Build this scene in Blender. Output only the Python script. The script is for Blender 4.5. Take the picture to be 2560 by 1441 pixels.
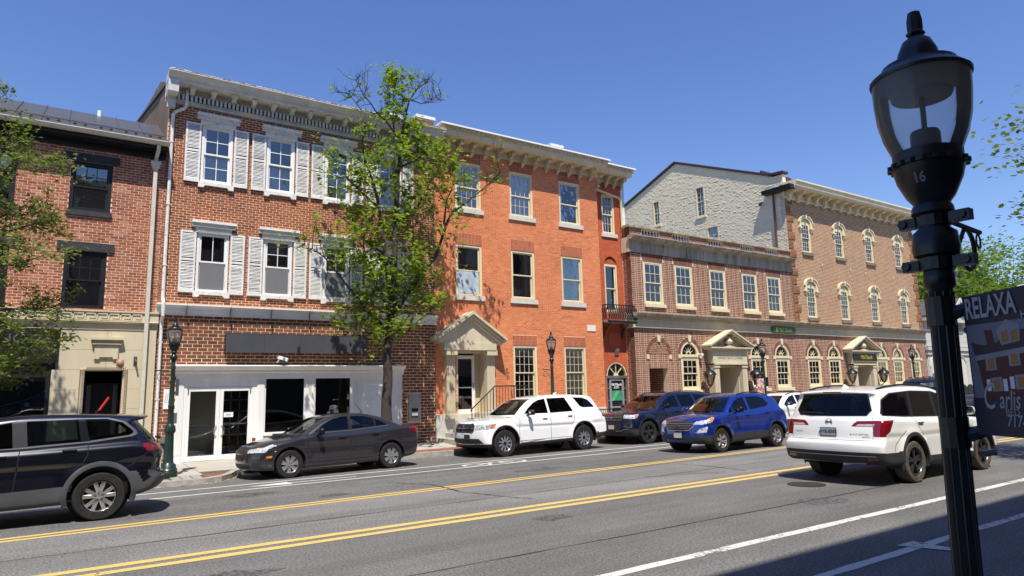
import bpy, bmesh, math, random
import numpy as np
from mathutils import Vector, Matrix
R = math.radians
random.seed(7)
scene = bpy.context.scene
for o in list(bpy.data.objects): bpy.data.objects.remove(o)
COL = scene.collection

# ------------------------------------------------------------ camera, sky, sun, exposure
yaw, pitch, roll = 0.5944691, 0.1517371, -0.0234440
fw = Vector((math.sin(yaw)*math.cos(pitch), math.cos(yaw)*math.cos(pitch), math.sin(pitch)))
r0 = Vector((math.cos(yaw), -math.sin(yaw), 0)); u0 = r0.cross(fw)
rr = r0*math.cos(roll)+u0*math.sin(roll); uu = -r0*math.sin(roll)+u0*math.cos(roll)
cd = bpy.data.cameras.new('camera'); cam = bpy.data.objects.new('camera', cd); COL.objects.link(cam)
cam.matrix_world = Matrix(((rr.x, uu.x, -fw.x, 0), (rr.y, uu.y, -fw.y, 0), (rr.z, uu.z, -fw.z, 1.85), (0, 0, 0, 1)))
cd.sensor_width = 36; cd.lens = 1668.05/2560*36; cd.clip_start = .05; cd.clip_end = 3000
scene.camera = cam
SUN = Vector((.43, 1, -2.05)).normalized()
world = bpy.data.worlds.new('World'); scene.world = world; world.use_nodes = True
wn = world.node_tree; wn.nodes.clear()
sky = wn.nodes.new('ShaderNodeTexSky'); sky.sky_type = 'NISHITA'; sky.sun_disc = False
sky.sun_elevation = math.asin(-SUN.z); sky.sun_rotation = math.atan2(-SUN.x, -SUN.y)
sky.air_density = 1.15; sky.dust_density = 0.1; sky.ozone_density = 5; sky.altitude = 100
hs = wn.nodes.new('ShaderNodeHueSaturation'); hs.inputs['Saturation'].default_value = 1.12; hs.inputs['Hue'].default_value = .515
bg = wn.nodes.new('ShaderNodeBackground'); bg.inputs[1].default_value = .112
wo = wn.nodes.new('ShaderNodeOutputWorld')
wn.links.new(sky.outputs[0], hs.inputs['Color']); wn.links.new(hs.outputs[0], bg.inputs[0]); wn.links.new(bg.outputs[0], wo.inputs[0])
sl = bpy.data.lights.new('sun', 'SUN'); sl.energy = 4.5; sl.angle = R(.53); sl.color = (1, .94, .84)
so = bpy.data.objects.new('sun', sl); COL.objects.link(so); so.rotation_euler = SUN.to_track_quat('-Z', 'Y').to_euler()
so.location = (0, 0, 40)
scene.view_settings.view_transform = 'Standard'; scene.view_settings.look = 'None'
scene.view_settings.exposure = 0.56; scene.view_settings.gamma = 1
scene.view_settings.use_curve_mapping = False

# ------------------------------------------------------------ materials
MATS = {}
def nodes_new(name):
    m = bpy.data.materials.new(name); m.use_nodes = True; nt = m.node_tree; nt.nodes.clear()
    out = nt.nodes.new('ShaderNodeOutputMaterial'); return m, nt, out
def N(nt, t, **kw):
    n = nt.nodes.new(t)
    for k, v in kw.items():
        if k.startswith('i_'):
            key = k[2:]; key = int(key) if key.isdigit() else key.replace('_', ' ')
            n.inputs[key].default_value = v
        else: setattr(n, k, v)
    return n
def rgb(c, a=1): return (c[0], c[1], c[2], a)
def mix(nt, f, a, b, bt='MIX'):
    n = nt.nodes.new('ShaderNodeMix'); n.data_type = 'RGBA'; n.blend_type = bt
    for i, v in ((0, f), (6, a), (7, b)):
        if hasattr(v, 'is_linked') or hasattr(v, 'links'): nt.links.new(v, n.inputs[i])
        else: n.inputs[i].default_value = v if i == 0 else rgb(v)
    return n.outputs[2]
def M(name, col, rough=.7, metal=0, var=.15, scale=6, bump=0, bscale=60, col2=None, thr=None, coat=0, back=None, streak=False, spec=.5):
    """painted / mineral surface: base colour broken up by noise, optional second colour in patches"""
    if name in MATS: return MATS[name]
    m, nt, out = nodes_new(name); L = nt.links.new
    geo = N(nt, 'ShaderNodeNewGeometry')
    p = N(nt, 'ShaderNodeBsdfPrincipled', i_Roughness=rough, i_Metallic=metal)
    p.inputs['Specular IOR Level'].default_value = spec
    if coat: p.inputs['Coat Weight'].default_value = coat; p.inputs['Coat Roughness'].default_value = .03
    pos = geo.outputs['Position']
    if streak:
        mp = N(nt, 'ShaderNodeMapping'); mp.inputs['Scale'].default_value = (1, 1, .12); L(pos, mp.inputs[0]); pos = mp.outputs[0]
    n1 = N(nt, 'ShaderNodeTexNoise', i_Scale=scale, i_Detail=6, i_Roughness=.6); L(pos, n1.inputs['Vector'])
    mr = N(nt, 'ShaderNodeMapRange', i_1=.3, i_2=.7, i_3=1-var, i_4=1+var); L(n1.outputs[0], mr.inputs[0])
    c = mix(nt, 1.0, col, mr.outputs[0], 'MULTIPLY') if False else None
    vm = N(nt, 'ShaderNodeVectorMath', operation='SCALE'); vm.inputs[0].default_value = col; L(mr.outputs[0], vm.inputs['Scale'])
    c = vm.outputs[0]
    if col2:
        n2 = N(nt, 'ShaderNodeTexNoise', i_Scale=scale*2.3, i_Detail=8, i_Roughness=.7); L(pos, n2.inputs['Vector'])
        th = thr or .6
        m2 = N(nt, 'ShaderNodeMapRange', i_1=th-.04, i_2=th+.04); L(n2.outputs[0], m2.inputs[0])
        c = mix(nt, m2.outputs[0], c, col2)
    if back:
        c = mix(nt, geo.outputs['Backfacing'], c, back)
        mm = N(nt, 'ShaderNodeMath', operation='MULTIPLY_ADD'); L(geo.outputs['Backfacing'], mm.inputs[0]); mm.inputs[1].default_value = -coat; mm.inputs[2].default_value = coat
        L(mm.outputs[0], p.inputs['Coat Weight'])
    L(c, p.inputs['Base Color'])
    if bump:
        n3 = N(nt, 'ShaderNodeTexNoise', i_Scale=bscale, i_Detail=4); L(geo.outputs['Position'], n3.inputs['Vector'])
        b = N(nt, 'ShaderNodeBump', i_Strength=bump, i_Distance=.02); L(n3.outputs[0], b.inputs['Height']); L(b.outputs[0], p.inputs['Normal'])
    L(p.outputs[0], out.inputs[0]); MATS[name] = m; return m
def brick_mat(name, cols, single=False, stain=.25, stain_scale=.7, rough=.85):
    key = name+('_single' if single else '')
    if key in MATS: return MATS[key]
    m, nt, out = nodes_new(key); L = nt.links.new
    geo = N(nt, 'ShaderNodeNewGeometry')
    if single: oi = N(nt, 'ShaderNodeObjectInfo'); src = oi.outputs['Random']
    else: src = geo.outputs['Random Per Island']
    cr = N(nt, 'ShaderNodeValToRGB'); e = cr.color_ramp.elements; k = len(cols)
    e[0].position = 0; e[0].color = rgb(cols[0]); e[1].position = 1; e[1].color = rgb(cols[-1])
    for i in range(1, k-1):
        x = e.new(i/(k-1)); x.color = rgb(cols[i])
    L(src, cr.inputs[0])
    n = N(nt, 'ShaderNodeTexNoise', i_Scale=stain_scale, i_Detail=6, i_Roughness=.65); L(geo.outputs['Position'], n.inputs['Vector'])
    mr = N(nt, 'ShaderNodeMapRange', i_1=.3, i_2=.7, i_3=1-stain, i_4=1+stain); L(n.outputs[0], mr.inputs[0])
    n2 = N(nt, 'ShaderNodeTexNoise', i_Scale=45, i_Detail=3); L(geo.outputs['Position'], n2.inputs['Vector'])
    mr2 = N(nt, 'ShaderNodeMapRange', i_1=.3, i_2=.7, i_3=.82, i_4=1.15); L(n2.outputs[0], mr2.inputs[0])
    mm = N(nt, 'ShaderNodeMath', operation='MULTIPLY'); L(mr.outputs[0], mm.inputs[0]); L(mr2.outputs[0], mm.inputs[1])
    vm = N(nt, 'ShaderNodeVectorMath', operation='SCALE'); L(cr.outputs[0], vm.inputs[0]); L(mm.outputs[0], vm.inputs['Scale'])
    p = N(nt, 'ShaderNodeBsdfPrincipled', i_Roughness=rough); p.inputs['Specular IOR Level'].default_value = .25
    L(vm.outputs[0], p.inputs['Base Color']); L(p.outputs[0], out.inputs[0]); MATS[key] = m; return m
def glass_mat(name, tint=(.55, .6, .6), refl=.06, rough=.0, k=1.05):
    """single sheet of glass: transparent tint plus fresnel reflection"""
    if name in MATS: return MATS[name]
    m, nt, out = nodes_new(name); L = nt.links.new
    geo = N(nt, 'ShaderNodeNewGeometry')
    nz = N(nt, 'ShaderNodeTexNoise', i_Scale=2.2, i_Detail=2); L(geo.outputs['Position'], nz.inputs['Vector'])
    b = N(nt, 'ShaderNodeBump', i_Strength=.05, i_Distance=.05); L(nz.outputs[0], b.inputs['Height'])
    tr = N(nt, 'ShaderNodeBsdfTransparent'); tr.inputs[0].default_value = rgb(tint)
    gl = N(nt, 'ShaderNodeBsdfGlossy', i_Roughness=rough); gl.inputs[0].default_value = (1, 1, 1, 1); L(b.outputs[0], gl.inputs['Normal'])
    fr = N(nt, 'ShaderNodeFresnel', i_IOR=1.52); L(b.outputs[0], fr.inputs['Normal'])
    ad = N(nt, 'ShaderNodeMath', operation='MULTIPLY_ADD', use_clamp=True); L(fr.outputs[0], ad.inputs[0]); ad.inputs[1].default_value = k; ad.inputs[2].default_value = refl
    mx = N(nt, 'ShaderNodeMixShader'); L(ad.outputs[0], mx.inputs[0]); L(tr.outputs[0], mx.inputs[1]); L(gl.outputs[0], mx.inputs[2])
    L(mx.outputs[0], out.inputs[0]); MATS[name] = m; return m
def frosted_mat(name, col, k):
    m, nt, out = nodes_new(name); L = nt.links.new
    tr = N(nt, 'ShaderNodeBsdfTransparent'); tr.inputs[0].default_value = (.86, .87, .88, 1)
    df = N(nt, 'ShaderNodeBsdfDiffuse'); df.inputs[0].default_value = rgb(col); tl = N(nt, 'ShaderNodeBsdfTranslucent'); tl.inputs[0].default_value = rgb(col)
    m1 = N(nt, 'ShaderNodeMixShader', i_0=.5); L(df.outputs[0], m1.inputs[1]); L(tl.outputs[0], m1.inputs[2])
    m2 = N(nt, 'ShaderNodeMixShader', i_0=k); L(tr.outputs[0], m2.inputs[1]); L(m1.outputs[0], m2.inputs[2])
    gl = N(nt, 'ShaderNodeBsdfGlossy', i_Roughness=.15); fr = N(nt, 'ShaderNodeFresnel', i_IOR=1.35); m3 = N(nt, 'ShaderNodeMixShader'); L(fr.outputs[0], m3.inputs[0]); L(m2.outputs[0], m3.inputs[1]); L(gl.outputs[0], m3.inputs[2])
    L(m3.outputs[0], out.inputs[0]); MATS[name] = m; return m
def leaf_mat(name, a, b):
    if name in MATS: return MATS[name]
    m, nt, out = nodes_new(name); L = nt.links.new
    geo = N(nt, 'ShaderNodeNewGeometry')
    c = mix(nt, geo.outputs['Random Per Island'], a, b)
    d = N(nt, 'ShaderNodeBsdfPrincipled', i_Roughness=.45); L(c, d.inputs['Base Color']); d.inputs['Specular IOR Level'].default_value = .4
    t = N(nt, 'ShaderNodeBsdfTranslucent'); L(mix(nt, .35, c, (.35, .5, .02)), t.inputs[0])
    mx = N(nt, 'ShaderNodeMixShader', i_0=.5); L(d.outputs[0], mx.inputs[1]); L(t.outputs[0], mx.inputs[2])
    L(mx.outputs[0], out.inputs[0]); MATS[name] = m; return m

# ------------------------------------------------------------ mesh building
class MB:
    def __init__(s): s.v = []; s.f = []
    def add(s, vs, fs):
        n = len(s.v); s.v += [tuple(p) for p in vs]; s.f += [tuple(i+n for i in f) for f in fs]; return s
    def box(s, x0, x1, y0, y1, z0, z1):
        return s.add([(x0, y0, z0), (x1, y0, z0), (x1, y1, z0), (x0, y1, z0), (x0, y0, z1), (x1, y0, z1), (x1, y1, z1), (x0, y1, z1)],
                     [(0, 3, 2, 1), (4, 5, 6, 7), (0, 1, 5, 4), (1, 2, 6, 5), (2, 3, 7, 6), (3, 0, 4, 7)])
    def prism(s, poly, ax, a, b):
        """extrude a 2-D polygon; ax = axis of extrusion. poly coords are the other two axes in order"""
        def P(u, w, t): return (t, u, w) if ax == 'x' else ((u, t, w) if ax == 'y' else (u, w, t))
        n = len(poly); vs = [P(u, w, a) for u, w in poly]+[P(u, w, b) for u, w in poly]
        fs = [tuple(range(n)), tuple(range(2*n-1, n-1, -1))]+[(i, i+n, (i+1) % n+n, (i+1) % n) for i in range(n)]
        return s.add(vs, fs)
    def tube(s, pts, r, n=8, cap=True):
        pts = [Vector(p) for p in pts]; k = len(pts); rs = r if isinstance(r, (list, tuple)) else [r]*k
        base = len(s.v); prev = None
        for i, p in enumerate(pts):
            d = (pts[min(i+1, k-1)]-pts[max(i-1, 0)]).normalized()
            a = prev if prev is not None else (Vector((0, 0, 1)) if abs(d.z) < .9 else Vector((1, 0, 0)))
            a = (a-d*a.dot(d)).normalized(); b = d.cross(a); prev = a
            for j in range(n):
                t = 2*math.pi*j/n; s.v.append(tuple(p+(a*math.cos(t)+b*math.sin(t))*rs[i]))
        for i in range(k-1):
            for j in range(n):
                s.f.append((base+i*n+j, base+i*n+(j+1) % n, base+(i+1)*n+(j+1) % n, base+(i+1)*n+j))
        if cap: s.f.append(tuple(base+j for j in range(n))[::-1]); s.f.append(tuple(base+(k-1)*n+j for j in range(n)))
        return s
    def lathe(s, prof, c=(0, 0, 0), n=24, ax='z', cap=True):
        base = len(s.v)
        for r, h in prof:
            for j in range(n):
                t = 2*math.pi*j/n; a, b = r*math.cos(t), r*math.sin(t)
                p = (a, b, h) if ax == 'z' else ((a, h, b) if ax == 'y' else (h, a, b))
                s.v.append((p[0]+c[0], p[1]+c[1], p[2]+c[2]))
        for i in range(len(prof)-1):
            for j in range(n): s.f.append((base+i*n+j, base+i*n+(j+1) % n, base+(i+1)*n+(j+1) % n, base+(i+1)*n+j))
        if cap:
            s.f.append(tuple(base+j for j in range(n))[::-1]); s.f.append(tuple(base+(len(prof)-1)*n+j for j in range(n)))
        return s
    def obj(s, name, mat, parent=None, smooth=False, org=None, angle=35, bevel=0):
        me = bpy.data.meshes.new(name)
        o = org if org is not None else (root_loc(parent) if parent else Vector((0, 0, 0)))
        me.from_pydata([(x-o[0], y-o[1], z-o[2]) for x, y, z in s.v], [], s.f); me.update()
        if mat: me.materials.append(mat)
        if smooth:
            me.polygons.foreach_set('use_smooth', [True]*len(me.polygons))
            try: me.set_sharp_from_angle(angle=R(angle))
            except Exception: pass
        ob = bpy.data.objects.new(name, me); COL.objects.link(ob)
        if parent: ob.parent = parent
        elif org is not None: ob.location = org
        if bevel:
            md = ob.modifiers.new('bevel', 'BEVEL'); md.width = bevel; md.segments = 2; md.limit_method = 'ANGLE'
        return ob
def root_loc(o):
    while o.parent: o = o.parent
    return Vector(o['_org']) if '_org' in o else Vector((0, 0, 0))
def tag(o, label=None, cat=None, group=None, kind=None):
    if label: o['label'] = label
    if cat: o['category'] = cat
    if group: o['group'] = group
    if kind: o['kind'] = kind
    return o
ROOTS = []
def thing(name, label, cat, loc=(0, 0, 0), group=None, world=True):
    """world=True: children's vertices are given in world coordinates"""
    o = bpy.data.objects.new(name, None); COL.objects.link(o); o.location = loc; o.empty_display_size = .3
    o['_org'] = loc if world else (0., 0., 0.); ROOTS.append(o)
    return tag(o, label, cat, group)
def inst(name, mesh, parent, loc, scale=(1, 1, 1), rot=(0, 0, 0)):
    o = bpy.data.objects.new(name, mesh); COL.objects.link(o); o.parent = parent
    L = root_loc(parent); o.location = (loc[0]-L[0], loc[1]-L[1], loc[2]-L[2]); o.scale = scale; o.rotation_euler = rot
    return o
UNIT = {}
def unit_box(mat):
    k = mat.name
    if k not in UNIT:
        b = MB().box(-.5, .5, -.5, .5, -.5, .5); me = bpy.data.meshes.new('box_'+k); me.from_pydata(b.v, [], b.f); me.materials.append(mat); UNIT[k] = me
    return UNIT[k]
def ibox(name, mat, parent, x0, x1, y0, y1, z0, z1):
    return inst(name, unit_box(mat), parent, ((x0+x1)/2, (y0+y1)/2, (z0+z1)/2), (x1-x0, y1-y0, z1-z0))
def text_mb(txt, size, depth=.01, font_scale=(1, 1), bold=0, align='CENTER', shear=0, spacing=1):
    """flat lettering as mesh in x (right) / z (up), facing -y; returns MB"""
    cu = bpy.data.curves.new('t', 'FONT'); cu.body = txt; cu.size = size; cu.extrude = depth/2; cu.offset = bold
    cu.align_x = align; cu.align_y = 'CENTER'; cu.shear = shear; cu.space_character = spacing; cu.resolution_u = 3
    ob = bpy.data.objects.new('t', cu); me = ob.to_mesh()
    b = MB(); b.v = [(v.co.x*font_scale[0], -v.co.z, v.co.y*font_scale[1]) for v in me.vertices]; b.f = [tuple(p.vertices) for p in me.polygons]
    ob.to_mesh_clear(); bpy.data.objects.remove(ob); bpy.data.curves.remove(cu); return b
def moved(b, dx, dy, dz, rot=0):
    c, s_ = math.cos(rot), math.sin(rot)
    b.v = [(x*c-y*s_+dx, x*s_+y*c+dy, z+dz) for x, y, z in b.v]; return b

# shared materials
CREAM = M('cream_paint', (.70, .61, .40), .55, var=.06, scale=3, streak=True, spec=.3)
WHITE = M('white_paint', (.80, .80, .78), .55, var=.07, scale=4, streak=True, spec=.3)
PEEL = M('peeling_white_paint', (.74, .73, .69), .7, var=.12, scale=5, col2=(.30, .27, .23), thr=.62, bump=.2, bscale=80)
PEELC = M('weathered_grey_white_paint', (.58, .57, .53), .7, var=.15, scale=3, col2=(.30, .28, .25), thr=.66)
BLACK = M('black_paint', (.014, .014, .017), .45, var=.2, scale=3, spec=.35)
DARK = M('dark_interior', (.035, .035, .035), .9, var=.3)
ROOMW = M('room_wall', (.42, .40, .36), .9, var=.1)
STONE = M('limestone', (.57, .50, .35), .85, var=.10, scale=2.2, bump=.15, bscale=50, streak=True)
STONED = M('weathered_stone', (.36, .32, .25), .9, var=.35, scale=2.5, col2=(.10, .09, .075), thr=.6, bump=.15, streak=True)
MARBLE = M('grey_marble', (.55, .53, .48), .6, var=.15, scale=3)
GLASS = glass_mat('window_glass', (.70, .73, .71), .09)
GLASSC = glass_mat('curtain_window_glass', (.88, .90, .89), .05)
CURT = M('white_curtain', (.90, .88, .84), .9, var=.08, scale=5)
BLIND = M('window_blind', (.38, .40, .34), .8, var=.05)
DGREEN = M('dark_green_paint', (.017, .036, .027), .32, var=.25, scale=8, spec=.5)
LBLACK = M('lamp_black_paint', (.008, .010, .013), .35, var=.25, scale=8, spec=.5)
CHROME = M('chrome', (.75, .75, .76), .12, 1, var=.05)
STEEL = M('brushed_steel', (.42, .42, .42), .35, .85, var=.15, scale=5)
GREYM = M('dark_grey_metal', (.085, .088, .10), .5, .3, var=.1, scale=2)
# ------------------------------------------------------------ ground, road, markings
def zr(y): return -.02*max(0., y-12)
def asphalt(name, a, b, speck):
    m, nt, out = nodes_new(name); L = nt.links.new
    geo = N(nt, 'ShaderNodeNewGeometry')
    n1 = N(nt, 'ShaderNodeTexNoise', i_Scale=34, i_Detail=5, i_Roughness=.8); L(geo.outputs[0], n1.inputs['Vector'])
    r1 = N(nt, 'ShaderNodeMapRange', i_1=.5-.11, i_2=.5+.11); L(n1.outputs[0], r1.inputs[0])
    c = mix(nt, r1.outputs[0], a, b)
    mp = N(nt, 'ShaderNodeMapping'); mp.inputs['Scale'].default_value = (.10, .9, 1); L(geo.outputs[0], mp.inputs[0])
    n2 = N(nt, 'ShaderNodeTexNoise', i_Scale=1.3, i_Detail=7, i_Roughness=.6); L(mp.outputs[0], n2.inputs['Vector'])
    r2 = N(nt, 'ShaderNodeMapRange', i_1=.3, i_2=.7, i_3=.74, i_4=1.22); L(n2.outputs[0], r2.inputs[0])
    n3 = N(nt, 'ShaderNodeTexNoise', i_Scale=.55, i_Detail=6, i_Roughness=.7); L(geo.outputs[0], n3.inputs['Vector'])
    r3 = N(nt, 'ShaderNodeMapRange', i_1=.3, i_2=.7, i_3=.86, i_4=1.14); L(n3.outputs[0], r3.inputs[0])
    mm = N(nt, 'ShaderNodeMath', operation='MULTIPLY'); L(r2.outputs[0], mm.inputs[0]); L(r3.outputs[0], mm.inputs[1])
    vm = N(nt, 'ShaderNodeVectorMath', operation='SCALE'); L(c, vm.inputs[0]); L(mm.outputs[0], vm.inputs['Scale'])
    v = N(nt, 'ShaderNodeTexVoronoi', i_Scale=speck); L(geo.outputs[0], v.inputs['Vector'])
    r4 = N(nt, 'ShaderNodeMapRange', i_1=.0, i_2=.18, i_3=.55, i_4=0); L(v.outputs['Distance'], r4.inputs[0])
    c2 = mix(nt, r4.outputs[0], vm.outputs[0], (.30, .29, .27))
    p = N(nt, 'ShaderNodeBsdfPrincipled', i_Roughness=.85); p.inputs['Specular IOR Level'].default_value = .3; L(c2, p.inputs['Base Color'])
    bp = N(nt, 'ShaderNodeBump', i_Strength=.6, i_Distance=.01); L(n1.outputs[0], bp.inputs['Height']); L(bp.outputs[0], p.inputs['Normal'])
    L(p.outputs[0], out.inputs[0]); MATS[name] = m; return m
ASPH = asphalt('asphalt_worn', (.060, .059, .057), (.200, .194, .182), 45)
ASPH2 = asphalt('asphalt_coarse', (.070, .069, .066), (.275, .266, .248), 38)
def marking(name, col, wear):
    m, nt, out = nodes_new(name); L = nt.links.new
    geo = N(nt, 'ShaderNodeNewGeometry')
    n = N(nt, 'ShaderNodeTexNoise', i_Scale=14, i_Detail=8, i_Roughness=.75); L(geo.outputs[0], n.inputs['Vector'])
    n2 = N(nt, 'ShaderNodeTexNoise', i_Scale=.9, i_Detail=3); L(geo.outputs[0], n2.inputs['Vector'])
    a = N(nt, 'ShaderNodeMath', operation='MULTIPLY_ADD'); L(n2.outputs[0], a.inputs[0]); a.inputs[1].default_value = .5; L(n.outputs[0], a.inputs[2])
    r = N(nt, 'ShaderNodeMapRange', i_1=wear, i_2=wear+.05); L(a.outputs[0], r.inputs[0])
    c = mix(nt, r.outputs[0], col, (.11, .11, .105))
    p = N(nt, 'ShaderNodeBsdfPrincipled', i_Roughness=.7); L(c, p.inputs['Base Color']); L(p.outputs[0], out.inputs[0]); MATS[name] = m; return m
YEL = marking('yellow_road_paint', (.62, .42, .12), .88)
WHT = marking('white_road_paint', (.62, .61, .56), .92)
WHTW = marking('worn_white_road_paint', (.56, .55, .50), .79)
SOIL = M('distant_ground', (.10, .12, .06), .95, var=.3, scale=.3)
g = MB(); g.add([(-1500, -1500, -.3), (1500, -1500, -.3), (1500, 1500, -.3), (-1500, 1500, -.3)], [(0, 1, 2, 3)])
tag(g.obj('ground', SOIL), kind='structure')
def sheet(name, ys, mat, x0=-60, x1=160, dz=0.):
    b = MB(); xs = np.linspace(x0, x1, 23); k = len(ys)
    for x in xs:
        for y in ys: b.v.append((x, y, zr(y)+dz))
    for i in range(len(xs)-1):
        for j in range(k-1): b.f.append((i*k+j, (i+1)*k+j, (i+1)*k+j+1, i*k+j+1))
    return tag(b.obj(name, mat), kind='structure')
sheet('road', [1.9, 5, 8.85], ASPH); sheet('road', [8.85, 11.7], ASPH2); sheet('road', [11.7, 12, 14, 16, 19.2], ASPH)
def drift(x): return .031*(min(max(x, -20), 22)-1)
def stripe(name, y, w, x0, x1, mat, dr=False, lift=.004, rag=.0, seed=1):
    rnd = random.Random(seed); b = MB(); xs = list(np.arange(x0, x1, .4))+[x1]; k = 2
    for x in xs:
        d = drift(x) if dr else 0; e = rnd.uniform(-rag, rag)
        for s in (-1, 1): yy = y+d+s*(w/2)+rnd.uniform(-rag, rag); b.v.append((x, yy, zr(yy)+lift))
    for i in range(len(xs)-1): b.f.append((2*i, 2*i+2, 2*i+3, 2*i+1))
    return tag(b.obj(name, mat), kind='structure')
stripe('yellow_line', 11.61, .11, -50, 130, YEL, True, rag=.006); stripe('yellow_line', 11.82, .11, -50, 130, YEL, True, rag=.006, seed=2)
stripe('yellow_line', 9.06, .15, -50, 130, YEL, rag=.008, seed=3); stripe('yellow_line', 8.76, .15, -50, 130, YEL, rag=.008, seed=4)
stripe('white_line', 5.30, .14, -50, 130, WHTW, rag=.008, seed=5); stripe('white_line', 4.0, .12, -50, 130, WHTW, rag=.008, seed=6)
stripe('white_line', 15.85, .10, -50, 130, WHT, True, seed=7); stripe('white_line', 14.86, .10, -50, 130, WHT, True, seed=8)
b = MB(); b.add([(8.2, 3.66, .009), (8.32, 3.66, .009), (8.36, 4.16, .009), (8.0, 4.18, .009)], [(0, 1, 2, 3)]); tag(b.obj('parking_tick_mark', WHTW), kind='structure')
def flatpoly(name, pts, mat, lift=.009):
    b = MB(); b.v = [(x, y, zr(y)+lift) for x, y in pts]; b.f = [tuple(range(len(pts)))]; return tag(b.obj(name, mat), kind='structure')
flatpoly('bike_lane_arrow', [(3.45, 15.35), (4.35, 15.62), (4.35, 15.42), (5.9, 15.44), (5.9, 15.36), (4.35, 15.33), (4.35, 15.1)], WHT)
for k, (cx_, cy_) in enumerate(((9.2, 15.42), (10.35, 15.5))):
    b = MB(); n = 18
    for i in range(n):
        t = 2*math.pi*i/n
        for r_ in (.30, .40): yy = cy_+r_*.8*math.sin(t); b.v.append((cx_+r_*1.1*math.cos(t), yy, zr(yy)+.009))
    for i in range(n): j = (i+1) % n; b.f.append((2*i, 2*i+1, 2*j+1, 2*j))
    tag(b.obj('bike_symbol_wheel', WHT), kind='structure')
flatpoly('bike_symbol_frame', [(9.1, 15.35), (9.8, 15.7), (10.4, 15.46), (10.3, 15.40), (9.8, 15.6), (9.25, 15.32)], WHT, .013)
TAR = M('tar_seal', (.028, .027, .027), .6, var=.3, spec=.35)
def crack(pts, w, seed, ddz=.006):
    rnd = random.Random(seed); P = []
    for i in range(len(pts)-1):
        for k in range(10):
            t = k/10; P.append((pts[i][0]*(1-t)+pts[i+1][0]*t+rnd.uniform(-.02, .02), pts[i][1]*(1-t)+pts[i+1][1]*t+rnd.uniform(-.015, .015)))
    b = MB()
    for i, (x, y) in enumerate(P):
        a = P[min(i+1, len(P)-1)]; c = P[max(i-1, 0)]; dx, dy = a[0]-c[0], a[1]-c[1]; l = math.hypot(dx, dy) or 1
        ww = w*rnd.uniform(.4, 1.2)/2
        for s in (-1, 1): yy = y+s*dx/l*ww; b.v.append((x-s*dy/l*ww, yy, zr(yy)+ddz))
    for i in range(len(P)-1): b.f.append((2*i, 2*i+2, 2*i+3, 2*i+1))
    tag(b.obj('road_crack', TAR), kind='structure')
crack([(-6, 10.15), (-1, 10.15), (3, 10.22), (8, 10.2), (13, 10.35), (19, 10.3)], .025, 1)
crack([(5.9, 13.6), (6.4, 12.6), (6.3, 11.2), (6.7, 9.9), (6.9, 9.6)], .035, 2, .012)
crack([(12.5, 11.5), (12.6, 10.6), (12.5, 9.5)], .03, 3)
crack([(10.2, 10.35), (11.4, 10.0), (12.1, 9.7)], .025, 5)
crack([(-2, 6.6), (4, 6.55), (9, 6.5), (14, 6.55)], .02, 6)
STN = M('oil_stain', (.045, .043, .040), .7, var=.3, col2=(.12, .118, .112), thr=.5, scale=7)
rs_ = random.Random(12)
for cx_, cy_, rr0 in ((3.2, 14.0, .35), (9.6, 13.2, .45), (1.4, 7.7, .4), (6.1, 8.1, .25), (10.2, 6.4, .35), (13.9, 15.0, .3), (4.4, 12.6, .22), (12.6, 7.2, .3)):
    flatpoly('oil_stain', [(cx_+rr0*rs_.uniform(.6, 1.3)*1.5*math.cos(a), cy_+rr0*rs_.uniform(.5, 1)*math.sin(a)) for a in np.linspace(0, 5.9, 12)], STN, .003)
mc = MB(); mc.lathe([(.0, .0), (.33, .0), (.33, .006), (.0, .008)], (11.55, 7.55, .005), 24, cap=False)
tag(mc.obj('manhole_cover', M('cast_iron', (.05, .045, .04), .6, .4), smooth=False), 'round iron manhole cover in the near lane behind the white suv', 'manhole')

# ------------------------------------------------------------ far sidewalk
CURB = [(-40, 16.95), (2.9, 16.95), (3.3, 17.15), (3.6, 17.6), (3.85, 18.2), (4.2, 18.7), (4.7, 18.9), (47, 18.9), (50, 19.6), (51, 22)]
def yc(x):
    for (a, ya), (b_, yb) in zip(CURB, CURB[1:]):
        if a <= x <= b_: return ya+(yb-ya)*(x-a)/(b_-a)
    return 18.9
def zs(x, y):
    c = yc(x); w = .14*min(max((x-2)/9, 0), 1); return .02+max(0, min(1, (y-c)/(21.2-c)))*w
CONC = M('concrete_slab', (.40, .37, .31), .9, var=.14, scale=1.6, col2=(.27, .25, .21), thr=.68, bump=.2, bscale=90)
CONC2 = M('curb_granite', (.34, .32, .29), .9, var=.25, scale=5, bump=.3)
JOINT = M('joint_dirt', (.09, .075, .055), .95, var=.2)
sw = MB(); xs = [-40, -20, -5, 0, 2, 2.9, 3.3, 3.6, 3.85, 4.2, 4.7, 6, 8, 11, 14, 20, 30, 47]
for x in xs:
    for t in (0, .25, .5, .75, 1): y = (yc(x)+.05)*(1-t)+21.9*t; sw.v.append((x, y, zs(x, y)-.012))
for i in range(len(xs)-1):
    for j in range(4): sw.f.append((i*5+j, i*5+5+j, i*5+6+j, i*5+1+j))
SIDE = tag(sw.obj('sidewalk', JOINT), kind='structure')
def piece(name, mat, x0, x1, y0, y1, lift=0., gap=.006, parent=None, mb=None, thick=.06):
    b = mb or MB(); x0 += gap; x1 -= gap; y0 += gap; y1 -= gap
    vs = [(x, y, zs(x, y)+lift-thick) for x, y in ((x0, y0), (x1, y0), (x1, y1), (x0, y1))]+[(x, y, zs(x, y)+lift) for x, y in ((x0, y0), (x1, y0), (x1, y1), (x0, y1))]
    b.add(vs, [(4, 5, 6, 7), (0, 1, 5, 4), (1, 2, 6, 5), (2, 3, 7, 6), (3, 0, 4, 7)])
    if mb is None: return b.obj(name, mat, parent or SIDE)
x = -9.
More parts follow.
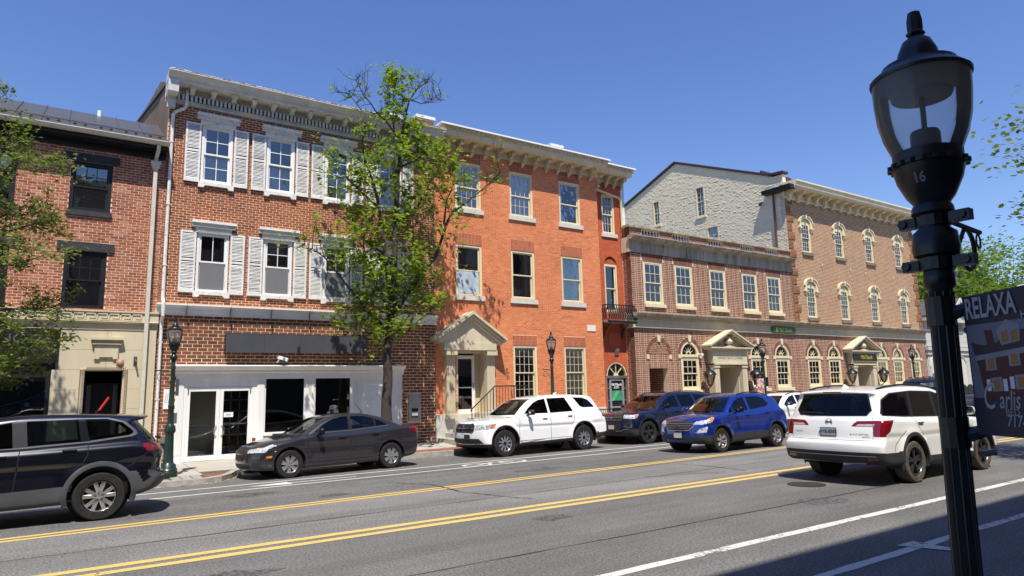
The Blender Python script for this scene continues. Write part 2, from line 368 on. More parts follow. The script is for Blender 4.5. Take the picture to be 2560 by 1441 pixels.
while x < 46.5:
    w = 1.5
    if x < 2.9: rows = [(17.8, 19.5), (19.5, 21.2)]
    elif x < 4.4: rows = [(19.05, 20.1), (20.1, 21.2)] if x > 3.6 else [(18.5, 19.8), (19.8, 21.2)]
    else: rows = [(19.55, 21.2)]
    for a, c in rows: piece('concrete_slab', CONC, x, x+w, a, c, random.uniform(-.003, .003))
    x += w
rp = random.Random(3); PAV = brick_mat('paver', [(.20, .075, .045), (.28, .10, .06), (.24, .12, .08), (.33, .14, .09)], stain=.3)
pb = MB()
for i in range(0, 215):
    for j in range(5):
        xx = 4.75+i*.205+(j % 2)*.1
        if xx < 46: piece('', None, xx, xx+.2, 19.07+j*.095, 19.07+(j+1)*.095, rp.uniform(-.003, .003), .003, mb=pb)
for i in range(12):
    for j in range(7):
        xx = 2.95+i*.1
        y0_ = 17.15+j*.095
        if y0_ > yc(xx)+.2: piece('', None, xx, xx+.1, y0_, y0_+.095, rp.uniform(-.003, .003), .003, mb=pb)
tag(pb.obj('brick_paver', PAV, SIDE), kind='stuff')
for i in range(3):
    for j in range(6): piece('granite_paver', CONC2, 2.25+i*.22, 2.45+i*.22, 17.14+j*.13, 17.26+j*.13, rp.uniform(0, .006), .006)
for i in range(8): piece('granite_paver', CONC2, -.1+i*.29, .17+i*.29, 17.14, 17.36, rp.uniform(0, .006), .008)
# kerb stones along the polyline
for (a, ya), (b_, yb) in zip(CURB[:-1], CURB[1:]):
    Lk = math.hypot(b_-a, yb-ya); a0 = max(a, -9.) if a < -9 else a
    if a < -9: ya0 = ya; Lk = b_-a0
    n = max(1, round(Lk/1.5))
    for i in range(n):
        t0, t1 = i/n, (i+1)/n
        p, q = Vector((a0+(b_-a0)*t0, ya+(yb-ya)*t0)), Vector((a0+(b_-a0)*t1, ya+(yb-ya)*t1)); d = (q-p).normalized(); nn = Vector((-d.y, d.x))
        p2, q2 = p+d*.004, q-d*.004; m = MB()
        vs = [(*p2, -.25), (*q2, -.25), (*(q2+nn*.16), -.25), (*(p2+nn*.16), -.25), (*(p2+nn*.012), .02), (*(q2+nn*.012), .02), (*(q2+nn*.16), .024), (*(p2+nn*.16), .024)]
        m.add(vs, [(4, 5, 6, 7), (0, 1, 5, 4), (1, 2, 6, 5), (2, 3, 7, 6), (3, 0, 4, 7)]); m.obj('kerb_stone', CONC2, SIDE)
# dry litter along the kerb
lb = MB()
for _ in range(900):
    x = rp.uniform(-1, 4.5) if rp.random() < .7 else rp.uniform(4.5, 30); y = yc(x)-abs(rp.gauss(0, .09))-.02
    r_ = rp.uniform(.01, .028); a = rp.uniform(0, 6.3); z = zr(y)+.012
    lb.add([(x+r_*math.cos(a), y+r_*math.sin(a), z), (x-r_*math.sin(a)*.5, y+r_*math.cos(a)*.5, z+rp.uniform(0, .015)), (x-r_*math.cos(a), y-r_*math.sin(a), z)], [(0, 1, 2)])
tag(lb.obj('leaf_litter', M('dry_litter', (.45, .36, .20), .9, var=.4, scale=30)), 'dry seed husks and leaf litter swept along the far kerb', 'litter', kind='stuff')
# near sidewalk (under the camera)
nb = MB(); nb.box(-60, 160, -3.2, 1.9, -.25, .13); tag(nb.obj('near_sidewalk', CONC), kind='structure')

# ------------------------------------------------------------ brick walls
class Wall:
    """collects bricks for one building: nearest 300 whole ones become single parts"""
    def __init__(s, parent, cols, mortar, proud=.0025, single=300, stain=.25, mname=None):
        s.p = parent; s.full = []; s.part = MB(); s.cols = cols; s.proud = proud; s.single = single; s.stain = stain
        s.rnd = random.Random(len(ROOTS)); s.slab = MB(); s.mort = mortar; s.name = mname or parent.name
    def P(s, ax, u, d, z):
        if ax[0] == 'y': return (u, ax[1]-d, z)
        return (ax[1]-d, u, z)
    def brick(s, ax, a, c, z0, z1, d=None):
        d = d or s.proud+s.rnd.uniform(-.0005, .0012); P = s.P; j = s.rnd.uniform(-.0012, .0012)
        vs = [P(ax, a, 0, z0), P(ax, c, 0, z0), P(ax, c, 0, z1), P(ax, a, 0, z1), P(ax, a, d, z0+j), P(ax, c, d, z0+j), P(ax, c, d, z1+j), P(ax, a, d, z1+j)]
        s.part.add(vs, [(4, 5, 6, 7), (0, 1, 5, 4), (1, 2, 6, 5), (2, 3, 7, 6), (3, 0, 4, 7)])
    def raw(s, vs, fs): s.part.add(vs, fs)
    def face(s, ax, u0, u1, z0, z1, holes=(), bl=.215, bh=.079, mo=.014, flemish=False, single=True, zmax=None, lead=0):
        n = int(round((z1-z0)/bh)); bh = (z1-z0)/n; off = bl/2
        for r in range(n):
            a0, a1 = z0+r*bh+mo/2, z0+(r+1)*bh-mo/2; zm = (a0+a1)/2
            cuts = []
            for h in holes:
                iv = hole_iv(h, zm)
                if iv: cuts.append(iv)
            if zmax:
                iv = zmax(zm)
                if iv is None: continue
                lo, hi = iv
            else: lo, hi = u0, u1
            u = lo-(off if r % 2 else 0)+ (s.rnd.uniform(-.01, .01)); k = r % 2
            while u < hi:
                w = (bl if (k % 2 == 0) else bl*.5) if flemish else bl; k += 1
                a, c = max(u+mo/2, lo), min(u+w-mo/2, hi); u += w
                segs = [(a, c)]
                for h0, h1 in cuts:
                    ns = []
                    for p, q in segs:
                        if h1 <= p or h0 >= q: ns.append((p, q))
                        else:
                            if p < h0: ns.append((p, h0))
                            if h1 < q: ns.append((h1, q))
                    segs = ns
                for p, q in segs:
                    if q-p < .025: continue
                    if single and not flemish and abs(q-p-(bl-mo)) < 1e-4: s.full.append((ax, p, q, a0, a1))
                    elif single and flemish and abs(q-p-(bl-mo)) < 1e-4: s.full.append((ax, p, q, a0, a1))
                    else: s.brick(ax, p, q, a0, a1)
    def arch_ring(s, ax, xc, z, r0_, r1_, n=22, a0=0, a1=math.pi, d=.012, squash=1):
        for i in range(n):
            t0 = a0+(a1-a0)*(i+.06)/n; t1 = a0+(a1-a0)*(i+.94)/n
            q = [(r0_*math.cos(t0), r0_*math.sin(t0)), (r1_*math.cos(t0), r1_*math.sin(t0)), (r1_*math.cos(t1), r1_*math.sin(t1)), (r0_*math.cos(t1), r0_*math.sin(t1))]
            vs = [s.P(ax, xc+a, 0, z+b*squash) for a, b in q]+[s.P(ax, xc+a, d, z+b*squash) for a, b in q]
            s.part.add(vs, [(4, 5, 6, 7), (0, 1, 5, 4), (1, 2, 6, 5), (2, 3, 7, 6), (3, 0, 4, 7)])
    def soldiers(s, ax, x0, x1, z0, z1, w=.068, mo=.012, d=.004, flare=0, rows=1):
        n = round((x1-x0)/w); w = (x1-x0)/n; hh = (z1-z0)/rows
        for i in range(n):
            for rw in range(rows):
                za, zb = z0+rw*hh+mo/2, z0+(rw+1)*hh-mo/2
                def xx(t, z): c = (x0+x1)/2; k = 1+flare*(z-z0)/(z1-z0); return c+(x0+(x1-x0)*t-c)*k
                e = mo/2/(x1-x0)
                q = [(xx(i/n+e, za), za), (xx((i+1)/n-e, za), za), (xx((i+1)/n-e, zb), zb), (xx(i/n+e, zb), zb)]
                vs = [s.P(ax, a, 0, b) for a, b in q]+[s.P(ax, a, d, b) for a, b in q]
                s.part.add(vs, [(4, 5, 6, 7), (0, 1, 5, 4), (1, 2, 6, 5), (2, 3, 7, 6), (3, 0, 4, 7)])
    def slabs(s, ax, u0, u1, z0, z1, holes=(), th=.3):
        """solid wall behind the bricks, with real openings"""
        us = sorted({u0, u1, *[min(max(h[1], u0), u1) for h in holes], *[min(max(h[2], u0), u1) for h in holes]})
        zz = sorted({z0, z1, *[min(max(h[3], z0), z1) for h in holes], *[min(max(hole_top(h), z0), z1) for h in holes]})
        for a, c in zip(us, us[1:]):
            run = None
            for p, q in zip(zz, zz[1:]):
                um, zm = (a+c)/2, (p+q)/2
                solid = not any(h[1] < um < h[2] and h[3] < zm < hole_top(h) for h in holes)
                if solid: run = (run[0], q) if run else (p, q)
                if (not solid or q == zz[-1]) and run: s.block(ax, a, c, run[0], run[1], th); run = None
        for h in holes:
            if h[0] != 'r':
                n = 12; xc = (h[1]+h[2])/2; top = hole_top(h)
                for i in range(n):
                    a, c = h[1]+(h[2]-h[1])*i/n, h[1]+(h[2]-h[1])*(i+1)/n
                    za, zc_ = arch_z(h, a), arch_z(h, c)
                    vs = [s.P(ax, a, 0, za), s.P(ax, c, 0, zc_), s.P(ax, c, 0, top), s.P(ax, a, 0, top), s.P(ax, a, -th, za), s.P(ax, c, -th, zc_), s.P(ax, c, -th, top), s.P(ax, a, -th, top)]
                    s.slab.add(vs, [(0, 1, 2, 3), (7, 6, 5, 4), (0, 4, 5, 1)])
    def block(s, ax, a, c, z0, z1, th):
        P = s.P
        vs = [P(ax, a, 0, z0), P(ax, c, 0, z0), P(ax, c, 0, z1), P(ax, a, 0, z1), P(ax, a, -th, z0), P(ax, c, -th, z0), P(ax, c, -th, z1), P(ax, a, -th, z1)]
        s.slab.add(vs, [(0, 1, 2, 3), (7, 6, 5, 4), (0, 4, 5, 1), (1, 5, 6, 2), (2, 6, 7, 3), (3, 7, 4, 0)])
    def done(s):
        bm = brick_mat(s.name+'_brick', s.cols, stain=s.stain); bs = brick_mat(s.name+'_brick', s.cols, True, stain=s.stain)
        s.full.sort(key=lambda f: (f[1]-0)**2+(f[3]-1.85)**2 if f[0][0] == 'y' else 1e6)
        sing, rest = s.full[:s.single], s.full[s.single:]
        for f in rest: s.brick(*f)
        meshes = {}
        for ax, a, c, z0, z1 in sing:
            k = (round(c-a, 3), round(z1-z0, 4), ax[0])
            if k not in meshes:
                w, hh = (c-a)/2, (z1-z0)/2; b = MB(); d = s.proud*.6; e = .0018
                vs = [(-w, d, -hh), (w, d, -hh), (w, d, hh), (-w, d, hh), (-w+e, -d, -hh+e), (w-e, -d, -hh+e), (w-e, -d, hh-e), (-w+e, -d, hh-e)]
                if ax[0] == 'x': vs = [(y, x, z) for x, y, z in vs]
                b.add(vs, [(4, 5, 6, 7), (0, 1, 5, 4), (1, 2, 6, 5), (2, 3, 7, 6), (3, 0, 4, 7)])
                me = bpy.data.meshes.new('brick'); me.from_pydata(b.v, [], b.f); me.materials.append(bs); meshes[k] = me
            y = s.P(ax, (a+c)/2, s.proud/2+s.rnd.uniform(-.0006, .001), (z0+z1)/2); inst('brick', meshes[k], s.p, y)
        if s.part.v: tag(s.part.obj('brick', bm, s.p), kind='stuff')
        s.slab.obj('wall', s.mort, s.p)
def hole_top(h): return h[4] if h[0] == 'r' else (h[4]+(h[2]-h[1])/2 if h[0] == 'a' else h[4]+h[5])
def arch_z(h, x):
    xc = (h[1]+h[2])/2; w = (h[2]-h[1])/2; u = min(1, abs(x-xc)/w)
    if h[0] == 'a': return h[4]+w*math.sqrt(max(0, 1-u*u))
    return h[4]+h[5]*math.sqrt(max(0, 1-u*u))
def hole_iv(h, z):
    if not (h[3] < z < hole_top(h)): return None
    if h[0] == 'r' or z <= h[4]: return (h[1], h[2])
    w = (h[2]-h[1])/2; xc = (h[1]+h[2])/2; H = w if h[0] == 'a' else h[5]
    k = math.sqrt(max(0, 1-((z-h[4])/H)**2)); return (xc-w*k, xc+w*k)

def curtain(parent, x0, x1, z0, z1, y, mat=CURT, kind='sheer', seed=1):
    b = MB(); rnd = random.Random(seed); n = 22; ph = rnd.uniform(0, 6)
    def cloth(xa, xb, za, zb, shape=None):
        base = len(b.v); m = 6
        for i in range(n+1):
            t = i/n; x = xa+(xb-xa)*t
            for j in range(m+1):
                q = j/m; z = za+(zb-za)*q; xx = x
                if shape: xx = shape(t, q, x)
                b.v.append((xx, y+.025*math.sin(t*(xb-xa)*38+ph+q), z))
        for i in range(n):
            for j in range(m): k = base+i*(m+1)+j; b.f.append((k, k+m+1, k+m+2, k+1))
    W_ = x1-x0
    if kind == 'sheer': cloth(x0, x1, z0, z1)
    elif kind == 'sides':
        cloth(x0, x0+W_*.32, z0, z1); cloth(x1-W_*.32, x1, z0, z1)
    elif kind == 'right': cloth(x1-W_*.3, x1, z0, z1)
    elif kind == 'swag':
        cloth(x0, x1, z1-(z1-z0)*.45, z1, None)
        b.v = [(x, yy, (z if z > z1-.02 else z1-(z1-z)*(.25+1.0*abs((x-x0)/W_*2-1)**1.3))) for x, yy, z in b.v]
    elif kind == 'lower': cloth(x0, x1, z0, z0+(z1-z0)*.48)
    return b.obj('curtain', mat, parent, smooth=True)
def sashwin(parent, x0, x1, z0, z1, Y, fm, grid=((2, 1), (2, 1)), fw=.07, rec=.09, sw_=.045, mt=.018, name='window', cur=None, glass=None,
            sill=None, seed=0, split=.5, ax='y', shallow=False, deep=.0, blind=None, screen=None):
    """sash window in the y = Y wall: casing, two sashes, one pane object per light"""
    fr = MB(); y0, y1 = Y+.02-deep, Y+rec+.09
    fr.box(x0, x0+fw, y0, y1, z0, z1); fr.box(x1-fw, x1, y0, y1, z0, z1); fr.box(x0+fw, x1-fw, y0, y1, z1-fw, z1); fr.box(x0+fw, x1-fw, y0, y1, z0, z0+fw*.9)
    w = fr.obj(name, fm, parent); X0, X1, Z0, Z1 = x0+fw, x1-fw, z0+fw*.9, z1-fw; zm = Z0+(Z1-Z0)*split
    gm = glass or GLASS
    for (za, zb), yy, (nc, nr) in (((zm-.02, Z1), Y+rec-.02, grid[0]), ((Z0, zm+.02), Y+rec+.025, grid[1])):
        s = MB(); t = sw_
        s.box(X0, X0+t, yy, yy+.035, za, zb); s.box(X1-t, X1, yy, yy+.035, za, zb); s.box(X0+t, X1-t, yy, yy+.035, za, za+t); s.box(X0+t, X1-t, yy, yy+.035, zb-t, zb)
        gx0, gx1, gz0, gz1 = X0+t, X1-t, za+t, zb-t; cw, ch = (gx1-gx0)/nc, (gz1-gz0)/nr
        for i in range(1, nc): s.box(gx0+i*cw-mt/2, gx0+i*cw+mt/2, yy+.004, yy+.03, gz0, gz1)
        for j in range(1, nr): s.box(gx0, gx1, yy+.006, yy+.028, gz0+j*ch-mt/2, gz0+j*ch+mt/2)
        s.obj('sash', fm, w)
        for i in range(nc):
            for j in range(nr): ibox('pane', gm, w, gx0+i*cw, gx0+(i+1)*cw, yy+.015, yy+.019, gz0+j*ch, gz0+(j+1)*ch)
    if cur: curtain(w, X0, X1, Z0, Z1, Y+rec+.16, kind=cur, seed=seed)
    if screen: ibox('insect_screen', screen, w, X0+.03, X1-.03, Y+rec-.012, Y+rec-.009, Z0+.03, zm)
    if blind:
        bl = MB(); n = int((Z1-Z0)*blind/.045)
        for i in range(n): z = Z1-(i+.5)*.045; bl.add([(X0, Y+rec+.11, z-.02), (X1, Y+rec+.11, z-.02), (X1, Y+rec+.135, z+.018), (X0, Y+rec+.135, z+.018)], [(0, 1, 2, 3)])
        bl.obj('blind', BLIND, w)
    if sill:
        ext, h, d, m = sill; ibox('sill', m, w, x0-ext, x1+ext, Y-d, Y+rec-.02, z0-h, z0)
    return w
def room(parent, x0, x1, y0, y1, z0, z1, floors=(), mat=ROOMW):
    b = MB(); t = .1
    b.box(x0, x1, y1-t, y1, z0, z1); b.box(x0, x0+t, y0, y1-t, z0, z1); b.box(x1-t, x1, y0, y1-t, z0, z1)
    for f in list(floors)+[z0, z1-t]: b.box(x0+t, x1-t, y0, y1-t, f, f+t)
    return b.obj('room', mat, parent)
def profile_strip(parent, name, mat, x0, x1, prof, smooth=False):
    """moulding: prof = [(y, z)...] closed polygon extruded along x"""
    return MB().prism(prof, 'x', x0, x1).obj(name, mat, parent, smooth)
# ============================================================ buildings (street wall plane y = 21.2)
D = 21.2
MORT1 = M('mortar_pinkish', (.70, .54, .41), .95, var=.2, scale=3)
MORT2 = M('mortar_cream', (.80, .60, .40), .95, var=.15, scale=2)
MORT3 = M('mortar_orange', (.84, .46, .28), .95, var=.12, scale=2)
MORT4 = M('mortar_tan', (.70, .52, .37), .95, var=.15, scale=2)
# ---------- building 1: left, dark trimmed upper wall over a limestone shop front
B1 = thing('brick_shop_building', 'low red brick building with black window trim above a pale limestone shop front, far left', 'building', (-2, D, 0))
W1 = Wall(B1, [(.24, .07, .035), (.33, .10, .048), (.38, .125, .06), (.27, .085, .045), (.46, .22, .14), (.34, .10, .045)], MORT1, stain=.2)
H1 = []
for xa, xb in ((-.12, .86), (-2.28, -1.30), (-4.44, -3.46)):
    H1 += [('r', xa, xb, 6.97, 8.36), ('r', xa, xb, 4.27, 5.86)]
W1.face(('y', D), -7, 2.17, 4.22, 9.0, H1+[('r', h[1]-.17, h[2]+.14, 8.36, 8.60) for h in H1 if h[3] > 6]+[('r', h[1]-.17, h[2]+.14, 5.86, 6.10) for h in H1 if h[3] < 6], bl=.205, bh=.076)
HG = [('r', -6.6, -.2, .45, 2.62), ('r', .54, 1.42, .0, 2.62)]
W1.slabs(('y', D), -7, 2.17, 0, 9.0, H1+HG)
W1.done()
WOODB = M('black_timber', (.028, .028, .03), .7, var=.4, scale=9, bump=.4, bscale=40)
for k, (xa, xb) in enumerate(((-.12, .86), (-2.28, -1.30), (-4.44, -3.46))):
    for q, (za, zb) in enumerate(((6.97, 8.36), (4.27, 5.86))):
        w = sashwin(B1, xa, xb, za, zb, D, BLACK, ((3, 2), (1, 1)), fw=.09, rec=.06, sw_=.04, mt=.02, blind=.98, sill=(.04, .14, .06, WOODB) if za > 6 else None)
        ibox('lintel', WOODB, B1, xa-.18, xb+.15, D-.055, D, zb, zb+.235)
ibox('fascia', BLACK, B1, -7, 2.17, D-.06, D, 8.74, 9.02)
ibox('eave', BLACK, B1, -7, 2.17, D-.42, D-.06, 8.93, 9.02)
GUT = M('gutter_cream', (.60, .56, .46), .5, var=.1)
g = MB(); g.prism([(D-.43, 9.03), (D-.55, 9.03), (D-.60, 9.11), (D-.60, 9.13), (D-.43, 9.13)], 'x', -7, 2.2); g.obj('gutter', GUT, B1)
SEAM = M('standing_seam_metal', (.135, .125, .115), .38, .5, var=.12, scale=2)
r0y, r0z, r1y, r1z = D-.52, 9.15, 24.3, 10.93
sl_ = (r1z-r0z)/(r1y-r0y)
for i in range(15):
    xa = -7+i*.612; b = MB()
    b.add([(xa, r0y, r0z), (xa+.612, r0y, r0z), (xa+.612, r1y, r1z), (xa, r1y, r1z), (xa, r0y, r0z-.05), (xa+.612, r0y, r0z-.05), (xa+.612, r1y, r1z-.05), (xa, r1y, r1z-.05)], [(0, 1, 2, 3), (7, 6, 5, 4), (0, 4, 5, 1), (2, 6, 7, 3)])
    b.add([(xa, r0y, r0z), (xa+.022, r0y, r0z), (xa+.022, r1y, r1z), (xa, r1y, r1z), (xa, r0y, r0z+.04), (xa+.022, r0y, r0z+.04), (xa+.022, r1y, r1z+.04), (xa, r1y, r1z+.04)], [(4, 5, 6, 7), (0, 1, 5, 4), (1, 2, 6, 5), (3, 7, 4, 0), (2, 3, 7, 6)])
    b.obj('roof_panel', SEAM, B1)
    for k in (.35, ):
        for e in (.12, .36): ibox('snow_guard', BLACK, B1, xa+e, xa+e+.07, r0y+k, r0y+k+.06, r0z+sl_*k+.0, r0z+sl_*k+.06)
for k in (.5, .58):
    b = MB(); b.tube([(-7, r0y+k, r0z+sl_*k+.07), (2.15, r0y+k, r0z+sl_*k+.07)], .02, 6); b.obj('snow_rail', SEAM, B1)
b = MB(); b.add([(-7, 24.3, 10.93), (2.17, 24.3, 10.93), (2.17, 28, 9.0), (-7, 28, 9.0)], [(0, 1, 2, 3)]); b.box(-7, 2.17, 27.8, 28, 0, 9); b.box(-7.2, -7, 21.2, 28, 0, 9.0)
b.prism([(21.2, 9), (24.3, 10.9), (28, 9)], 'x', -7.1, -7); b.obj('rear_roof', SEAM, B1)
b = MB(); b.tube([(.5, 24.1, 10.7), (.5, 24.1, 11.0)], .06, 10); b.obj('vent_pipe', WHITE, B1)
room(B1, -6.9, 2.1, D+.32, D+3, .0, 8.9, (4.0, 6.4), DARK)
# limestone front: coursed blocks as parts, band with key pattern
for r in range(7):
    z0_, z1_ = (.02 if r == 0 else r*.53), min((r+1)*.53, 3.72)
    for xa, xb in ((-.20, .43), (1.53, 2.0)) if z1_ < 2.8 else ((-.06, 1.0), (1.0, 2.0)):
        ibox('stone_block', STONE, B1, xa+.003, xb-.003, D-.08, D, z0_+.003, z1_-.003)
ibox('pier', STONE, B1, 2.003, 2.17, D-.10, D-.001, 0, 3.9)
ibox('stone_band', STONE, B1, -7, 2.19, D-.10, D-.001, 3.72, 3.90)
profile_strip(B1, 'band_moulding', STONE, -7, 2.2, [(D-.001, 3.90), (D-.16, 3.90), (D-.20, 3.94), (D-.13, 3.96), (D-.13, 4.18), (D-.17, 4.2), (D-.17, 4.24), (D-.001, 4.26)])
kb = MB()
def seg(x0, x1, z0, z1): kb.box(x0, x1, D-.155, D-.13, z0, z1)
x = -6.9; u = .027
while x < 1.75:
    z = 3.972
    seg(x, x+u, z, z+.19); seg(x, x+.25, z+.163, z+.19); seg(x+.223, x+.25, z+.055, z+.163); seg(x+.10, x+.223, z+.055, z+.082); seg(x+.10, x+.127, z+.082, z+.12); seg(x+.05, x+.27, z, z+.027); x += .272
kb.obj('key_pattern', STONE, B1)
# carved tablet above the door
ibox('tablet', STONE, B1, .72, 1.27, D-.14, D-.08, 2.98, 3.30); ibox('tablet_shelf', STONE, B1, .66, 1.33, D-.19, D-.08, 3.32, 3.36); ibox('tablet_cap', STONE, B1, .62, 1.37, D-.24, D-.08, 3.44, 3.5)
ibox('tablet_neck', STONE, B1, .70, 1.29, D-.16, D-.08, 3.36, 3.44); ibox('tablet_foot', STONE, B1, .72, .84, D-.14, D-.08, 2.93, 2.98); ibox('tablet_foot', STONE, B1, 1.15, 1.27, D-.14, D-.08, 2.93, 2.98)
rb = MB()
for i in range(58):
    z = .06+i*.045; 
    for xc in (.485, 1.475): rb.add([(xc-.045, D-.085, z), (xc+.045, D-.085, z+.03), (xc+.045, D-.085, z+.055), (xc-.045, D-.085, z+.025), (xc-.045, D-.125, z+.006), (xc+.045, D-.125, z+.036), (xc+.045, D-.125, z+.049), (xc-.045, D-.125, z+.019)], [(4, 5, 6, 7), (0, 1, 5, 4), (1, 2, 6, 5), (2, 3, 7, 6), (3, 0, 4, 7)])
for i in range(22):
    xx = .54+i*.042; rb.add([(xx, D-.085, 2.64), (xx+.025, D-.085, 2.64), (xx+.05, D-.085, 2.73), (xx+.025, D-.085, 2.73), (xx+.006, D-.125, 2.64), (xx+.019, D-.125, 2.64), (xx+.044, D-.125, 2.73), (xx+.031, D-.125, 2.73)], [(4, 5, 6, 7), (0, 1, 5, 4), (1, 2, 6, 5), (2, 3, 7, 6), (3, 0, 4, 7)])
rb.obj('rope_moulding', STONE, B1)
# recessed dark door and shop window
ibox('door', M('black_door', (.012, .012, .014), .25), B1, .58, 1.38, D+.55, D+.6, .05, 2.3)
for xa, xb in ((.62, .72), (1.24, 1.34)): ibox('door_stile', GREYM, B1, xa, xb, D+.53, D+.55, .05, 2.25)
ibox('reveal', BLACK, B1, .5, .54, D+.3, D+.6, 0, 2.62); ibox('reveal', BLACK, B1, 1.42, 1.46, D+.3, D+.6, 0, 2.62)
sf = MB(); sf.box(-6.6, -.2, D-.02, D+.08, 2.45, 2.62); sf.box(-.3, -.2, D-.02, D+.08, .45, 2.45); sf.box(-6.6, -.2, D-.05, D+.1, .38, .46); sf.box(-3.2, -3.1, D-.02, D+.08, .45, 2.45); sf.obj('shop_window_frame', BLACK, B1)
ibox('shop_window_pane', GLASS, B1, -3.1, -.3, D+.03, D+.036, .46, 2.45); ibox('shop_window_pane', GLASS, B1, -6.6, -3.2, D+.03, D+.036, .46, 2.45)
ibox('transom', BLACK, B1, -6.9, -.12, D-.06, D-.001, 2.62, 2.8)
for i in range(7):
    b = MB(); xx = -.45-i*.42; b.tube([(xx-.15, D-.075, 2.66), (xx, D-.075, 2.74), (xx+.15, D-.075, 2.66)], .008, 6); b.tube([(xx-.15, D-.075, 2.62), (xx-.15, D-.075, 2.78)], .007, 6); b.obj('iron_grille', STEEL, B1)
# the sign board
S1 = thing('shop_sign', 'long black sign board with raised grey capitals NGTH above the shop window', 'sign', (-1, D-.1, 3.2))
ibox('board', BLACK, S1, -6.8, -.10, D-.16, D-.02, 2.82, 3.70)
b = moved(text_mb('NGTH', .34, .03, (1.15, 1)), -.82, D-.175, 3.42); b.obj('lettering', STEEL, S1)
# pennants in the window, bracket, cream pipe, pink box, orange pole
PN = thing('pennant_string', 'string of coloured fabric pennants hanging inside the dark shop window', 'bunting', (-1, D+.15, 1.6))
for i, (c_, xx, zz, rot) in enumerate(((( .16, .06, .34), -.38, 1.86, .35), ((.02, .05, .25), -.66, 1.72, .2), ((.02, .16, .15), -1.03, 1.55, .06), ((.02, .20, .12), -1.4, 1.5, 0), ((.35, .33, .12), -1.75, 1.56, -.1), ((.4, .1, .1), -2.1, 1.68, -.15))):
    b = MB(); ca, sa = math.cos(rot), math.sin(rot)
    pts = [(-.15, .17), (.15, .17), (.13, -.17), (-.13, -.17)]
    P2 = [(xx+a*ca-c2*sa, zz+a*sa+c2*ca) for a, c2 in pts]; b.add([(p, D+.16, q) for p, q in P2]+[(p, D+.165, q) for p, q in P2], [(0, 1, 2, 3), (7, 6, 5, 4), (0, 4, 5, 1), (1, 5, 6, 2), (2, 6, 7, 3), (3, 7, 4, 0)])
    f = b.obj('pennant', M('pennant_%d' % i, c_, .8), PN)
    if i == 1:
        b = MB(); b.box(xx-.05, xx+.05, D+.148, D+.152, zz, zz+.10); b.obj('pennant_print', WHITE, PN)
        b = moved(text_mb('Equality', .075, .004), xx, D+.15, zz-.07); b.obj('lettering', WHITE, PN)
    if i == 2:
        b = MB()
        for k in range(12): t0, t1 = k*math.pi/6, (k+1)*math.pi/6; b.add([(xx+r_*math.cos(t), D+.15, zz+.05+r_*math.sin(t)) for t in (t0, t1) for r_ in (.035, .048)], [(0, 1, 3, 2)])
        b.obj('pennant_print', WHITE, PN)
b = MB(); b.tube([(-6, D+.17, 1.9), (-2.1, D+.17, 1.86), (-1.4, D+.17, 1.68), (-.66, D+.17, 1.9), (-.3, D+.17, 2.1)], .006, 5); b.obj('cord', WHITE, PN)
FB = thing('flag_bracket', 'small dark iron flag bracket on the limestone beside the door', 'bracket', (1.68, D-.1, 2.95))
b = MB(); b.box(1.65, 1.73, D-.10, D-.08, 2.76, 3.0); b.obj('plate', GREYM, FB)
b = MB(); b.tube([(1.69, D-.10, 2.92), (1.70, D-.28, 2.85)], .025, 8); b.tube([(1.69, D-.10, 2.8), (1.70, D-.24, 2.84)], .018, 6); b.obj('socket', GREYM, FB)
CP = thing('cream_downpipe', 'cream square downpipe with a funnel head between the two left brick fronts', 'downpipe', (1.9, D-.12, 4))
b = MB(); b.box(1.85, 1.95, D-.20, D-.11, .02, 8.35); b.obj('pipe', GUT, CP)
b = MB(); b.add([(1.84, D-.21, 8.35), (1.96, D-.21, 8.35), (1.96, D-.10, 8.35), (1.84, D-.10, 8.35), (1.77, D-.27, 8.55), (2.03, D-.27, 8.55), (2.03, D-.06, 8.55), (1.77, D-.06, 8.55), (1.77, D-.27, 8.6), (2.03, D-.27, 8.6), (2.03, D-.06, 8.6), (1.77, D-.06, 8.6)], [(0, 1, 5, 4), (1, 2, 6, 5), (2, 3, 7, 6), (3, 0, 4, 7), (4, 5, 9, 8), (5, 6, 10, 9), (6, 7, 11, 10), (7, 4, 8, 11), (8, 9, 10, 11)]); b.obj('funnel_head', GUT, CP)
b = MB(); b.tube([(1.92, D-.5, 9.02), (1.92, D-.45, 8.88), (1.90, D-.2, 8.72), (1.90, D-.16, 8.55)], .05, 10); b.obj('elbow', GUT, CP, smooth=True)
PB = thing('wall_strobe', 'faded pink plastic alarm strobe on the limestone above the rope moulded door', 'strobe light', (1.3, D-.1, 2.83))
b = MB(); b.box(1.24, 1.41, D-.14, D-.08, 2.78, 2.92); b.obj('housing', M('faded_pink_plastic', (.50, .25, .20), .4), PB, bevel=.01)
b = MB(); b.lathe([(0, -.05), (.04, -.045), (.065, 0)], (1.325, D-.14, 2.84), 12, 'y', cap=False); b.obj('lens', M('pink_lens', (.6, .35, .25), .15), PB, smooth=True)

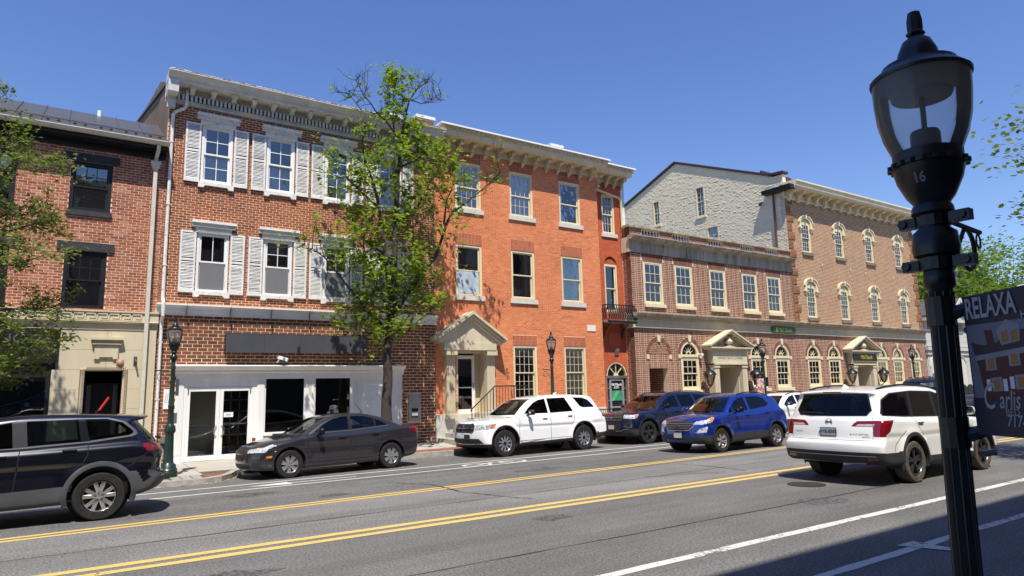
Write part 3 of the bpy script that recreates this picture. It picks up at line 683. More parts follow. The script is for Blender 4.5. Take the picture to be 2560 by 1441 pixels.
# ---------- building 2: three storeys, white shutters
B2 = thing('shuttered_brick_building', 'tall red brick building with weathered white louvred shutters and a bracketed white cornice', 'building', (6.6, D, 0))
W2 = Wall(B2, [(.22, .064, .030), (.29, .085, .038), (.33, .105, .045), (.25, .072, .034), (.31, .095, .042), (.18, .06, .034)], MORT2, stain=.22)
CX = (3.55, 5.45, 7.33, 9.22)
H2 = [h for c in CX for h in (('r', c-.43, c+.43, 8.2, 10.06), ('r', c-.43, c+.43, 4.9, 6.74))]
W2.face(('y', D), 2.18, 11.0, 4.48, 10.62, H2, bl=.205, bh=.077)
W2b = Wall(B2, [(.13, .055, .033), (.19, .07, .04), (.25, .09, .048), (.17, .065, .038), (.28, .10, .055), (.11, .05, .033)], MORT2, proud=.005, single=0, mname='lower_wall')
GH = [('r', 2.76, 9.68, 0, 2.5)]
W2.slabs(('y', D), 2.18, 11.0, 0, 10.62, H2+GH)
# lower courses: larger darker bricks
for hh in ((2.18, 11.0, 2.76, 4.22, []), (2.18, 2.74, .0, 2.76, []), (9.72, 11.0, .0, 2.76, [('r', 9.9, 10.42, .86, 1.82)])):
    W2b.face(('y', D), hh[0], hh[1], hh[2], hh[3], hh[4], bl=.27, bh=.104, mo=.020)
W2b.slab = MB(); W2b.slab.box(2.2, 2.3, D+.31, D+.32, 0, .1); 
W2.face(('x', 2.185), D+.02, D+2.3, 8.6, 11.25, (), bl=.205, bh=.077, single=False); W2.done(); W2b.done()
# cornice
NC = 13
PC = PEELC
ibox('dentil_ground', GREYM, B2, 2.2, 11.0, D-.058, D-.0551, 10.67, 10.855)  # dark strip paints in the shade of the gaps between dentils
c2 = profile_strip(B2, 'cornice', PC, 2.05, 11.1, [(D-.001, 10.56), (D-.05, 10.56), (D-.05, 10.62), (D-.14, 10.66), (D-.055, 10.665), (D-.055, 10.86), (D-.18, 10.88), (D-.09, 10.92), (D-.09, 11.04), (D-.58, 11.04), (D-.58, 11.11), (D-.61, 11.12), (D-.63, 11.16), (D-.72, 11.25), (D-.78, 11.26), (D-.78, 11.30), (D-.001, 11.30)])
n = 74
for i in range(n):
    xa = 2.25+i*(8.75/n); ibox('dentil', PC, c2, xa, xa+.06, D-.17, D-.055, 10.67, 10.85)
br = MB(); w = .065
br.prism([(D-.09, 11.035), (D-.42, 11.035), (D-.42, 10.98), (D-.38, 10.93), (D-.28, 10.91), (D-.18, 10.86), (D-.09, 10.86)], 'x', -w, w)
br.box(-w-.03, w+.03, D-.46, D-.09, 10.995, 11.036)
brm = bpy.data.meshes.new('bracket'); brm.from_pydata([(x, y-D, z) for x, y, z in br.v], [], br.f); brm.materials.append(PC)
for i in range(15): inst('bracket', brm, c2, (2.75+i*.59, D, 0))
ibox('corner_block', PC, c2, 2.06, 2.34, D-.6, D-.02, 10.70, 11.05); ibox('corner_panel', PC, c2, 2.10, 2.32, D-.16, D-.02, 10.36, 10.70); ibox('corner_panel', PC, c2, 10.82, 11.02, D-.16, D-.02, 10.36, 10.70)
rnd = random.Random(5); fl = MB()
for i in range(60):
    xa = 2.1+i*.15; fl.box(xa, xa+.13, D-.79, D-.5+rnd.uniform(-.1, .1), 11.301, 11.306+rnd.uniform(.004, .022))
fl.obj('roof_edge_paint', M('peeling_red_roof', (.30, .09, .06), .8, var=.3, col2=(.72, .70, .66), thr=.5, scale=2.4), B2)
# roof, gable end, chimneys
b = MB(); b.box(2.18, 2.34, D+.3, 24.4, 8.6, 11.75); b.prism([(D+.3, 0), (35, 0), (35, 14.0), (34.7, 14.6), (24.4, 12.55), (21.5, 11.3)], 'x', 2.2, 2.33)
b.box(10.85, 11.0, D+.3, 35, 0, 11.3); b.box(2.2, 11, 34.8, 35, 0, 11.3); b.obj('side_wall', M('brown_stucco', (.17, .105, .075), .95, var=.3, scale=1.2, col2=(.26, .20, .15), thr=.62), B2)
b = MB(); b.add([(2.2, D-.1, 11.305), (11, D-.1, 11.305), (11, 35, 11.9), (2.2, 35, 11.9)], [(0, 1, 2, 3)]); b.obj('roof', M('tar_roof', (.06, .055, .05), .9), B2)
b = MB(); b.add([(2.14, 21.2, 11.38), (2.40, 21.2, 11.38), (2.40, 34.7, 14.72), (2.14, 34.7, 14.72), (2.14, 21.2, 11.28), (2.40, 21.2, 11.28), (2.40, 34.7, 14.62), (2.14, 34.7, 14.62)], [(0, 1, 2, 3), (0, 4, 5, 1), (1, 5, 6, 2), (3, 7, 4, 0), (2, 6, 7, 3)]); b.obj('coping', M('brown_flashing', (.10, .07, .06), .6), B2)
ibox('flashing', WHITE, B2, 2.10, 2.36, D-.02, D+.5, 11.2, 11.5)
def chimney(par, x0, x1, y0, y1, z0, z1, cols, cap=(.75, .75, .74)):
    ch = ibox('chimney', MORT2, par, x0, x1, y0, y1, z0, z1)
    bm_ = brick_mat('chimney_brick', cols); b = MB(); rr_ = random.Random(1)
    for r in range(int((z1-z0)/.08)):
        zc = z0+r*.08
        xx = x0-(r % 2)*.1
        while xx < x1: a, c = max(xx+.005, x0), min(xx+.2, x1); xx += .21; b.box(a, c, y0-.01, y0, zc+.006, zc+.074)
        yy = y0-(r % 2)*.1
        while yy < y1: a, c = max(yy+.005, y0), min(yy+.2, y1); yy += .21; b.box(x0-.01, x0, a, c, zc+.006, zc+.074)
    o = b.obj('brick', bm_, par); tag(o, kind='stuff')
    ibox('chimney_cap', M('chimney_cap', cap, .6), par, x0-.06, x1+.06, y0-.06, y1+.06, z1, z1+.13)
CHB = [(.16, .06, .045), (.24, .08, .05), (.20, .075, .06)]
chimney(B2, 10.4, 10.9, 24, 24.6, 11.4, 12.95, CHB)
room(B2, 2.36, 10.8, D+.32, D+3.2, 4.3, 11.0, (7.2,), ROOMW)
# windows, hoods, aprons, shutters
slat = MB(); slat.add([(-.5, -.012, -.018), (.5, -.012, -.018), (.5, .012, .016), (-.5, .012, .016), (-.5, -.018, -.016), (.5, -.018, -.016), (.5, .008, .02), (-.5, .008, .02)], [(0, 1, 2, 3), (7, 6, 5, 4), (0, 4, 5, 1), (2, 6, 7, 3), (1, 5, 6, 2), (3, 7, 4, 0)])
slm = bpy.data.meshes.new('slat'); slm.from_pydata(slat.v, [], slat.f); slm.materials.append(PEEL)
nsl = 0
def shutter(x0, x1, z0, z1, tilt=0):
    global nsl
    y = D-.055; s = MB(); t = .052
    s.box(x0, x0+t, y-.02, y+.02, z0, z1); s.box(x1-t, x1, y-.02, y+.02, z0, z1); s.box(x0+t, x1-t, y-.02, y+.02, z1-.06, z1); s.box(x0+t, x1-t, y-.02, y+.02, z0, z0+.11)
    zm = z0+(z1-z0)*.53; s.box(x0+t, x1-t, y-.02, y+.02, zm-.035, zm+.035); sh = s.obj('shutter', PEEL, B2)
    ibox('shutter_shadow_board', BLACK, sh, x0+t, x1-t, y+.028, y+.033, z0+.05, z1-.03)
    rest = MB(); z = z0+.13
    while z < z1-.08:
        if abs(z-zm) > .05:
            if nsl < 270: inst('slat', slm, sh, ((x0+x1)/2, y+random.uniform(-.003, .003), z), (x1-x0-2*t, 1, 1), (random.uniform(-.15, .15), 0, 0)); nsl += 1
            else: rest.add([(vx*(x1-x0-2*t)+(x0+x1)/2, vy+y, vz+z) for vx, vy, vz in slat.v], slat.f)
        z += .0425
    if rest.v: tag(rest.obj('slat', PEEL, sh), kind='stuff')
    for zz in (z0+.3, z1-.3): ibox('hinge', GREYM, sh, x1-.02 if x1 < 0 else x0-.02, x0+.0, y-.02, y+.02, zz, zz+.05)
for k, c in enumerate(CX):
    for up in (1, 0):
        z0_, z1_ = (8.25, 10.06) if up else (4.93, 6.72)
        g_ = ((2, 2), (2, 2)) if (up or k in (1, 2, 3)) else ((2, 1), (2, 1))
        if up and k == 1: g_ = ((2, 2), (2, 2))
        w = sashwin(B2, c-.44, c+.44, z0_, z1_, D, WHITE, g_, fw=.07, rec=.03, sw_=.05, mt=.022, cur=('lower' if up else ('sheer' if k == 2 else None)), seed=k+up*5, deep=.03, screen=None if up else M('grey_insect_screen', (.16, .16, .165), .8, var=.05), glass=GLASSC if up else GLASS)
        hd = profile_strip(w, 'hood', PEEL, c-.50, c+.50, [(D-.001, z1_-.03), (D-.09, z1_-.03), (D-.09, z1_+.12), (D-.12, z1_+.14), (D-.16, z1_+.24), (D-.20, z1_+.27), (D-.20, z1_+.31), (D-.001, z1_+.33)])
        b = MB()
        for i in range(26): xx = c-.6+i*.046; b.box(xx, xx+.026, D-.16, D-.12, z1_+.13, z1_+.20)
        b.box(c-.61, c+.61, D-.13, D-.001, z1_+.14, z1_+.24); b.box(c-.62, c+.62, D-.21, D-.001, z1_+.24, z1_+.31)
        for i in range(12): xx = c-.45+i*.077; b.prism([(xx, z1_+.05), (xx+.065, z1_+.05), (xx+.045, z1_-.0), (xx+.02, z1_-.0)], 'y', D-.105, D-.09)
        b.obj('hood_trim', PEEL, w)
        b = MB(); b.prism([(c-.5, z0_), (c+.5, z0_), (c+.5, z0_-.17), (c+.36, z0_-.17), (c+.31, z0_-.10), (c-.31, z0_-.10), (c-.36, z0_-.17), (c-.5, z0_-.17)], 'y', D-.09, D-.001); b.obj('sill', PEEL, w)
        zs0, zs1 = (8.22, 10.06) if up else (4.88, 6.72)
        shutter(c-.90, c-.475, zs0, zs1); shutter(c+.475, c+.89, zs0, zs1)
# belt course
bc = profile_strip(B2, 'belt_course', WHITE, 2.12, 11.0, [(D-.001, 4.20), (D-.10, 4.20), (D-.10, 4.27), (D-.12, 4.29), (D-.15, 4.40), (D-.22, 4.46), (D-.24, 4.47), (D-.24, 4.51), (D-.001, 4.53)])
for i in range(7): ibox('joint', GREYM, bc, 2.9+i*1.18, 2.908+i*1.18, D-.245, D-.05, 4.2, 4.52)
# painted downspout
DP = thing('white_downspout', 'peeling white downspout with a bent head down the left edge of the shuttered building', 'downpipe', (2.3, D-.1, 5))
b = MB(); b.tube([(2.62, D-.14, 10.98), (2.62, D-.13, 10.5), (2.56, D-.12, 10.40), (2.34, D-.11, 10.25), (2.28, D-.10, 10.15), (2.28, D-.08, 9.9), (2.28, D-.08, 4.7), (2.28, D-.30, 4.5), (2.28, D-.30, 4.15), (2.28, D-.09, 4.0), (2.28, D-.08, .1)], .048, 12)
b.obj('pipe', PEEL, DP, smooth=True)
for zz in (1.8, 3.4, 5.6, 7.4, 9.3): ibox('pipe_strap', PEELC, DP, 2.22, 2.34, D-.135, D-.03, zz, zz+.03)
# blank dark sign
S2 = thing('blank_sign_board', 'long blank charcoal sign board across the brick above the white shopfront', 'sign', (6.2, D-.2, 3.4))
for i in range(4): ibox('sign_panel', GREYM, S2, 3.97+i*1.09, 3.97+(i+1)*1.09-.004, D-.30, D-.285, 3.14, 3.70)
ibox('sign_box', BLACK, S2, 3.98, 8.32, D-.285, D-.02, 3.15, 3.69); b = MB(); b.box(3.96, 8.34, D-.305, D-.28, 3.13, 3.145); b.box(3.96, 8.34, D-.305, D-.28, 3.695, 3.71); b.obj('sign_edge', GREYM, S2)
# shopfront
SFW = WHITE
sc = profile_strip(B2, 'shopfront_cornice', SFW, 2.66, 9.72, [(D-.001, 2.46), (D-.10, 2.46), (D-.10, 2.53), (D-.15, 2.56), (D-.15, 2.62), (D-.24, 2.66), (D-.32, 2.73), (D-.32, 2.75), (D-.001, 2.79)])
ibox('shopfront_frieze', SFW, B2, 2.74, 9.66, D-.07, D+.02, 2.36, 2.46)
for xa, xb in ((2.74, 2.95), (4.96, 5.17), (6.43, 6.69), (7.93, 8.16), (9.38, 9.66)):
    b = MB(); b.box(xa, xb, D-.05, D+.06, .03, 2.36)
    m_ = 5
    for i in range(m_): xx = xa+.03+(xb-xa-.06)*(i+.2)/m_; b.box(xx, xx+(xb-xa-.06)/m_*.5, D-.062, D-.05, .25, 2.25)
    b.obj('pilaster', SFW, B2)
pn_ = MB(); pn_.box(8.16, 9.38, D-.01, D+.06, .03, 2.36)
for za, zb in ((1.78, 2.28), (.2, 1.68)): pn_.box(8.3, 9.25, D-.022, D-.01, za, zb); 
pn_.obj('panel', SFW, B2)
for za, zb in ((1.83, 2.23), (.25, 1.63)): ibox('panel_field', SFW, B2, 8.36, 9.19, D-.03, D-.022, za, zb)
for xa, xb in ((5.17, 6.43), (6.69, 7.93)):
    b = MB(); b.box(xa, xb, D-.02, D+.08, .66, .76); b.box(xa, xa+.05, D, D+.06, .76, 2.36); b.box(xb-.05, xb, D, D+.06, .76, 2.36); b.obj('shop_window', SFW, B2)
    ibox('pane', GLASS, B2, xa+.05, xb-.05, D+.03, D+.036, .76, 2.36)
BK = Wall(B2, [(.16, .05, .035), (.22, .07, .045), (.19, .06, .04)], MORT2, single=0, mname='stall_riser')
BK.face(('y', D-.03), 4.85, 7.95, .03, .50, bl=.24, bh=.1); BK.soldiers(('y', D-.04), 4.85, 7.95, .51, .63, w=.1); BK.slab.box(4.85, 7.95, D-.03, D+.06, .0, .63); BK.slab.box(9.0, 9.01, D+.2, D+.21, 0, .01); BK.done()
# double glass door
df = MB(); df.box(2.95, 3.03, D-.02, D+.08, .05, 2.15); df.box(4.82, 4.96, D-.02, D+.08, .05, 2.15); df.box(2.95, 4.96, D-.02, D+.08, 2.15, 2.36); df.obj('door_frame', SFW, B2)
for xa, xb, hs in ((3.03, 3.922, 1), (3.928, 4.82, -1)):
    b = MB(); t = .1; b.box(xa, xa+t, D+.0, D+.05, .06, 2.14); b.box(xb-t, xb, D, D+.05, .06, 2.14); b.box(xa+t, xb-t, D, D+.05, .06, .2); b.box(xa+t, xb-t, D, D+.05, 2.02, 2.14)
    d_ = b.obj('door', SFW, B2); ibox('pane', glass_mat('door_glass', (.92, .93, .92), .02), d_, xa+t, xb-t, D+.022, D+.028, .2, 2.02)
    ibox('push_bar', CHROME, d_, xa+t, xb-t, D-.02, D-.005, 1.05, 1.075)
    hx = xb-.06 if hs == 1 else xa+.06; b = MB(); b.tube([(hx, D-.01, 1.02), (hx-hs*.07, D-.06, .98), (hx-hs*.07, D-.06, .8), (hx, D-.01, .74)], .014, 8); b.obj('handle', CHROME, d_, smooth=True)
    ibox('closer', STEEL, d_, xa+.03 if hs == 1 else xb-.06, xa+.06 if hs == 1 else xb-.03, D-.02, D, 1.95, 2.08)
b = moved(text_mb('Realty', .055, .002), 4.18, D+.012, 1.33); ibox('door_notice', WHITE, B2, 4.05, 4.31, D+.016, D+.02, 1.26, 1.40); b.obj('door_notice_print', M('notice_blue', (.08, .16, .35), .6), B2)
# vestibule seen through the doors: beige wall, inner french door
VW = M('vestibule_wall', (.66, .63, .54), .9, var=.05)
GLASSD = glass_mat('door_glass', (.92, .93, .92), .02)
b = MB(); b.box(2.8, 5.1, D+1.25, D+1.3, 0, 2.5); b.box(2.8, 2.85, D+.1, D+1.3, 0, 2.5); b.box(5.05, 5.1, D+.1, D+1.3, 0, 2.5); b.box(2.8, 5.1, D+.1, D+1.3, 2.5, 2.55); b.box(2.8, 5.1, D-.03, D+1.3, -.02, .045); b.obj('vestibule', VW, B2)
fd = MB(); fd.box(4.12, 4.2, D+1.1, D+1.14, .1, 2.2); fd.box(4.95, 5.03, D+1.1, D+1.14, .1, 2.2); fd.box(4.12, 5.03, D+1.1, D+1.14, .1, .35); fd.box(4.12, 5.03, D+1.1, D+1.14, 2.1, 2.2)
for i in (1, 2): fd.box(4.2+i*.25-.015, 4.2+i*.25+.015, D+1.105, D+1.135, .35, 2.1)
for j in range(1, 5): fd.box(4.2, 4.95, D+1.105, D+1.135, .35+j*.35-.015, .35+j*.35+.015)
fd.obj('french_door', M('cream_inner_door', (.45, .42, .34), .7), B2); ibox('french_door_pane', BLACK, B2, 4.2, 4.95, D+1.145, D+1.15, .35, 2.1)
ibox('inner_door', VW, B2, 3.0, 3.9, D+1.2, D+1.25, .05, 2.1)
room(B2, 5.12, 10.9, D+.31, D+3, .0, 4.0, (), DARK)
b = MB(); rp2 = random.Random(9)
for i in range(26):
    a = rp2.uniform(0, 6.3); l = rp2.uniform(.12, .24); x_, y_ = 5.75, D+.22; tip = (x_+l*math.cos(a), y_+.3*l*math.sin(a), .86+l*.5); b.add([(x_, y_, .82), ((x_+tip[0])/2-.02, (y_+tip[1])/2, .82+l*.55), tip, ((x_+tip[0])/2+.02, (y_+tip[1])/2, .82+l*.5)], [(0, 1, 2, 3)])
b.obj('foliage', leaf_mat('house_plant_leaf', (.05, .10, .02), (.10, .18, .04)), tag(thing('house_plant', 'small leafy plant standing inside the dark shopfront window', 'plant', (5.75, D+.22, .76)), None))
# cash machine and camera
AT = thing('cash_machine', 'steel faced cash machine set in the brick right of the street tree', 'cash machine', (10.15, D, 1.3))
b = MB(); b.box(9.93, 10.38, D-.07, D+.02, .88, 1.36); b.obj('lower_panel', STEEL, AT, bevel=.008)
b = MB(); b.box(9.93, 10.38, D-.09, D+.02, 1.37, 1.78); b.obj('hood', STEEL, AT, bevel=.008); ibox('screen', BLACK, AT, 10.03, 10.28, D-.075, D-.068, 1.2, 1.31); ibox('slot', BLACK, AT, 10.03, 10.28, D-.075, D-.07, 1.0, 1.04); ibox('key_pad', CHROME, AT, 10.05, 10.26, D-.085, D-.07, 1.06, 1.16)
CA = thing('wall_camera', 'white box security camera on the brick under the blank sign', 'camera', (5.6, D-.3, 3))
b = MB(); b.tube([(5.5, D-.001, 2.86), (5.5, D-.16, 2.86), (5.53, D-.22, 2.95)], .022, 8); b.obj('arm', WHITE, CA, smooth=True)
b = MB(); a = Vector((.8, -.5, -.33)).normalized(); c0 = Vector((5.48, D-.18, 3.03)); s_ = Vector((-a.y, a.x, 0)).normalized(); u_ = a.cross(s_); vs = []
for t in (0, .34):
    for p, q in ((-.05, -.05), (.05, -.05), (.05, .05), (-.05, .05)): vs.append(tuple(c0+a*t+s_*p+u_*q))
b.add(vs, [(0, 1, 2, 3), (7, 6, 5, 4), (0, 4, 5, 1), (1, 5, 6, 2), (2, 6, 7, 3), (3, 7, 4, 0)]); b.obj('housing', WHITE, CA)
b = MB(); b.tube([(5.22, D-.02, 2.95), (5.26, D-.06, 3.05), (5.4, D-.1, 3.08), (5.5, D-.16, 3.03)], .01, 6); b.obj('cable', STEEL, CA)
CC = thing('charging_box', 'small grey electrical box low on the dark brick beside the street lamp', 'junction box', (2.5, D-.05, .8))
ibox('box', STEEL, CC, 2.42, 2.56, D-.10, D-.01, .62, .8); ibox('outlet', BLACK, CC, 2.44, 2.54, D-.11, D-.01, .48, .6)
MB_ = thing('sheet_sign', 'narrow white paper sign on the brick behind the nearest lamp post', 'sign', (2.55, D-.03, 1.9))
ibox('board', WHITE, MB_, 2.44, 2.64, D-.03, D-.012, 1.55, 2.1); b = moved(text_mb('///', .2, .002, (.8, 2)), 2.54, D-.032, 1.83); b.obj('print', M('grey_print', (.25, .25, .22), .8), MB_)

# ---------- building 3: orange brick
B3 = thing('orange_brick_building', 'bright orange brick three storey building with cream bracketed cornice and pedimented doorway', 'building', (15, D, 0))
OR = [(.58, .18, .07), (.68, .225, .09), (.63, .20, .08), (.72, .26, .11), (.53, .16, .062)]
W3 = Wall(B3, OR, MORT3, proud=.003, stain=.10)
C3 = (12.42, 14.88, 17.36)
H3 = [h for c in C3 for h in (('r', c-.56, c+.56, 8.66, 10.48), ('r', c-.56, c+.56, 5.34, 7.28))]+[('r', c-.56, c+.56, 1.45, 3.55) for c in C3[1:]]
DH = [('r', 11.84, 13.1, 1.05, 3.3)]
sol = [('r', c-.56, c+.56, a, a+.43) for c in C3 for a in (10.48, 7.28)]+[('r', c-.56, c+.56, 3.55, 3.93) for c in C3[1:]]
W3.face(('y', D), 11.0, 18.9, 1.08, 11.0, H3+DH+sol, bl=.205, bh=.067, mo=.010)
W3.slabs(('y', D), 11.0, 18.9, 0, 11.0, H3+DH)
W3L = Wall(B3, [(.34, .085, .04), (.40, .11, .05), (.30, .075, .036)], MORT3, proud=.003, single=0, mname='soldier_course', stain=.1); W3L.slab.box(18.0, 18.01, D+.2, D+.21, 2, 2.01)
for h in sol: W3L.soldiers(('y', D), h[1], h[2], h[3], h[4], w=.062, mo=.012, d=-.0+.004, rows=2)
# set back bay on the right, darker red
D3 = D+.34
B3R = [(.46, .10, .042), (.53, .12, .05), (.49, .11, .045), (.56, .14, .06)]
W3b = Wall(B3, B3R, M('mortar_red', (.42, .12, .07), .95, var=.1), proud=.006, single=0, mname='set_back_bay', stain=.1)
HB = [('r', 19.45, 20.20, 8.6, 10.4), ('a', 19.45, 20.2, 5.1, 7.2), ('a', 19.3, 20.52, .05, 2.33)]
W3b.face(('y', D3), 18.9, 20.75, .0, 11.0, HB+[('r', 19.45, 20.2, 10.4, 10.78)]+[('a', 19.1, 20.72, 2.30, 2.33)], bl=.205, bh=.067, mo=.008)
W3b.slabs(('y', D3), 18.9, 20.75, 0, 11.0, HB)
W3b.soldiers(('y', D3), 19.45, 20.2, 10.4, 10.78, w=.062)
W3b.arch_ring(('y', D3), 19.825, 7.2, .38, .56, 17, d=.014); W3b.arch_ring(('y', D3), 19.91, 2.33, .62, .86, 20, d=.014)
W3b.soldiers(('y', D3+.05), 19.47, 20.18, 7.22, 7.5, w=.06)
W3.block(('x', 18.9), D+.3, D3, 0, 11.0, .25)
W3.done(); W3b.done(); W3L.done()
ibox('marble_base', MARBLE, B3, 10.98, 11.55, D-.07, D-.001, .05, 1.06); ibox('marble_base', MARBLE, B3, 11.551, 13.699, D-.06, D-.001, .05, 1.04); ibox('marble_base', MARBLE, B3, 13.7, 18.9, D-.05, D-.001, .05, 1.06)
ibox('datestone', M('white_datestone', (.74, .71, .62), .8), B3, 18.05, 18.50, D-.03, D-.001, 4.2, 4.45)
W3c = M('cream_cornice', (.68, .59, .40), .6, var=.12, scale=2.5, streak=True)
W3o = M('carved_ornament', (.60, .50, .33), .8, var=.3, scale=8, col2=(.24, .18, .12), thr=.58)
def cornice3(x0, x1, Y, brx, z=0):
    c3 = profile_strip(B3, 'cornice', W3c, x0, x1, [(Y-.001, 10.93+z), (Y-.04, 10.93+z), (Y-.04, 11.2+z), (Y-.62, 11.2+z), (Y-.62, 11.3+z), (Y-.67, 11.34+z), (Y-.67, 11.36+z), (Y-.001, 11.36+z)])
    oc = MB(); oc.prism([(Y-.6, 11.361+z), (Y-.675, 11.361+z), (Y-.75, 11.5+z), (Y-.6, 11.5+z)], 'x', x0-.03, x1+.03)
    n_ = int((x1-x0)/.1)
    for i in range(n_):
        xx = x0+i*.1; oc.prism([(Y-.678, 11.37+z), (Y-.70, 11.37+z), (Y-.775, 11.48+z), (Y-.76, 11.49+z)], 'x', xx, xx+.045)
    oc.obj('carved_band', W3o, c3)
    ibox('cornice_cap', WHITE, c3, x0-.1, x1+.1, Y-.80, Y-.1, 11.501+z, 11.56+z)
    b_ = MB(); b_.prism([(0, -.0), (-.34, 0), (-.34, -.13), (-.30, -.15), (-.24, -.16), (-.2, -.24), (-.13, -.30), (-.12, -.40), (-.06, -.47), (-.0, -.5)], 'x', -.045, .045)
    b_.prism([(-.02, -.005), (-.36, -.005), (-.36, -.09), (-.02, -.09)], 'x', -.075, .075); b_.lathe([(.075, -.075), (.075, .075)], (0, -.30, -.11), 10, 'x'); b_.lathe([(.05, -.07), (.05, .07)], (0, -.11, -.36), 8, 'x')
    me = bpy.data.meshes.new('bracket'); me.from_pydata(b_.v, [], b_.f); me.materials.append(W3o)
    for xx in brx: inst('bracket', me, c3, (xx, Y-.04, 11.2+z))
cornice3(10.98, 18.98, D, [11.35+i*.595 for i in range(13)]); cornice3(19.02, 20.8, D3, [19.22+i*.46 for i in range(4)], -.0)
b = MB(); b.box(11.0, 20.7, D+.3, 33, 11.2, 11.3); b.box(20.6, 20.75, D3+.3, 33, 0, 11.2); b.box(11, 20.7, 32.8, 33, 0, 11.2); b.obj('roof', M('flat_roof', (.10, .10, .10), .9), B3)
ibox('corner_flashing', PEEL, B3, 20.60, 20.82, D3-.03, D3+.5, 9.0, 10.93)
chimney(B3, 11.35, 12.1, 23.4, 24.3, 11.3, 12.9, CHB); chimney(B3, 19.1, 19.8, 24.6, 25.4, 11.3, 13.55, CHB)
ibox('roof_vent', STEEL, B3, 21.0-.5, 21.35-.5, 24, 24.3, 11.3, 13.1); ibox('roof_vent_cap', WHITE, B3, 20.4, 20.95, 23.9, 24.4, 13.1, 13.2)
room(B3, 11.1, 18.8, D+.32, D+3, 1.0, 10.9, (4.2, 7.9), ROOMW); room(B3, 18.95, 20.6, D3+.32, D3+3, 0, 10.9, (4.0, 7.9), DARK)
SILL3 = M('pale_stone_sill', (.58, .56, .50), .8, var=.08)
kw = dict(fw=.085, rec=.09, sw_=.045)
for k, c in enumerate(C3):
    sashwin(B3, c-.56, c+.56, 8.66, 10.48, D, CREAM, ((4, 3), (4, 2)) if k < 2 else ((1, 1), (1, 1)), mt=.015, cur='sheer' if k < 2 else 'lower', seed=k, glass=GLASSC if k < 2 else GLASS, sill=(.09, .17, .07, SILL3), split=.47, **kw)
    sashwin(B3, c-.56, c+.56, 5.34, 7.28, D, CREAM, ((1, 1), (1, 1)), cur=(None, 'right', 'sides')[k], seed=k+4, screen=(M('pale_shade', (.42, .50, .55), .6, var=.2, scale=3), None, None)[k], sill=(.09, .17, .07, SILL3), **kw)
    if k:
        w = sashwin(B3, c-.56, c+.56, 1.45, 3.55, D, CREAM, ((4, 3), (4, 3)), mt=.015, glass=GLASSC, sill=(.09, .14, .07, CREAM), **kw)
        curtain(w, c-.47, c+.47, 2.5, 3.42, D+.155, kind='swag', seed=k)
        if k == 2: curtain(w, c-.47, c+.47, 1.55, 2.5, D+.20, BLIND, 'sheer', seed=3)
        else: curtain(w, c+.2, c+.47, 1.55, 2.5, D+.20, BLIND, 'sheer', seed=5)
lp = MB(); rp3 = random.Random(11)
for i in range(60): x_, z_ = 14.72+rp3.gauss(0, .13), 1.68+abs(rp3.gauss(0, .1)); y_ = D+.2+rp3.uniform(-.04, .04); r_ = .05; a = rp3.uniform(0, 3); lp.add([(x_, y_, z_), (x_+r_*math.cos(a), y_-.02, z_+r_*math.sin(a)), (x_+r_*.4, y_, z_+r_)], [(0, 1, 2)])
lp.obj('foliage', leaf_mat('house_plant_leaf', (.05, .10, .02), (.10, .18, .04)), thing('window_plant', 'bushy house plant behind the lower panes of the orange building window', 'plant', (14.7, D+.2, 1.6)))
sashwin(B3, 19.45, 20.2, 8.6, 10.4, D3, CREAM, ((3, 2), (3, 2)), mt=.015, sill=(.09, .16, .07, SILL3), **kw)
sashwin(B3, 19.45, 20.2, 5.1, 7.22, D3, CREAM, ((1, 1), (1, 1)), **kw)
# pedimented doorway
PD = MB(); cxp = 12.22
def gable(mb, hw, zb, zt, y0, y1, th):
    mb.add([(cxp-hw, y0, zb), (cxp, y0, zt), (cxp+hw, y0, zb), (cxp+hw, y0, zb-th), (cxp, y0, zt-th), (cxp-hw, y0, zb-th), (cxp-hw, y1, zb), (cxp, y1, zt), (cxp+hw, y1, zb), (cxp+hw, y1, zb-th), (cxp, y1, zt-th), (cxp-hw, y1, zb-th)],
           [(0, 1, 4, 5), (1, 2, 3, 4), (0, 6, 7, 1), (1, 7, 8, 2), (2, 8, 9, 3), (3, 9, 10, 4), (4, 10, 11, 5), (5, 11, 6, 0)])
gable(PD, 1.46, 3.74, 4.70, D-.62, D, .10); gable(PD, 1.38, 3.66, 4.58, D-.54, D, .08); gable(PD, 1.30, 3.60, 4.50, D-.47, D, .09)
PD.obj('pediment', STONE, B3)
b = MB(); b.prism([(cxp-1.25, 3.56), (cxp+1.25, 3.56), (cxp, 4.46)], 'y', D-.38, D-.001); b.obj('tympanum', STONE, B3)
ibox('entablature', STONE, B3, cxp-1.08, cxp+1.08, D-.42, D-.001, 3.31, 3.56)
for s_ in (-1, 1):
    xa = 12.34+s_*.84; ibox('capital', STONE, B3, xa-.22-.05, xa+.22-.05, D-.40, D-.001, 3.13, 3.31)
    b = MB(); b.box(xa-.17, xa+.17, D-.20, D+.02, 1.05, 3.13)
    for i in range(5): xx = xa-.15+i*.062; b.box(xx, xx+.035, D-.215, D-.2, 1.15, 3.05)
    b.obj('pilaster', STONE, B3); ibox('plinth', STONE, B3, xa-.19, xa+.19, D-.24, D-.001, .9, 1.05)
b = MB(); b.box(11.84, 11.90, D+.0, D+.5, 1.05, 3.3); b.box(13.04, 13.1, D, D+.5, 1.05, 3.3); b.box(12.72, 12.78, D+.28, D+.5, 1.05, 3.25); b.box(12.78, 13.04, D+.42, D+.48, 1.05, 3.25); b.box(11.84, 13.1, D+.0, D+.5, 3.22, 3.3); b.obj('door_surround', STONE, B3)
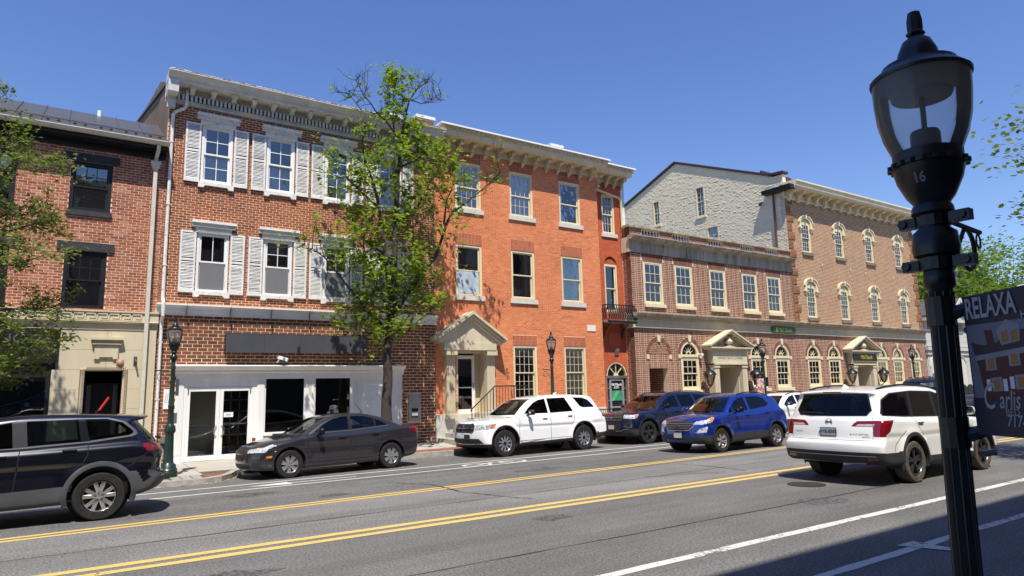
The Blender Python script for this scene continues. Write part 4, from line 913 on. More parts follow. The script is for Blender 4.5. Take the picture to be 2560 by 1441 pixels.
b = MB(); b.box(11.90, 12.0, D+.24, D+.29, 1.05, 3.15); b.box(12.62, 12.72, D+.24, D+.29, 1.05, 3.15); b.box(12.0, 12.62, D+.24, D+.29, 3.02, 3.15); b.box(12.0, 12.62, D+.24, D+.29, 1.05, 1.2); b.box(12.0, 12.62, D+.24, D+.27, 1.96, 2.0)
d_ = b.obj('door', WHITE, B3); ibox('pane', GLASS, d_, 12.0, 12.62, D+.26, D+.266, 1.2, 3.02); ibox('door_leaf', DARK, d_, 11.9, 12.72, D+.45, D+.5, 1.05, 3.15); ibox('handle', STEEL, d_, 12.65, 12.68, D+.2, D+.24, 1.95, 2.15)
STP = M('stone_step', (.42, .40, .34), .9, var=.2, scale=4)
for i in range(6):
    ibox('step', STP, B3, 11.02+i*.30, 13.95, D-1.35+i*.18, D-.07, .10+i*.16, .26+i*.16)
RL = thing('step_railing', 'black iron handrail around the stone steps of the pedimented doorway', 'railing', (12, D-1.2, .5))
b = MB(); p0, p1, p2, p3 = (11.75, D-1.2, .27), (12.7, D-1.2, 1.08), (14.15, D-1.2, 1.08), (14.15, D-.1, 1.08)
H_ = .95
b.tube([(p0[0], p0[1], p0[2]), (p0[0], p0[1], p0[2]+H_)], .02, 6); b.obj('newel_post', BLACK, RL)
b = MB(); b.tube([(11.70, D-1.2, 1.17), (11.75, D-1.2, 1.24), (12.7, D-1.2, 2.0), (14.1, D-1.2, 2.0), (14.15, D-1.1, 2.0), (14.15, D-.1, 2.0)], .022, 8); b.obj('handrail', BLACK, RL)
b = MB(); b.tube([(11.75, D-1.2, .42), (12.7, D-1.2, 1.14), (14.15, D-1.2, 1.14)], .014, 6); b.obj('lower_rail', BLACK, RL)
for i in range(1, 20):
    x_ = 11.75+i*.126; t = min((x_-11.75)/.95, 1); b = MB(); b.tube([(x_, D-1.2, .42+.72*t), (x_, D-1.2, 1.24+.76*t)], .009 if i % 7 else .02, 5); b.obj('baluster', BLACK, RL)
# bank ATM door in the bay
b = MB(); b.box(19.3, 19.38, D3+.03, D3+.1, .05, 2.33); b.box(20.44, 20.52, D3+.03, D3+.1, .05, 2.33); b.box(19.3, 20.52, D3+.0, D3+.12, 2.25, 2.36)
ag = MB(); n_ = 18
for i in range(n_):
    t0, t1 = math.pi*i/n_, math.pi*(i+1)/n_
    vs = [(19.91+r_*math.cos(t), y, 2.36+r_*math.sin(t)) for y in (D3+.0, D3+.12) for t in (t0, t1) for r_ in (.53, .61)]
    ag.add(vs, [(0, 1, 3, 2), (0, 2, 6, 4), (4, 6, 7, 5)])
for k in range(1, 4): t = math.pi*k/4; ag.prism([(19.91+.1*math.cos(t)-.012*math.sin(t), 2.36+.1*math.sin(t)+.012*math.cos(t)), (19.91+.54*math.cos(t)-.02*math.sin(t), 2.36+.54*math.sin(t)+.02*math.cos(t)), (19.91+.54*math.cos(t)+.02*math.sin(t), 2.36+.54*math.sin(t)-.02*math.cos(t)), (19.91+.1*math.cos(t)+.012*math.sin(t), 2.36+.1*math.sin(t)-.012*math.cos(t))], 'y', D3+.05, D3+.075)
ag.prism([(19.91+.12*math.cos(math.pi*i/10), 2.36+.12*math.sin(math.pi*i/10)) for i in range(11)], 'y', D3+.04, D3+.08)
ag.obj('fanlight', CREAM, B3); b.obj('door_frame', STEEL, B3)
b = MB(); b.prism([(19.91+.53*math.cos(math.pi*i/14), 2.36+.53*math.sin(math.pi*i/14)) for i in range(15)], 'y', D3+.085, D3+.09); b.obj('fanlight_pane', GLASS, B3)
b = MB(); b.box(19.5, 19.6, D3+.04, D3+.09, .05, 2.24); b.box(20.22, 20.32, D3+.04, D3+.09, .05, 2.24); b.box(19.6, 20.22, D3+.04, D3+.09, 2.14, 2.24); b.box(19.6, 20.22, D3+.04, D3+.09, 1.0, 1.06); b.box(19.6, 20.22, D3+.04, D3+.09, .05, .2)
for j in range(4): b.box(19.38, 19.5, D3+.05, D3+.08, .5*j+.3, .5*j+.33); b.box(20.32, 20.44, D3+.05, D3+.08, .5*j+.3, .5*j+.33)
d_ = b.obj('door', M('aluminium', (.45, .47, .50), .4, .5), B3)
ibox('pane', BLACK, d_, 19.38, 20.44, D3+.095, D3+.10, .05, 2.25); ibox('green_decal', M('green_decal', (.03, .30, .16), .5), d_, 19.6, 20.22, D3+.07, D3+.075, 1.3, 1.72)
b = MB(); b.add([(19.6, D3+.067, 1.3), (19.75, D3+.067, 1.3), (20.1, D3+.067, 1.72), (19.85, D3+.067, 1.72)], [(0, 1, 2, 3)]); b.obj('decal_flash', M('light_green_decal', (.12, .42, .18), .5), d_)
b = moved(text_mb('M&TBank', .15, .004, (1.05, 1), .003), 19.91, D3+.07, 1.98); b.v += []; b.obj('lettering', WHITE, d_); b = moved(text_mb('ATM', .14, .004, (1, 1), .003), 19.91, D3+.07, 1.85); b.obj('lettering', WHITE, d_)
WLm = thing('wall_light', 'small grey wedge wall light above the arched cash machine door', 'wall light', (19.9, D3-.1, 3.3))
b = MB(); b.prism([(D3, 3.22), (D3-.05, 3.22), (D3-.16, 3.45), (D3-.16, 3.5), (D3, 3.5)], 'x', 19.8, 20.0); b.obj('housing', STEEL, WLm, bevel=.01)
ibox('carved_panel', brick_mat('set_back_bay_brick', B3R), B3, 19.5, 20.2, D3-.03, D3-.001, 3.65, 4.2)
# iron balcony
BL = thing('iron_balcony', 'ornate black cast iron balcony under the tall arched window', 'balcony', (19.8, D3-.3, 4.9))
bx0, bx1, by = 19.05, 20.62, D-.20
ibox('floor_plate', M('balcony_floor', (.5, .46, .38), .8), BL, bx0-.02, bx1+.02, by-.04, D3-.001, 4.62, 4.68); ibox('fascia', LBLACK, BL, bx0-.05, bx1+.05, by-.07, by-.04, 4.58, 4.66)
b = MB()
for s0, s1 in (((bx0, by), (bx1, by)), ((bx0, by), (bx0, D3)), ((bx1, by), (bx1, D3))):
    p, q = Vector((*s0, 0)), Vector((*s1, 0)); b.tube([(p.x, p.y, 5.35), (q.x, q.y, 5.35)], .025, 6)
    L_ = (q-p).length; nn = max(2, int(L_/.13)); out = Vector((0, -1, 0)) if s0[1] == s1[1] else Vector((-1 if s0[0] == bx0 else 1, 0, 0))
    for i in range(nn+1):
        c_ = p+(q-p)*(i/nn); pts = [tuple(c_+out*o_+Vector((0, 0, z_))) for z_, o_ in ((4.68, .02), (4.8, .10), (4.95, .12), (5.1, .04), (5.35, 0))]; b.tube(pts, .017, 5, False)
        for zc, r_ in ((4.78, .05), (4.90, .055), (5.03, .05), (5.17, .045)):
            m_ = 8; cc = c_+out*(.10 if zc < 5 else .05)+(q-p).normalized()*(.06 if int(zc*100) % 2 else 0)
            b.tube([tuple(cc+(q-p).normalized()*r_*math.cos(2*math.pi*j/m_)+Vector((0, 0, zc+r_*math.sin(2*math.pi*j/m_)))) for j in range(m_+1)], .019, 4, False)
b.obj('scroll_railing', LBLACK, BL)
for xx in (bx0+.18, bx1-.35):
    b = MB(); b.tube([(xx, D3, 3.95), (xx, D3-.06, 4.1), (xx, D3-.16, 4.3), (xx, by+.05, 4.6)], .025, 6); b.tube([(xx, D3-.02, 3.95), (xx, D3-.02, 4.6)], .02, 6); b.tube([(xx, D3-.1, 4.45), (xx, D3-.18, 4.38), (xx, D3-.1, 4.3)], .014, 5); b.obj('scroll_bracket', LBLACK, BL)
DP2 = thing('cream_leader_pipe', 'cream downpipe slanting under the orange building cornice then dropping to the bank parapet', 'downpipe', (20.4, D3-.1, 9))
b = MB(); b.tube([(18.95, D-.12, 10.55), (19.0, D3-.16, 10.5), (20.4, D3-.13, 10.3), (20.52, D3-.12, 10.15), (20.53, D3-.12, 8.95)], .05, 10); b.obj('pipe', CREAM, DP2, smooth=True)
AR = thing('area_railing', 'low black iron railing in front of the cash machine door', 'railing', (18.6, D-.9, .6))
b = MB(); b.tube([(17.6, D-.75, 1.0), (20.4, D-.75, 1.0)], .02, 6); b.obj('handrail', BLACK, AR)
for i in range(24): b = MB(); b.tube([(17.6+i*.12, D-.75, .12), (17.6+i*.12, D-.75, 1.0)], .008, 5); b.obj('baluster', BLACK, AR)
HN = thing('house_number', 'wrought iron house number on the orange brick right of the doorway', 'house number', (13.9, D-.03, 2.4))
for k, (zz, r_) in enumerate(((2.62, .05), (2.48, .055), (2.34, .05))):
    b = MB(); b.tube([(14.0+.02*k+r_*math.cos(a), D-.02, zz+r_*math.sin(a)) for a in np.linspace(0, 5.2, 10)], .008, 5); b.obj('numeral', GREYM, HN)
# ============================================================ bank: two storey wing and three storey block, y = 21.0
D4 = 21.0
BKC = [(.15, .065, .042), (.21, .088, .055), (.26, .105, .06), (.18, .08, .055), (.29, .125, .075), (.13, .062, .045)]
B4 = thing('bank_wing', 'two storey dark brick bank wing with stone balustrade panels along its parapet', 'building', (26.4, D4, 0))
W4 = Wall(B4, BKC, MORT4, proud=.0025, stain=.15)
C4 = (21.88, 23.89, 26.3, 28.76, 30.78)
H4u = [('r', c-.60, c+.60, 5.48, 7.44) for c in C4]
AW4 = (23.98, 29.0, 31.0); DC4 = 26.42
def archh(c): return ('a', c-.6, c+.6, 1.65, 3.28)
def ringh(c): return ('a', c-.79, c+.79, 3.28, 3.28)
DH4 = [('r', DC4-.85, DC4+.85, .1, 2.75)]
H4g = [archh(c) for c in AW4]+DH4+[('r', 21.33, 22.49, .0, 2.66)]
bals = [('r', a, a+1.15, 8.50, 8.88) for a in (21.27, 23.28, 25.78, 28.25, 30.28)]
fl4 = [('r', c-.72, c+.72, 7.44, 7.78) for c in C4]
W4.face(('y', D4), 20.55, 32.4, .1, 4.42, H4g+[ringh(c) for c in AW4]+[('a', 21.2, 22.75, 3.25, 3.25)], bl=.235, bh=.082, mo=.019, flemish=True)
W4.face(('y', D4), 20.55, 32.4, 5.06, 7.78, H4u+fl4, bl=.235, bh=.082, mo=.019, flemish=True)
W4.face(('y', D4), 20.55, 32.4, 8.46, 8.88, bals, bl=.235, bh=.082, mo=.016, single=False)
W4.slabs(('y', D4), 20.55, 32.4, 0, 8.9, H4u+H4g+bals)
for c in C4: W4.soldiers(('y', D4), c-.62, c+.62, 7.45, 7.77, w=.075, flare=.14, d=.013)
W4.face(('x', 20.55), D4, D4+.5, .1, 4.42, (), bl=.235, bh=.082, mo=.016, single=False); W4.face(('x', 20.55), D4, D4+.5, 5.06, 8.88, (), bl=.235, bh=.082, mo=.016, single=False)
W4.block(('x', 20.55), D4+.001, 33, 0, 8.9, .2)
for c in AW4+(21.98,): W4.arch_ring(('y', D4), c, 3.28 if c > 22 else 3.25, .62, .78, 26, d=.014)
W4.face(('y', D4), 21.36, 22.6, 3.25, 4.0, (), bl=.235, bh=.082, mo=.016, single=False, zmax=lambda z: (lambda k: (21.98-k, 21.98+k))(math.sqrt(max(.0004, .62**2-(z-3.25)**2))) if z < 3.86 else None)
W4.done()
B5 = thing('bank_block', 'three storey tan brick block with arched hooded windows, quoins and a cream bracketed cornice', 'building', (39.4, D4, 0))
BK5 = [(.26, .125, .06), (.32, .155, .075), (.38, .195, .10), (.29, .14, .07), (.22, .105, .05)]
W5 = Wall(B5, BKC, MORT4, proud=.0025, single=150, stain=.15, mname='bank_lower')
C5 = (34.1, 37.4, 40.7, 44.2); AW5 = (33.82, 35.8, 40.85, 42.75, 44.9); DC5 = 38.3
H5g = [archh(c) for c in AW5]+[('r', DC5-.85, DC5+.85, .1, 2.75)]
W5.face(('y', D4), 32.4, 46.3, .1, 4.42, H5g+[ringh(c) for c in AW5], bl=.235, bh=.082, mo=.019, flemish=True)
W5.slabs(('y', D4), 32.4, 46.3, 0, 5.0, H5g)
for c in AW5: W5.arch_ring(('y', D4), c, 3.28, .62, .78, 26, d=.014)
W5.done()
W5u = Wall(B5, BK5, M('mortar_cream_pale', (.74, .57, .38), .95, var=.1), proud=.004, single=150, mname='bank_upper', stain=.12)
H5u = [h for c in C5 for h in (('s', c-.44, c+.44, 5.38, 7.15, .28), ('s', c-.44, c+.44, 9.02, 10.72, .28))]
W5u.face(('y', D4), 32.4, 46.3, 5.06, 12.0, H5u, bl=.215, bh=.082, mo=.026)
W5u.slabs(('y', D4), 32.4, 46.3, 5.0, 12.1, H5u)
GAB = lambda z: None if z > 16.1 else ((D4 if z < 13.3 else D4+.6+(z-13.3)*2.44), min(40., 28.6+(16.17-z)*2.8))
W5u.done()
# quoins: stepped projecting brick blocks
for z in np.arange(5.1, 11.9, .5):
    for x0_, x1_ in ((32.4, 32.4+(.62 if int(round(z*2)) % 2 else .42)), (46.3-(.62 if int(round(z*2)) % 2 else .42), 46.3)):
        q = MB(); q.box(x0_, x1_, D4-.035, D4-.001, z+.05, z+.45)
        for r in range(5):
            for xx in np.arange(x0_, x1_-.05, .205): q.box(xx+.005, min(xx+.195, x1_-.003), D4-.046, D4-.035, z+.06+r*.078, z+.125+r*.078)
        q.obj('quoin', brick_mat('bank_upper_brick', BK5), B5)
# painted side gable wall, rough courses
PBR = M('painted_grey_brick', (.78, .69, .52), .75, var=.05, scale=1.5, bump=0, bscale=9)
gw = MB(); rg = random.Random(21); X5 = 32.4
gwh = [('r', 26.39, 27.1, 12.2, 14.15), ('r', 30.13, 30.75, 12.45, 14.15), ('r', 25.5, 26.4, 9.9, 11.45)]
z = 8.95
while z < 16.1:
    iv = GAB(z+.04)
    if iv:
        y = iv[0]-(int(z*12) % 2)*.1
        while y < iv[1]:
            a, c = max(y+.006, iv[0]), min(y+.205, iv[1]); y += .21
            if c-a < .03 or any(h[1]-.05 < (a+c)/2 < h[2]+.05 and h[3] < z+.04 < h[4] for h in gwh): continue
            d = rg.uniform(.012, .024) if rg.random() < .92 else rg.uniform(.024, .034); e = rg.uniform(-.003, .003)
            gw.add([(X5, a, z+.01), (X5, c, z+.01), (X5, c, z+.075), (X5, a, z+.075), (X5-d, a+.004, z+.016+e), (X5-d, c-.004, z+.016+e), (X5-d*.7, c-.004, z+.068+e), (X5-d*.7, a+.004, z+.068+e)], [(4, 5, 6, 7), (0, 1, 5, 4), (1, 2, 6, 5), (2, 3, 7, 6), (3, 0, 4, 7)])
    z += .082
tag(gw.obj('painted_brick', PBR, B5), kind='stuff')
sb = MB(); ys = sorted({D4+.001, 21.6, 28.6, 40., *[h[1] for h in gwh], *[h[2] for h in gwh]})
def gz(y): return 13.3 if y < 21.6 else (13.3+(y-21.6)*.41 if y < 28.6 else 16.17-(y-28.6)*.357)
for a, c in zip(ys, ys[1:]):
    hh = [h for h in gwh if h[1] < (a+c)/2 < h[2]]; m = (a+c)/2
    def quad(za, zb, zat=None, zbt=None): sb.add([(X5, a, za), (X5, c, za), (X5, c, zbt if zbt is not None else zb), (X5, a, zb), (X5+.25, a, za), (X5+.25, c, za), (X5+.25, c, zbt if zbt is not None else zb), (X5+.25, a, zb)], [(0, 1, 2, 3), (7, 6, 5, 4), (0, 4, 5, 1), (1, 5, 6, 2), (2, 6, 7, 3), (3, 7, 4, 0)])
    base = 5.
    for h in hh: quad(base, h[3]); base = h[4]
    quad(base, gz(a), None, gz(c))
sb.obj('side_wall', PBR, B5)
GSL = M('dark_gable_edge', (.07, .018, .022), .5)
for (ya, za), (yb, zb) in (((D4-.1, 13.33), (21.75, 13.4)), ((21.7, 13.36), (28.6, 16.2)), ((28.6, 16.2), (40.2, 12.05))):
    b = MB(); b.add([(X5-.12, ya, za), (X5-.12, yb, zb), (X5+.4, yb, zb), (X5+.4, ya, za), (X5-.12, ya, za+.13), (X5-.12, yb, zb+.13), (X5+.4, yb, zb+.13), (X5+.4, ya, za+.13)], [(0, 1, 2, 3), (7, 6, 5, 4), (0, 4, 5, 1), (1, 5, 6, 2), (2, 6, 7, 3), (3, 7, 4, 0)]); b.obj('gable_edge', GSL, B5)
b = MB(); b.add([(32.5, 21.6, 13.3), (46.2, 21.6, 13.3), (46.2, 28.6, 16.1), (32.5, 28.6, 16.1)], [(0, 1, 2, 3)]); b.add([(32.5, 28.6, 16.1), (46.2, 28.6, 16.1), (46.2, 40, 12), (32.5, 40, 12)], [(0, 1, 2, 3)]); b.box(46.05, 46.3, D4+.3, 40, 0, 12.2); b.box(32.6, 46.1, 39.8, 40, 0, 12); b.box(32.6, 46, D4+.3, 21.6, 12.9, 13.3)
b.obj('roof', M('dark_red_roof', (.12, .03, .03), .6), B5)
def sidewin(h, nc=2, nr=3):
    _, y0_, y1_, z0_, z1_ = h; fr = MB(); t = .09; x0_, x1_ = X5-.03, X5+.13
    fr.box(x0_, x1_, y0_, y0_+t, z0_, z1_); fr.box(x0_, x1_, y1_-t, y1_, z0_, z1_); fr.box(x0_, x1_, y0_+t, y1_-t, z1_-t, z1_); fr.box(x0_, x1_, y0_+t, y1_-t, z0_, z0_+t)
    zm = (z0_+z1_)/2; fr.box(X5+.03, X5+.08, y0_+t, y1_-t, zm-.03, zm+.03)
    w = fr.obj('window', CREAM, B5); a0, a1, c0, c1 = y0_+t, y1_-t, z0_+t, z1_-t
    ms = MB()
    for i in range(1, nc): yy = a0+(a1-a0)*i/nc; ms.box(X5+.04, X5+.07, yy-.012, yy+.012, c0, c1)
    for j in range(1, nr*2):
        if j != nr: zz = c0+(c1-c0)*j/(nr*2); ms.box(X5+.042, X5+.068, a0, a1, zz-.01, zz+.01)
    ms.obj('glazing_bar', CREAM, w)
    for i in range(nc):
        for j in range(nr*2): ibox('pane', GLASS, w, X5+.052, X5+.056, a0+(a1-a0)*i/nc, a0+(a1-a0)*(i+1)/nc, c0+(c1-c0)*j/(nr*2), c0+(c1-c0)*(j+1)/(nr*2))
    ibox('sill', PBR, w, X5-.09, X5+.02, y0_-.06, y1_+.06, z0_-.09, z0_)
for h in gwh: sidewin(h)
b = MB(); b.box(X5+.3, X5+3, 22.5, 22.6, 9.5, 14); b.box(X5+.3, X5+3, 34, 34.1, 9, 14); b.box(X5+3, X5+3.1, 22.5, 34.1, 9, 14); b.obj('attic_room', DARK, B5)
# cornice of the block
C5M = M('block_cornice_cream', (.72, .63, .43), .6, var=.1, scale=1.5, streak=True)
c5 = profile_strip(B5, 'cornice', C5M, 32.3, 46.4, [(D4-.001, 11.9), (D4-.05, 11.9), (D4-.05, 12.35), (D4-.72, 12.35), (D4-.72, 12.42), (D4-.78, 12.45), (D4-.84, 12.66), (D4-.88, 12.68), (D4-.88, 12.76), (D4-.001, 12.80)])
profile_strip(B5, 'frieze_moulding', C5M, 32.35, 46.35, [(D4-.051, 11.9), (D4-.09, 11.9), (D4-.11, 11.98), (D4-.051, 11.98)])
b_ = MB(); b_.prism([(0, 0), (-.52, 0), (-.55, -.08), (-.48, -.17), (-.30, -.20), (-.22, -.28), (-.20, -.40), (-.10, -.46), (0, -.47)], 'x', -.07, .07); b_.lathe([(.08, -.085), (.08, .085)], (0, -.40, -.09), 10, 'x'); b_.box(-.10, .10, -.14, 0, -.56, -.45)
me = bpy.data.meshes.new('bracket'); me.from_pydata(b_.v, [], b_.f); me.materials.append(C5M)
for i in range(17): inst('bracket', me, c5, (32.6+i*.845, D4-.05, 12.35))
GB = thing('roof_gutter_box', 'black box gutter end and rust red downpipe on the painted gable wall', 'downpipe', (32.3, 21.4, 10))
b = MB(); b.add([(31.95, 20.3, 12.3), (32.38, 20.3, 12.3), (32.38, 22.1, 12.3), (31.95, 22.1, 12.3), (31.9, 20.3, 12.52), (32.38, 20.3, 12.52), (32.38, 22.1, 12.52), (31.9, 22.1, 12.52)], [(0, 3, 2, 1), (4, 5, 6, 7), (0, 1, 5, 4), (1, 2, 6, 5), (2, 3, 7, 6), (3, 0, 4, 7)]); b.obj('gutter_box', BLACK, GB)
b = MB(); b.tube([(32.2, 21.55, 12.4), (32.3, 21.62, 12.1), (32.3, 21.65, 9.0)], .06, 10); b.obj('pipe', M('rust_red_pipe', (.12, .05, .045), .5), GB, smooth=True)
b = MB(); b.tube([(32.38, 22.4, 12.0), (32.15, 22.45, 11.9), (32.1, 22.3, 11.8)], .05, 6); b.obj('flood_light', BLACK, GB)
b = MB(); b.tube([(45.0, 24, 13.2), (45.0, 24, 14.3)], .03, 6); b.tube([(44.8, 24, 13.9), (45.2, 24, 13.9)], .02, 5); b.lathe([(.12, 0), (.1, .15), (.02, .2)], (45.0, 24, 13.6), 8); b.obj('finial', GREYM, thing('roof_finial', 'thin iron cross finial above the far end of the tan block roof', 'finial', (45, 24, 13.2)))
# stone belts
def belt(par, x0, x1, endl=False):
    e = profile_strip(par, 'stone_frieze', STONE, x0, x1, [(D4-.001, 4.40), (D4-.10, 4.40), (D4-.12, 4.43), (D4-.06, 4.46), (D4-.05, 4.74), (D4-.08, 4.76), (D4-.08, 4.80), (D4-.001, 4.80)])
    profile_strip(par, 'stone_cornice', STONED, x0, x1, [(D4-.001, 4.801), (D4-.10, 4.801), (D4-.13, 4.9), (D4-.26, 4.90), (D4-.30, 4.93), (D4-.38, 5.02), (D4-.38, 5.06), (D4-.001, 5.09)])
    n_ = int((x1-x0)/.155)
    for i in range(n_): xx = x0+.05+i*(x1-x0-.1)/n_; ibox('dentil', STONE, e, xx, xx+.085, D4-.20, D4-.125, 4.815, 4.89)
belt(B4, 20.46, 32.4); belt(B5, 32.402, 46.42)
ibox('frieze_end', STONE, B4, 20.46, 20.55, D4+.002, D4+.5, 4.4, 5.06)
profile_strip(B4, 'upper_frieze', STONED, 20.50, 32.38, [(D4-.001, 7.78), (D4-.06, 7.78), (D4-.07, 8.24), (D4-.12, 8.26), (D4-.14, 8.3), (D4-.001, 8.3)])
profile_strip(B4, 'upper_cornice', STONED, 20.40, 32.38, [(D4-.001, 8.301), (D4-.28, 8.301), (D4-.30, 8.34), (D4-.40, 8.40), (D4-.42, 8.44), (D4-.42, 8.47), (D4-.001, 8.5)])
ibox('frieze_end', STONE, B4, 20.48, 20.55, D4+.002, D4+.5, 7.78, 8.44)
ibox('coping', STONED, B4, 20.44, 32.38, D4-.10, D4+.34, 8.90, 9.0)
bp = [(.055, 0), (.055, .03), (.03, .05), (.058, .13), (.05, .18), (.028, .27), (.04, .32), (.055, .34), (.055, .37)]
bb = MB(); bb.lathe(bp, (0, 0, 0), 12); bme = bpy.data.meshes.new('baluster'); bme.from_pydata(bb.v, [], bb.f); bme.materials.append(M('pale_cast_stone', (.62, .60, .54), .8, var=.1))
for h in bals:
    for i in range(6): inst('baluster', bme, B4, (h[1]+.1+i*.19, D4+.09, 8.505))
b = MB(); b.box(20.7, 32.3, D4+.3, 33, 8.0, 8.1); b.box(20.6, 32.3, 32.8, 33, 0, 8.1); b.obj('roof', M('flat_roof', (.10, .10, .10), .9), B4)
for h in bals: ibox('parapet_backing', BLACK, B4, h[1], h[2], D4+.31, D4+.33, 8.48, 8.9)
room(B4, 20.8, 32.2, D4+.32, D4+3.5, 0.0, 8.0, (4.6,), ROOMW); room(B5, 32.7, 46, D4+.32, D4+3.2, 0.0, 12.8, (4.6, 8.3), ROOMW)
for k, c in enumerate(C4):
    sashwin(B4, c-.60, c+.60, 5.50, 7.44, D4, CREAM, ((3, 2), (3, 2)), fw=.10, rec=.05, mt=.022, sill=(.05, .15, .10, CREAM), cur='right' if k in (0, 2) else ('sides' if k == 3 else None), seed=k+30)
def archwin(par, c, k=0):
    z0_, zs_ = 1.65, 3.28; w = sashwin(par, c-.60, c+.60, z0_+.02, zs_-.12, D4, CREAM, ((3, 2), (3, 2)), fw=.12, rec=.05, mt=.024, sill=(.12, .16, .12, CREAM), cur=('sides' if k % 2 else 'right'), seed=k+50)
    ibox('transom', CREAM, w, c-.60, c+.60, D4-.02, D4+.14, zs_-.12, zs_+.0)
    m = MB(); n_ = 18
    for i in range(n_):
        t0, t1 = math.pi*i/n_, math.pi*(i+1)/n_
        vs = [(c+r_*math.cos(t), y, zs_+r_*math.sin(t)) for y in (D4+.01, D4+.14) for t in (t0, t1) for r_ in (.49, .60)]
        m.add(vs, [(0, 1, 3, 2), (0, 2, 6, 4), (4, 6, 7, 5), (5, 7, 3, 1)])
    for i in range(10):
        t0, t1 = math.pi*i/10, math.pi*(i+1)/10; m.add([(c+r_*math.cos(t), y, zs_+r_*math.sin(t)) for y in (D4+.07, D4+.10) for t in (t0, t1) for r_ in (.11, .15)], [(0, 1, 3, 2), (0, 2, 6, 4), (1, 5, 7, 3)])
    for q in (.18, .34, .5, .66, .82):
        t = math.pi*q; dx, dz = math.cos(t), math.sin(t); m.prism([(c+.15*dx-.018*dz, zs_+.15*dz+.018*dx), (c+.36*dx, zs_+.36*dz), (c+.15*dx+.018*dz, zs_+.15*dz-.018*dx)], 'y', D4+.072, D4+.098)
    m.obj('fanlight', CREAM, w)
    g_ = MB(); g_.prism([(c+.50*math.cos(math.pi*i/14), zs_+.50*math.sin(math.pi*i/14)) for i in range(15)], 'y', D4+.085, D4+.09); g_.obj('pane', GLASS, w)
    b = MB(); b.prism([(c-.075, 3.86), (c+.075, 3.86), (c+.105, 4.15), (c-.105, 4.15)], 'y', D4-.06, D4-.001); b.obj('keystone', CREAM, par)
    for s_ in (-1, 1): ibox('impost_block', CREAM, par, c+s_*.70-.09, c+s_*.70+.09, D4-.04, D4-.001, 3.10, 3.28)
for k, c in enumerate(AW4): archwin(B4, c, k)
for k, c in enumerate(AW5): archwin(B5, c, k+1)
b = MB(); b.prism([(21.9, 3.82), (22.05, 3.82), (22.08, 4.12), (21.87, 4.12)], 'y', D4-.06, D4-.001); b.obj('keystone', CREAM, B4)
for x_ in (21.27, 22.68): ibox('impost_block', CREAM, B4, x_-.08, x_+.08, D4-.04, D4-.001, 3.06, 3.25)
# recessed side entrance
W4r = Wall(B4, BKC, MORT4, proud=.008, single=0, mname='side_entrance')
W4r.face(('y', D4+1.6), 21.3, 22.5, .1, 2.66, (), bl=.235, bh=.082, mo=.016); W4r.face(('x', 22.49), D4+.3, D4+1.6, .1, 2.66, (), bl=.235, bh=.082, mo=.022); W4r.slab.box(21.33, 22.5, D4+1.6, D4+1.7, 0, 2.7); W4r.slab.box(22.49, 22.6, D4+.3, D4+1.6, 0, 2.7); W4r.slab.box(21.25, 21.33, D4+.3, D4+1.6, 0, 2.7); W4r.slab.box(21.3, 22.5, D4+.3, D4+1.7, 2.66, 2.76)
W4r.done(); ibox('door_frame', GREYM, B4, 21.34, 21.45, D4+.15, D4+.25, .1, 2.6)
# block windows with hoods
for k, c in enumerate(C5):
    for z0_, z1_ in ((5.38, 7.15), (9.02, 10.72)):
        w = sashwin(B5, c-.44, c+.44, z0_, z1_, D4, CREAM, ((3, 3), (3, 3)), fw=.09, rec=.04, mt=.018, sw_=.035, sill=(.08, .17, .10, M('brown_stone_sill', (.20, .155, .125), .85)), cur='sides' if k < 2 else None, seed=k+70)
        m = MB(); n_ = 10
        for i in range(n_):
            t0, t1 = math.pi*i/n_, math.pi*(i+1)/n_
            vs = [(c+(.44+e)*math.cos(t), y, z1_+(.26+e*.9)*math.sin(t)) for y in (D4-.07, D4-.001) for t in (t0, t1) for e in (.0, .15)]
            m.add(vs, [(0, 1, 3, 2), (0, 2, 6, 4), (5, 7, 3, 1)])
        for s_ in (-1, 1):
            m.box(c+s_*.52-.09, c+s_*.52+.09, D4-.07, D4-.001, z1_-.28, z1_+.0); m.box(c+s_*.53-.14, c+s_*.53+.14, D4-.12, D4-.001, z1_-.34, z1_-.28)
            m.prism([(D4-.001, z1_-.36), (D4-.12, z1_-.36), (D4-.06, z1_-.5), (D4-.001, z1_-.56)], 'x', c+s_*.53-.07, c+s_*.53+.07)
        for i in range(n_):
            t0, t1 = math.pi*i/n_, math.pi*(i+1)/n_
            vs = [(c+(.60+e)*math.cos(t), y, z1_+(.40+e*.9)*math.sin(t)) for y in (D4-.12, D4-.001) for t in (t0, t1) for e in (-.02, .045)]
            m.add(vs, [(0, 1, 3, 2), (0, 2, 6, 4), (5, 7, 3, 1)])
        m.prism([(c-.05, z1_+.22), (c+.05, z1_+.22), (c+.075, z1_+.50), (c-.075, z1_+.50)], 'y', D4-.14, D4-.001)
        m.obj('window_hood', CREAM, w)
        f = MB(); f.prism([(c+.44*math.cos(math.pi*i/12), z1_-.01+.27*math.sin(math.pi*i/12)) for i in range(13)], 'y', D4+.03, D4+.09); f.obj('arched_head', CREAM, w)
        ibox('window_blind', BLIND, w, c-.34, c+.34, D4+.24, D4+.25, z1_-.5, z1_-.1)
for x_, z_ in ((35.4, 8.35), (38.3, 8.3), (39.9, 8.25), (43.2, 8.2)): ibox('tie_plate', CREAM, B5, x_-.03, x_+.03, D4-.06, D4-.012, z_, z_+.16)
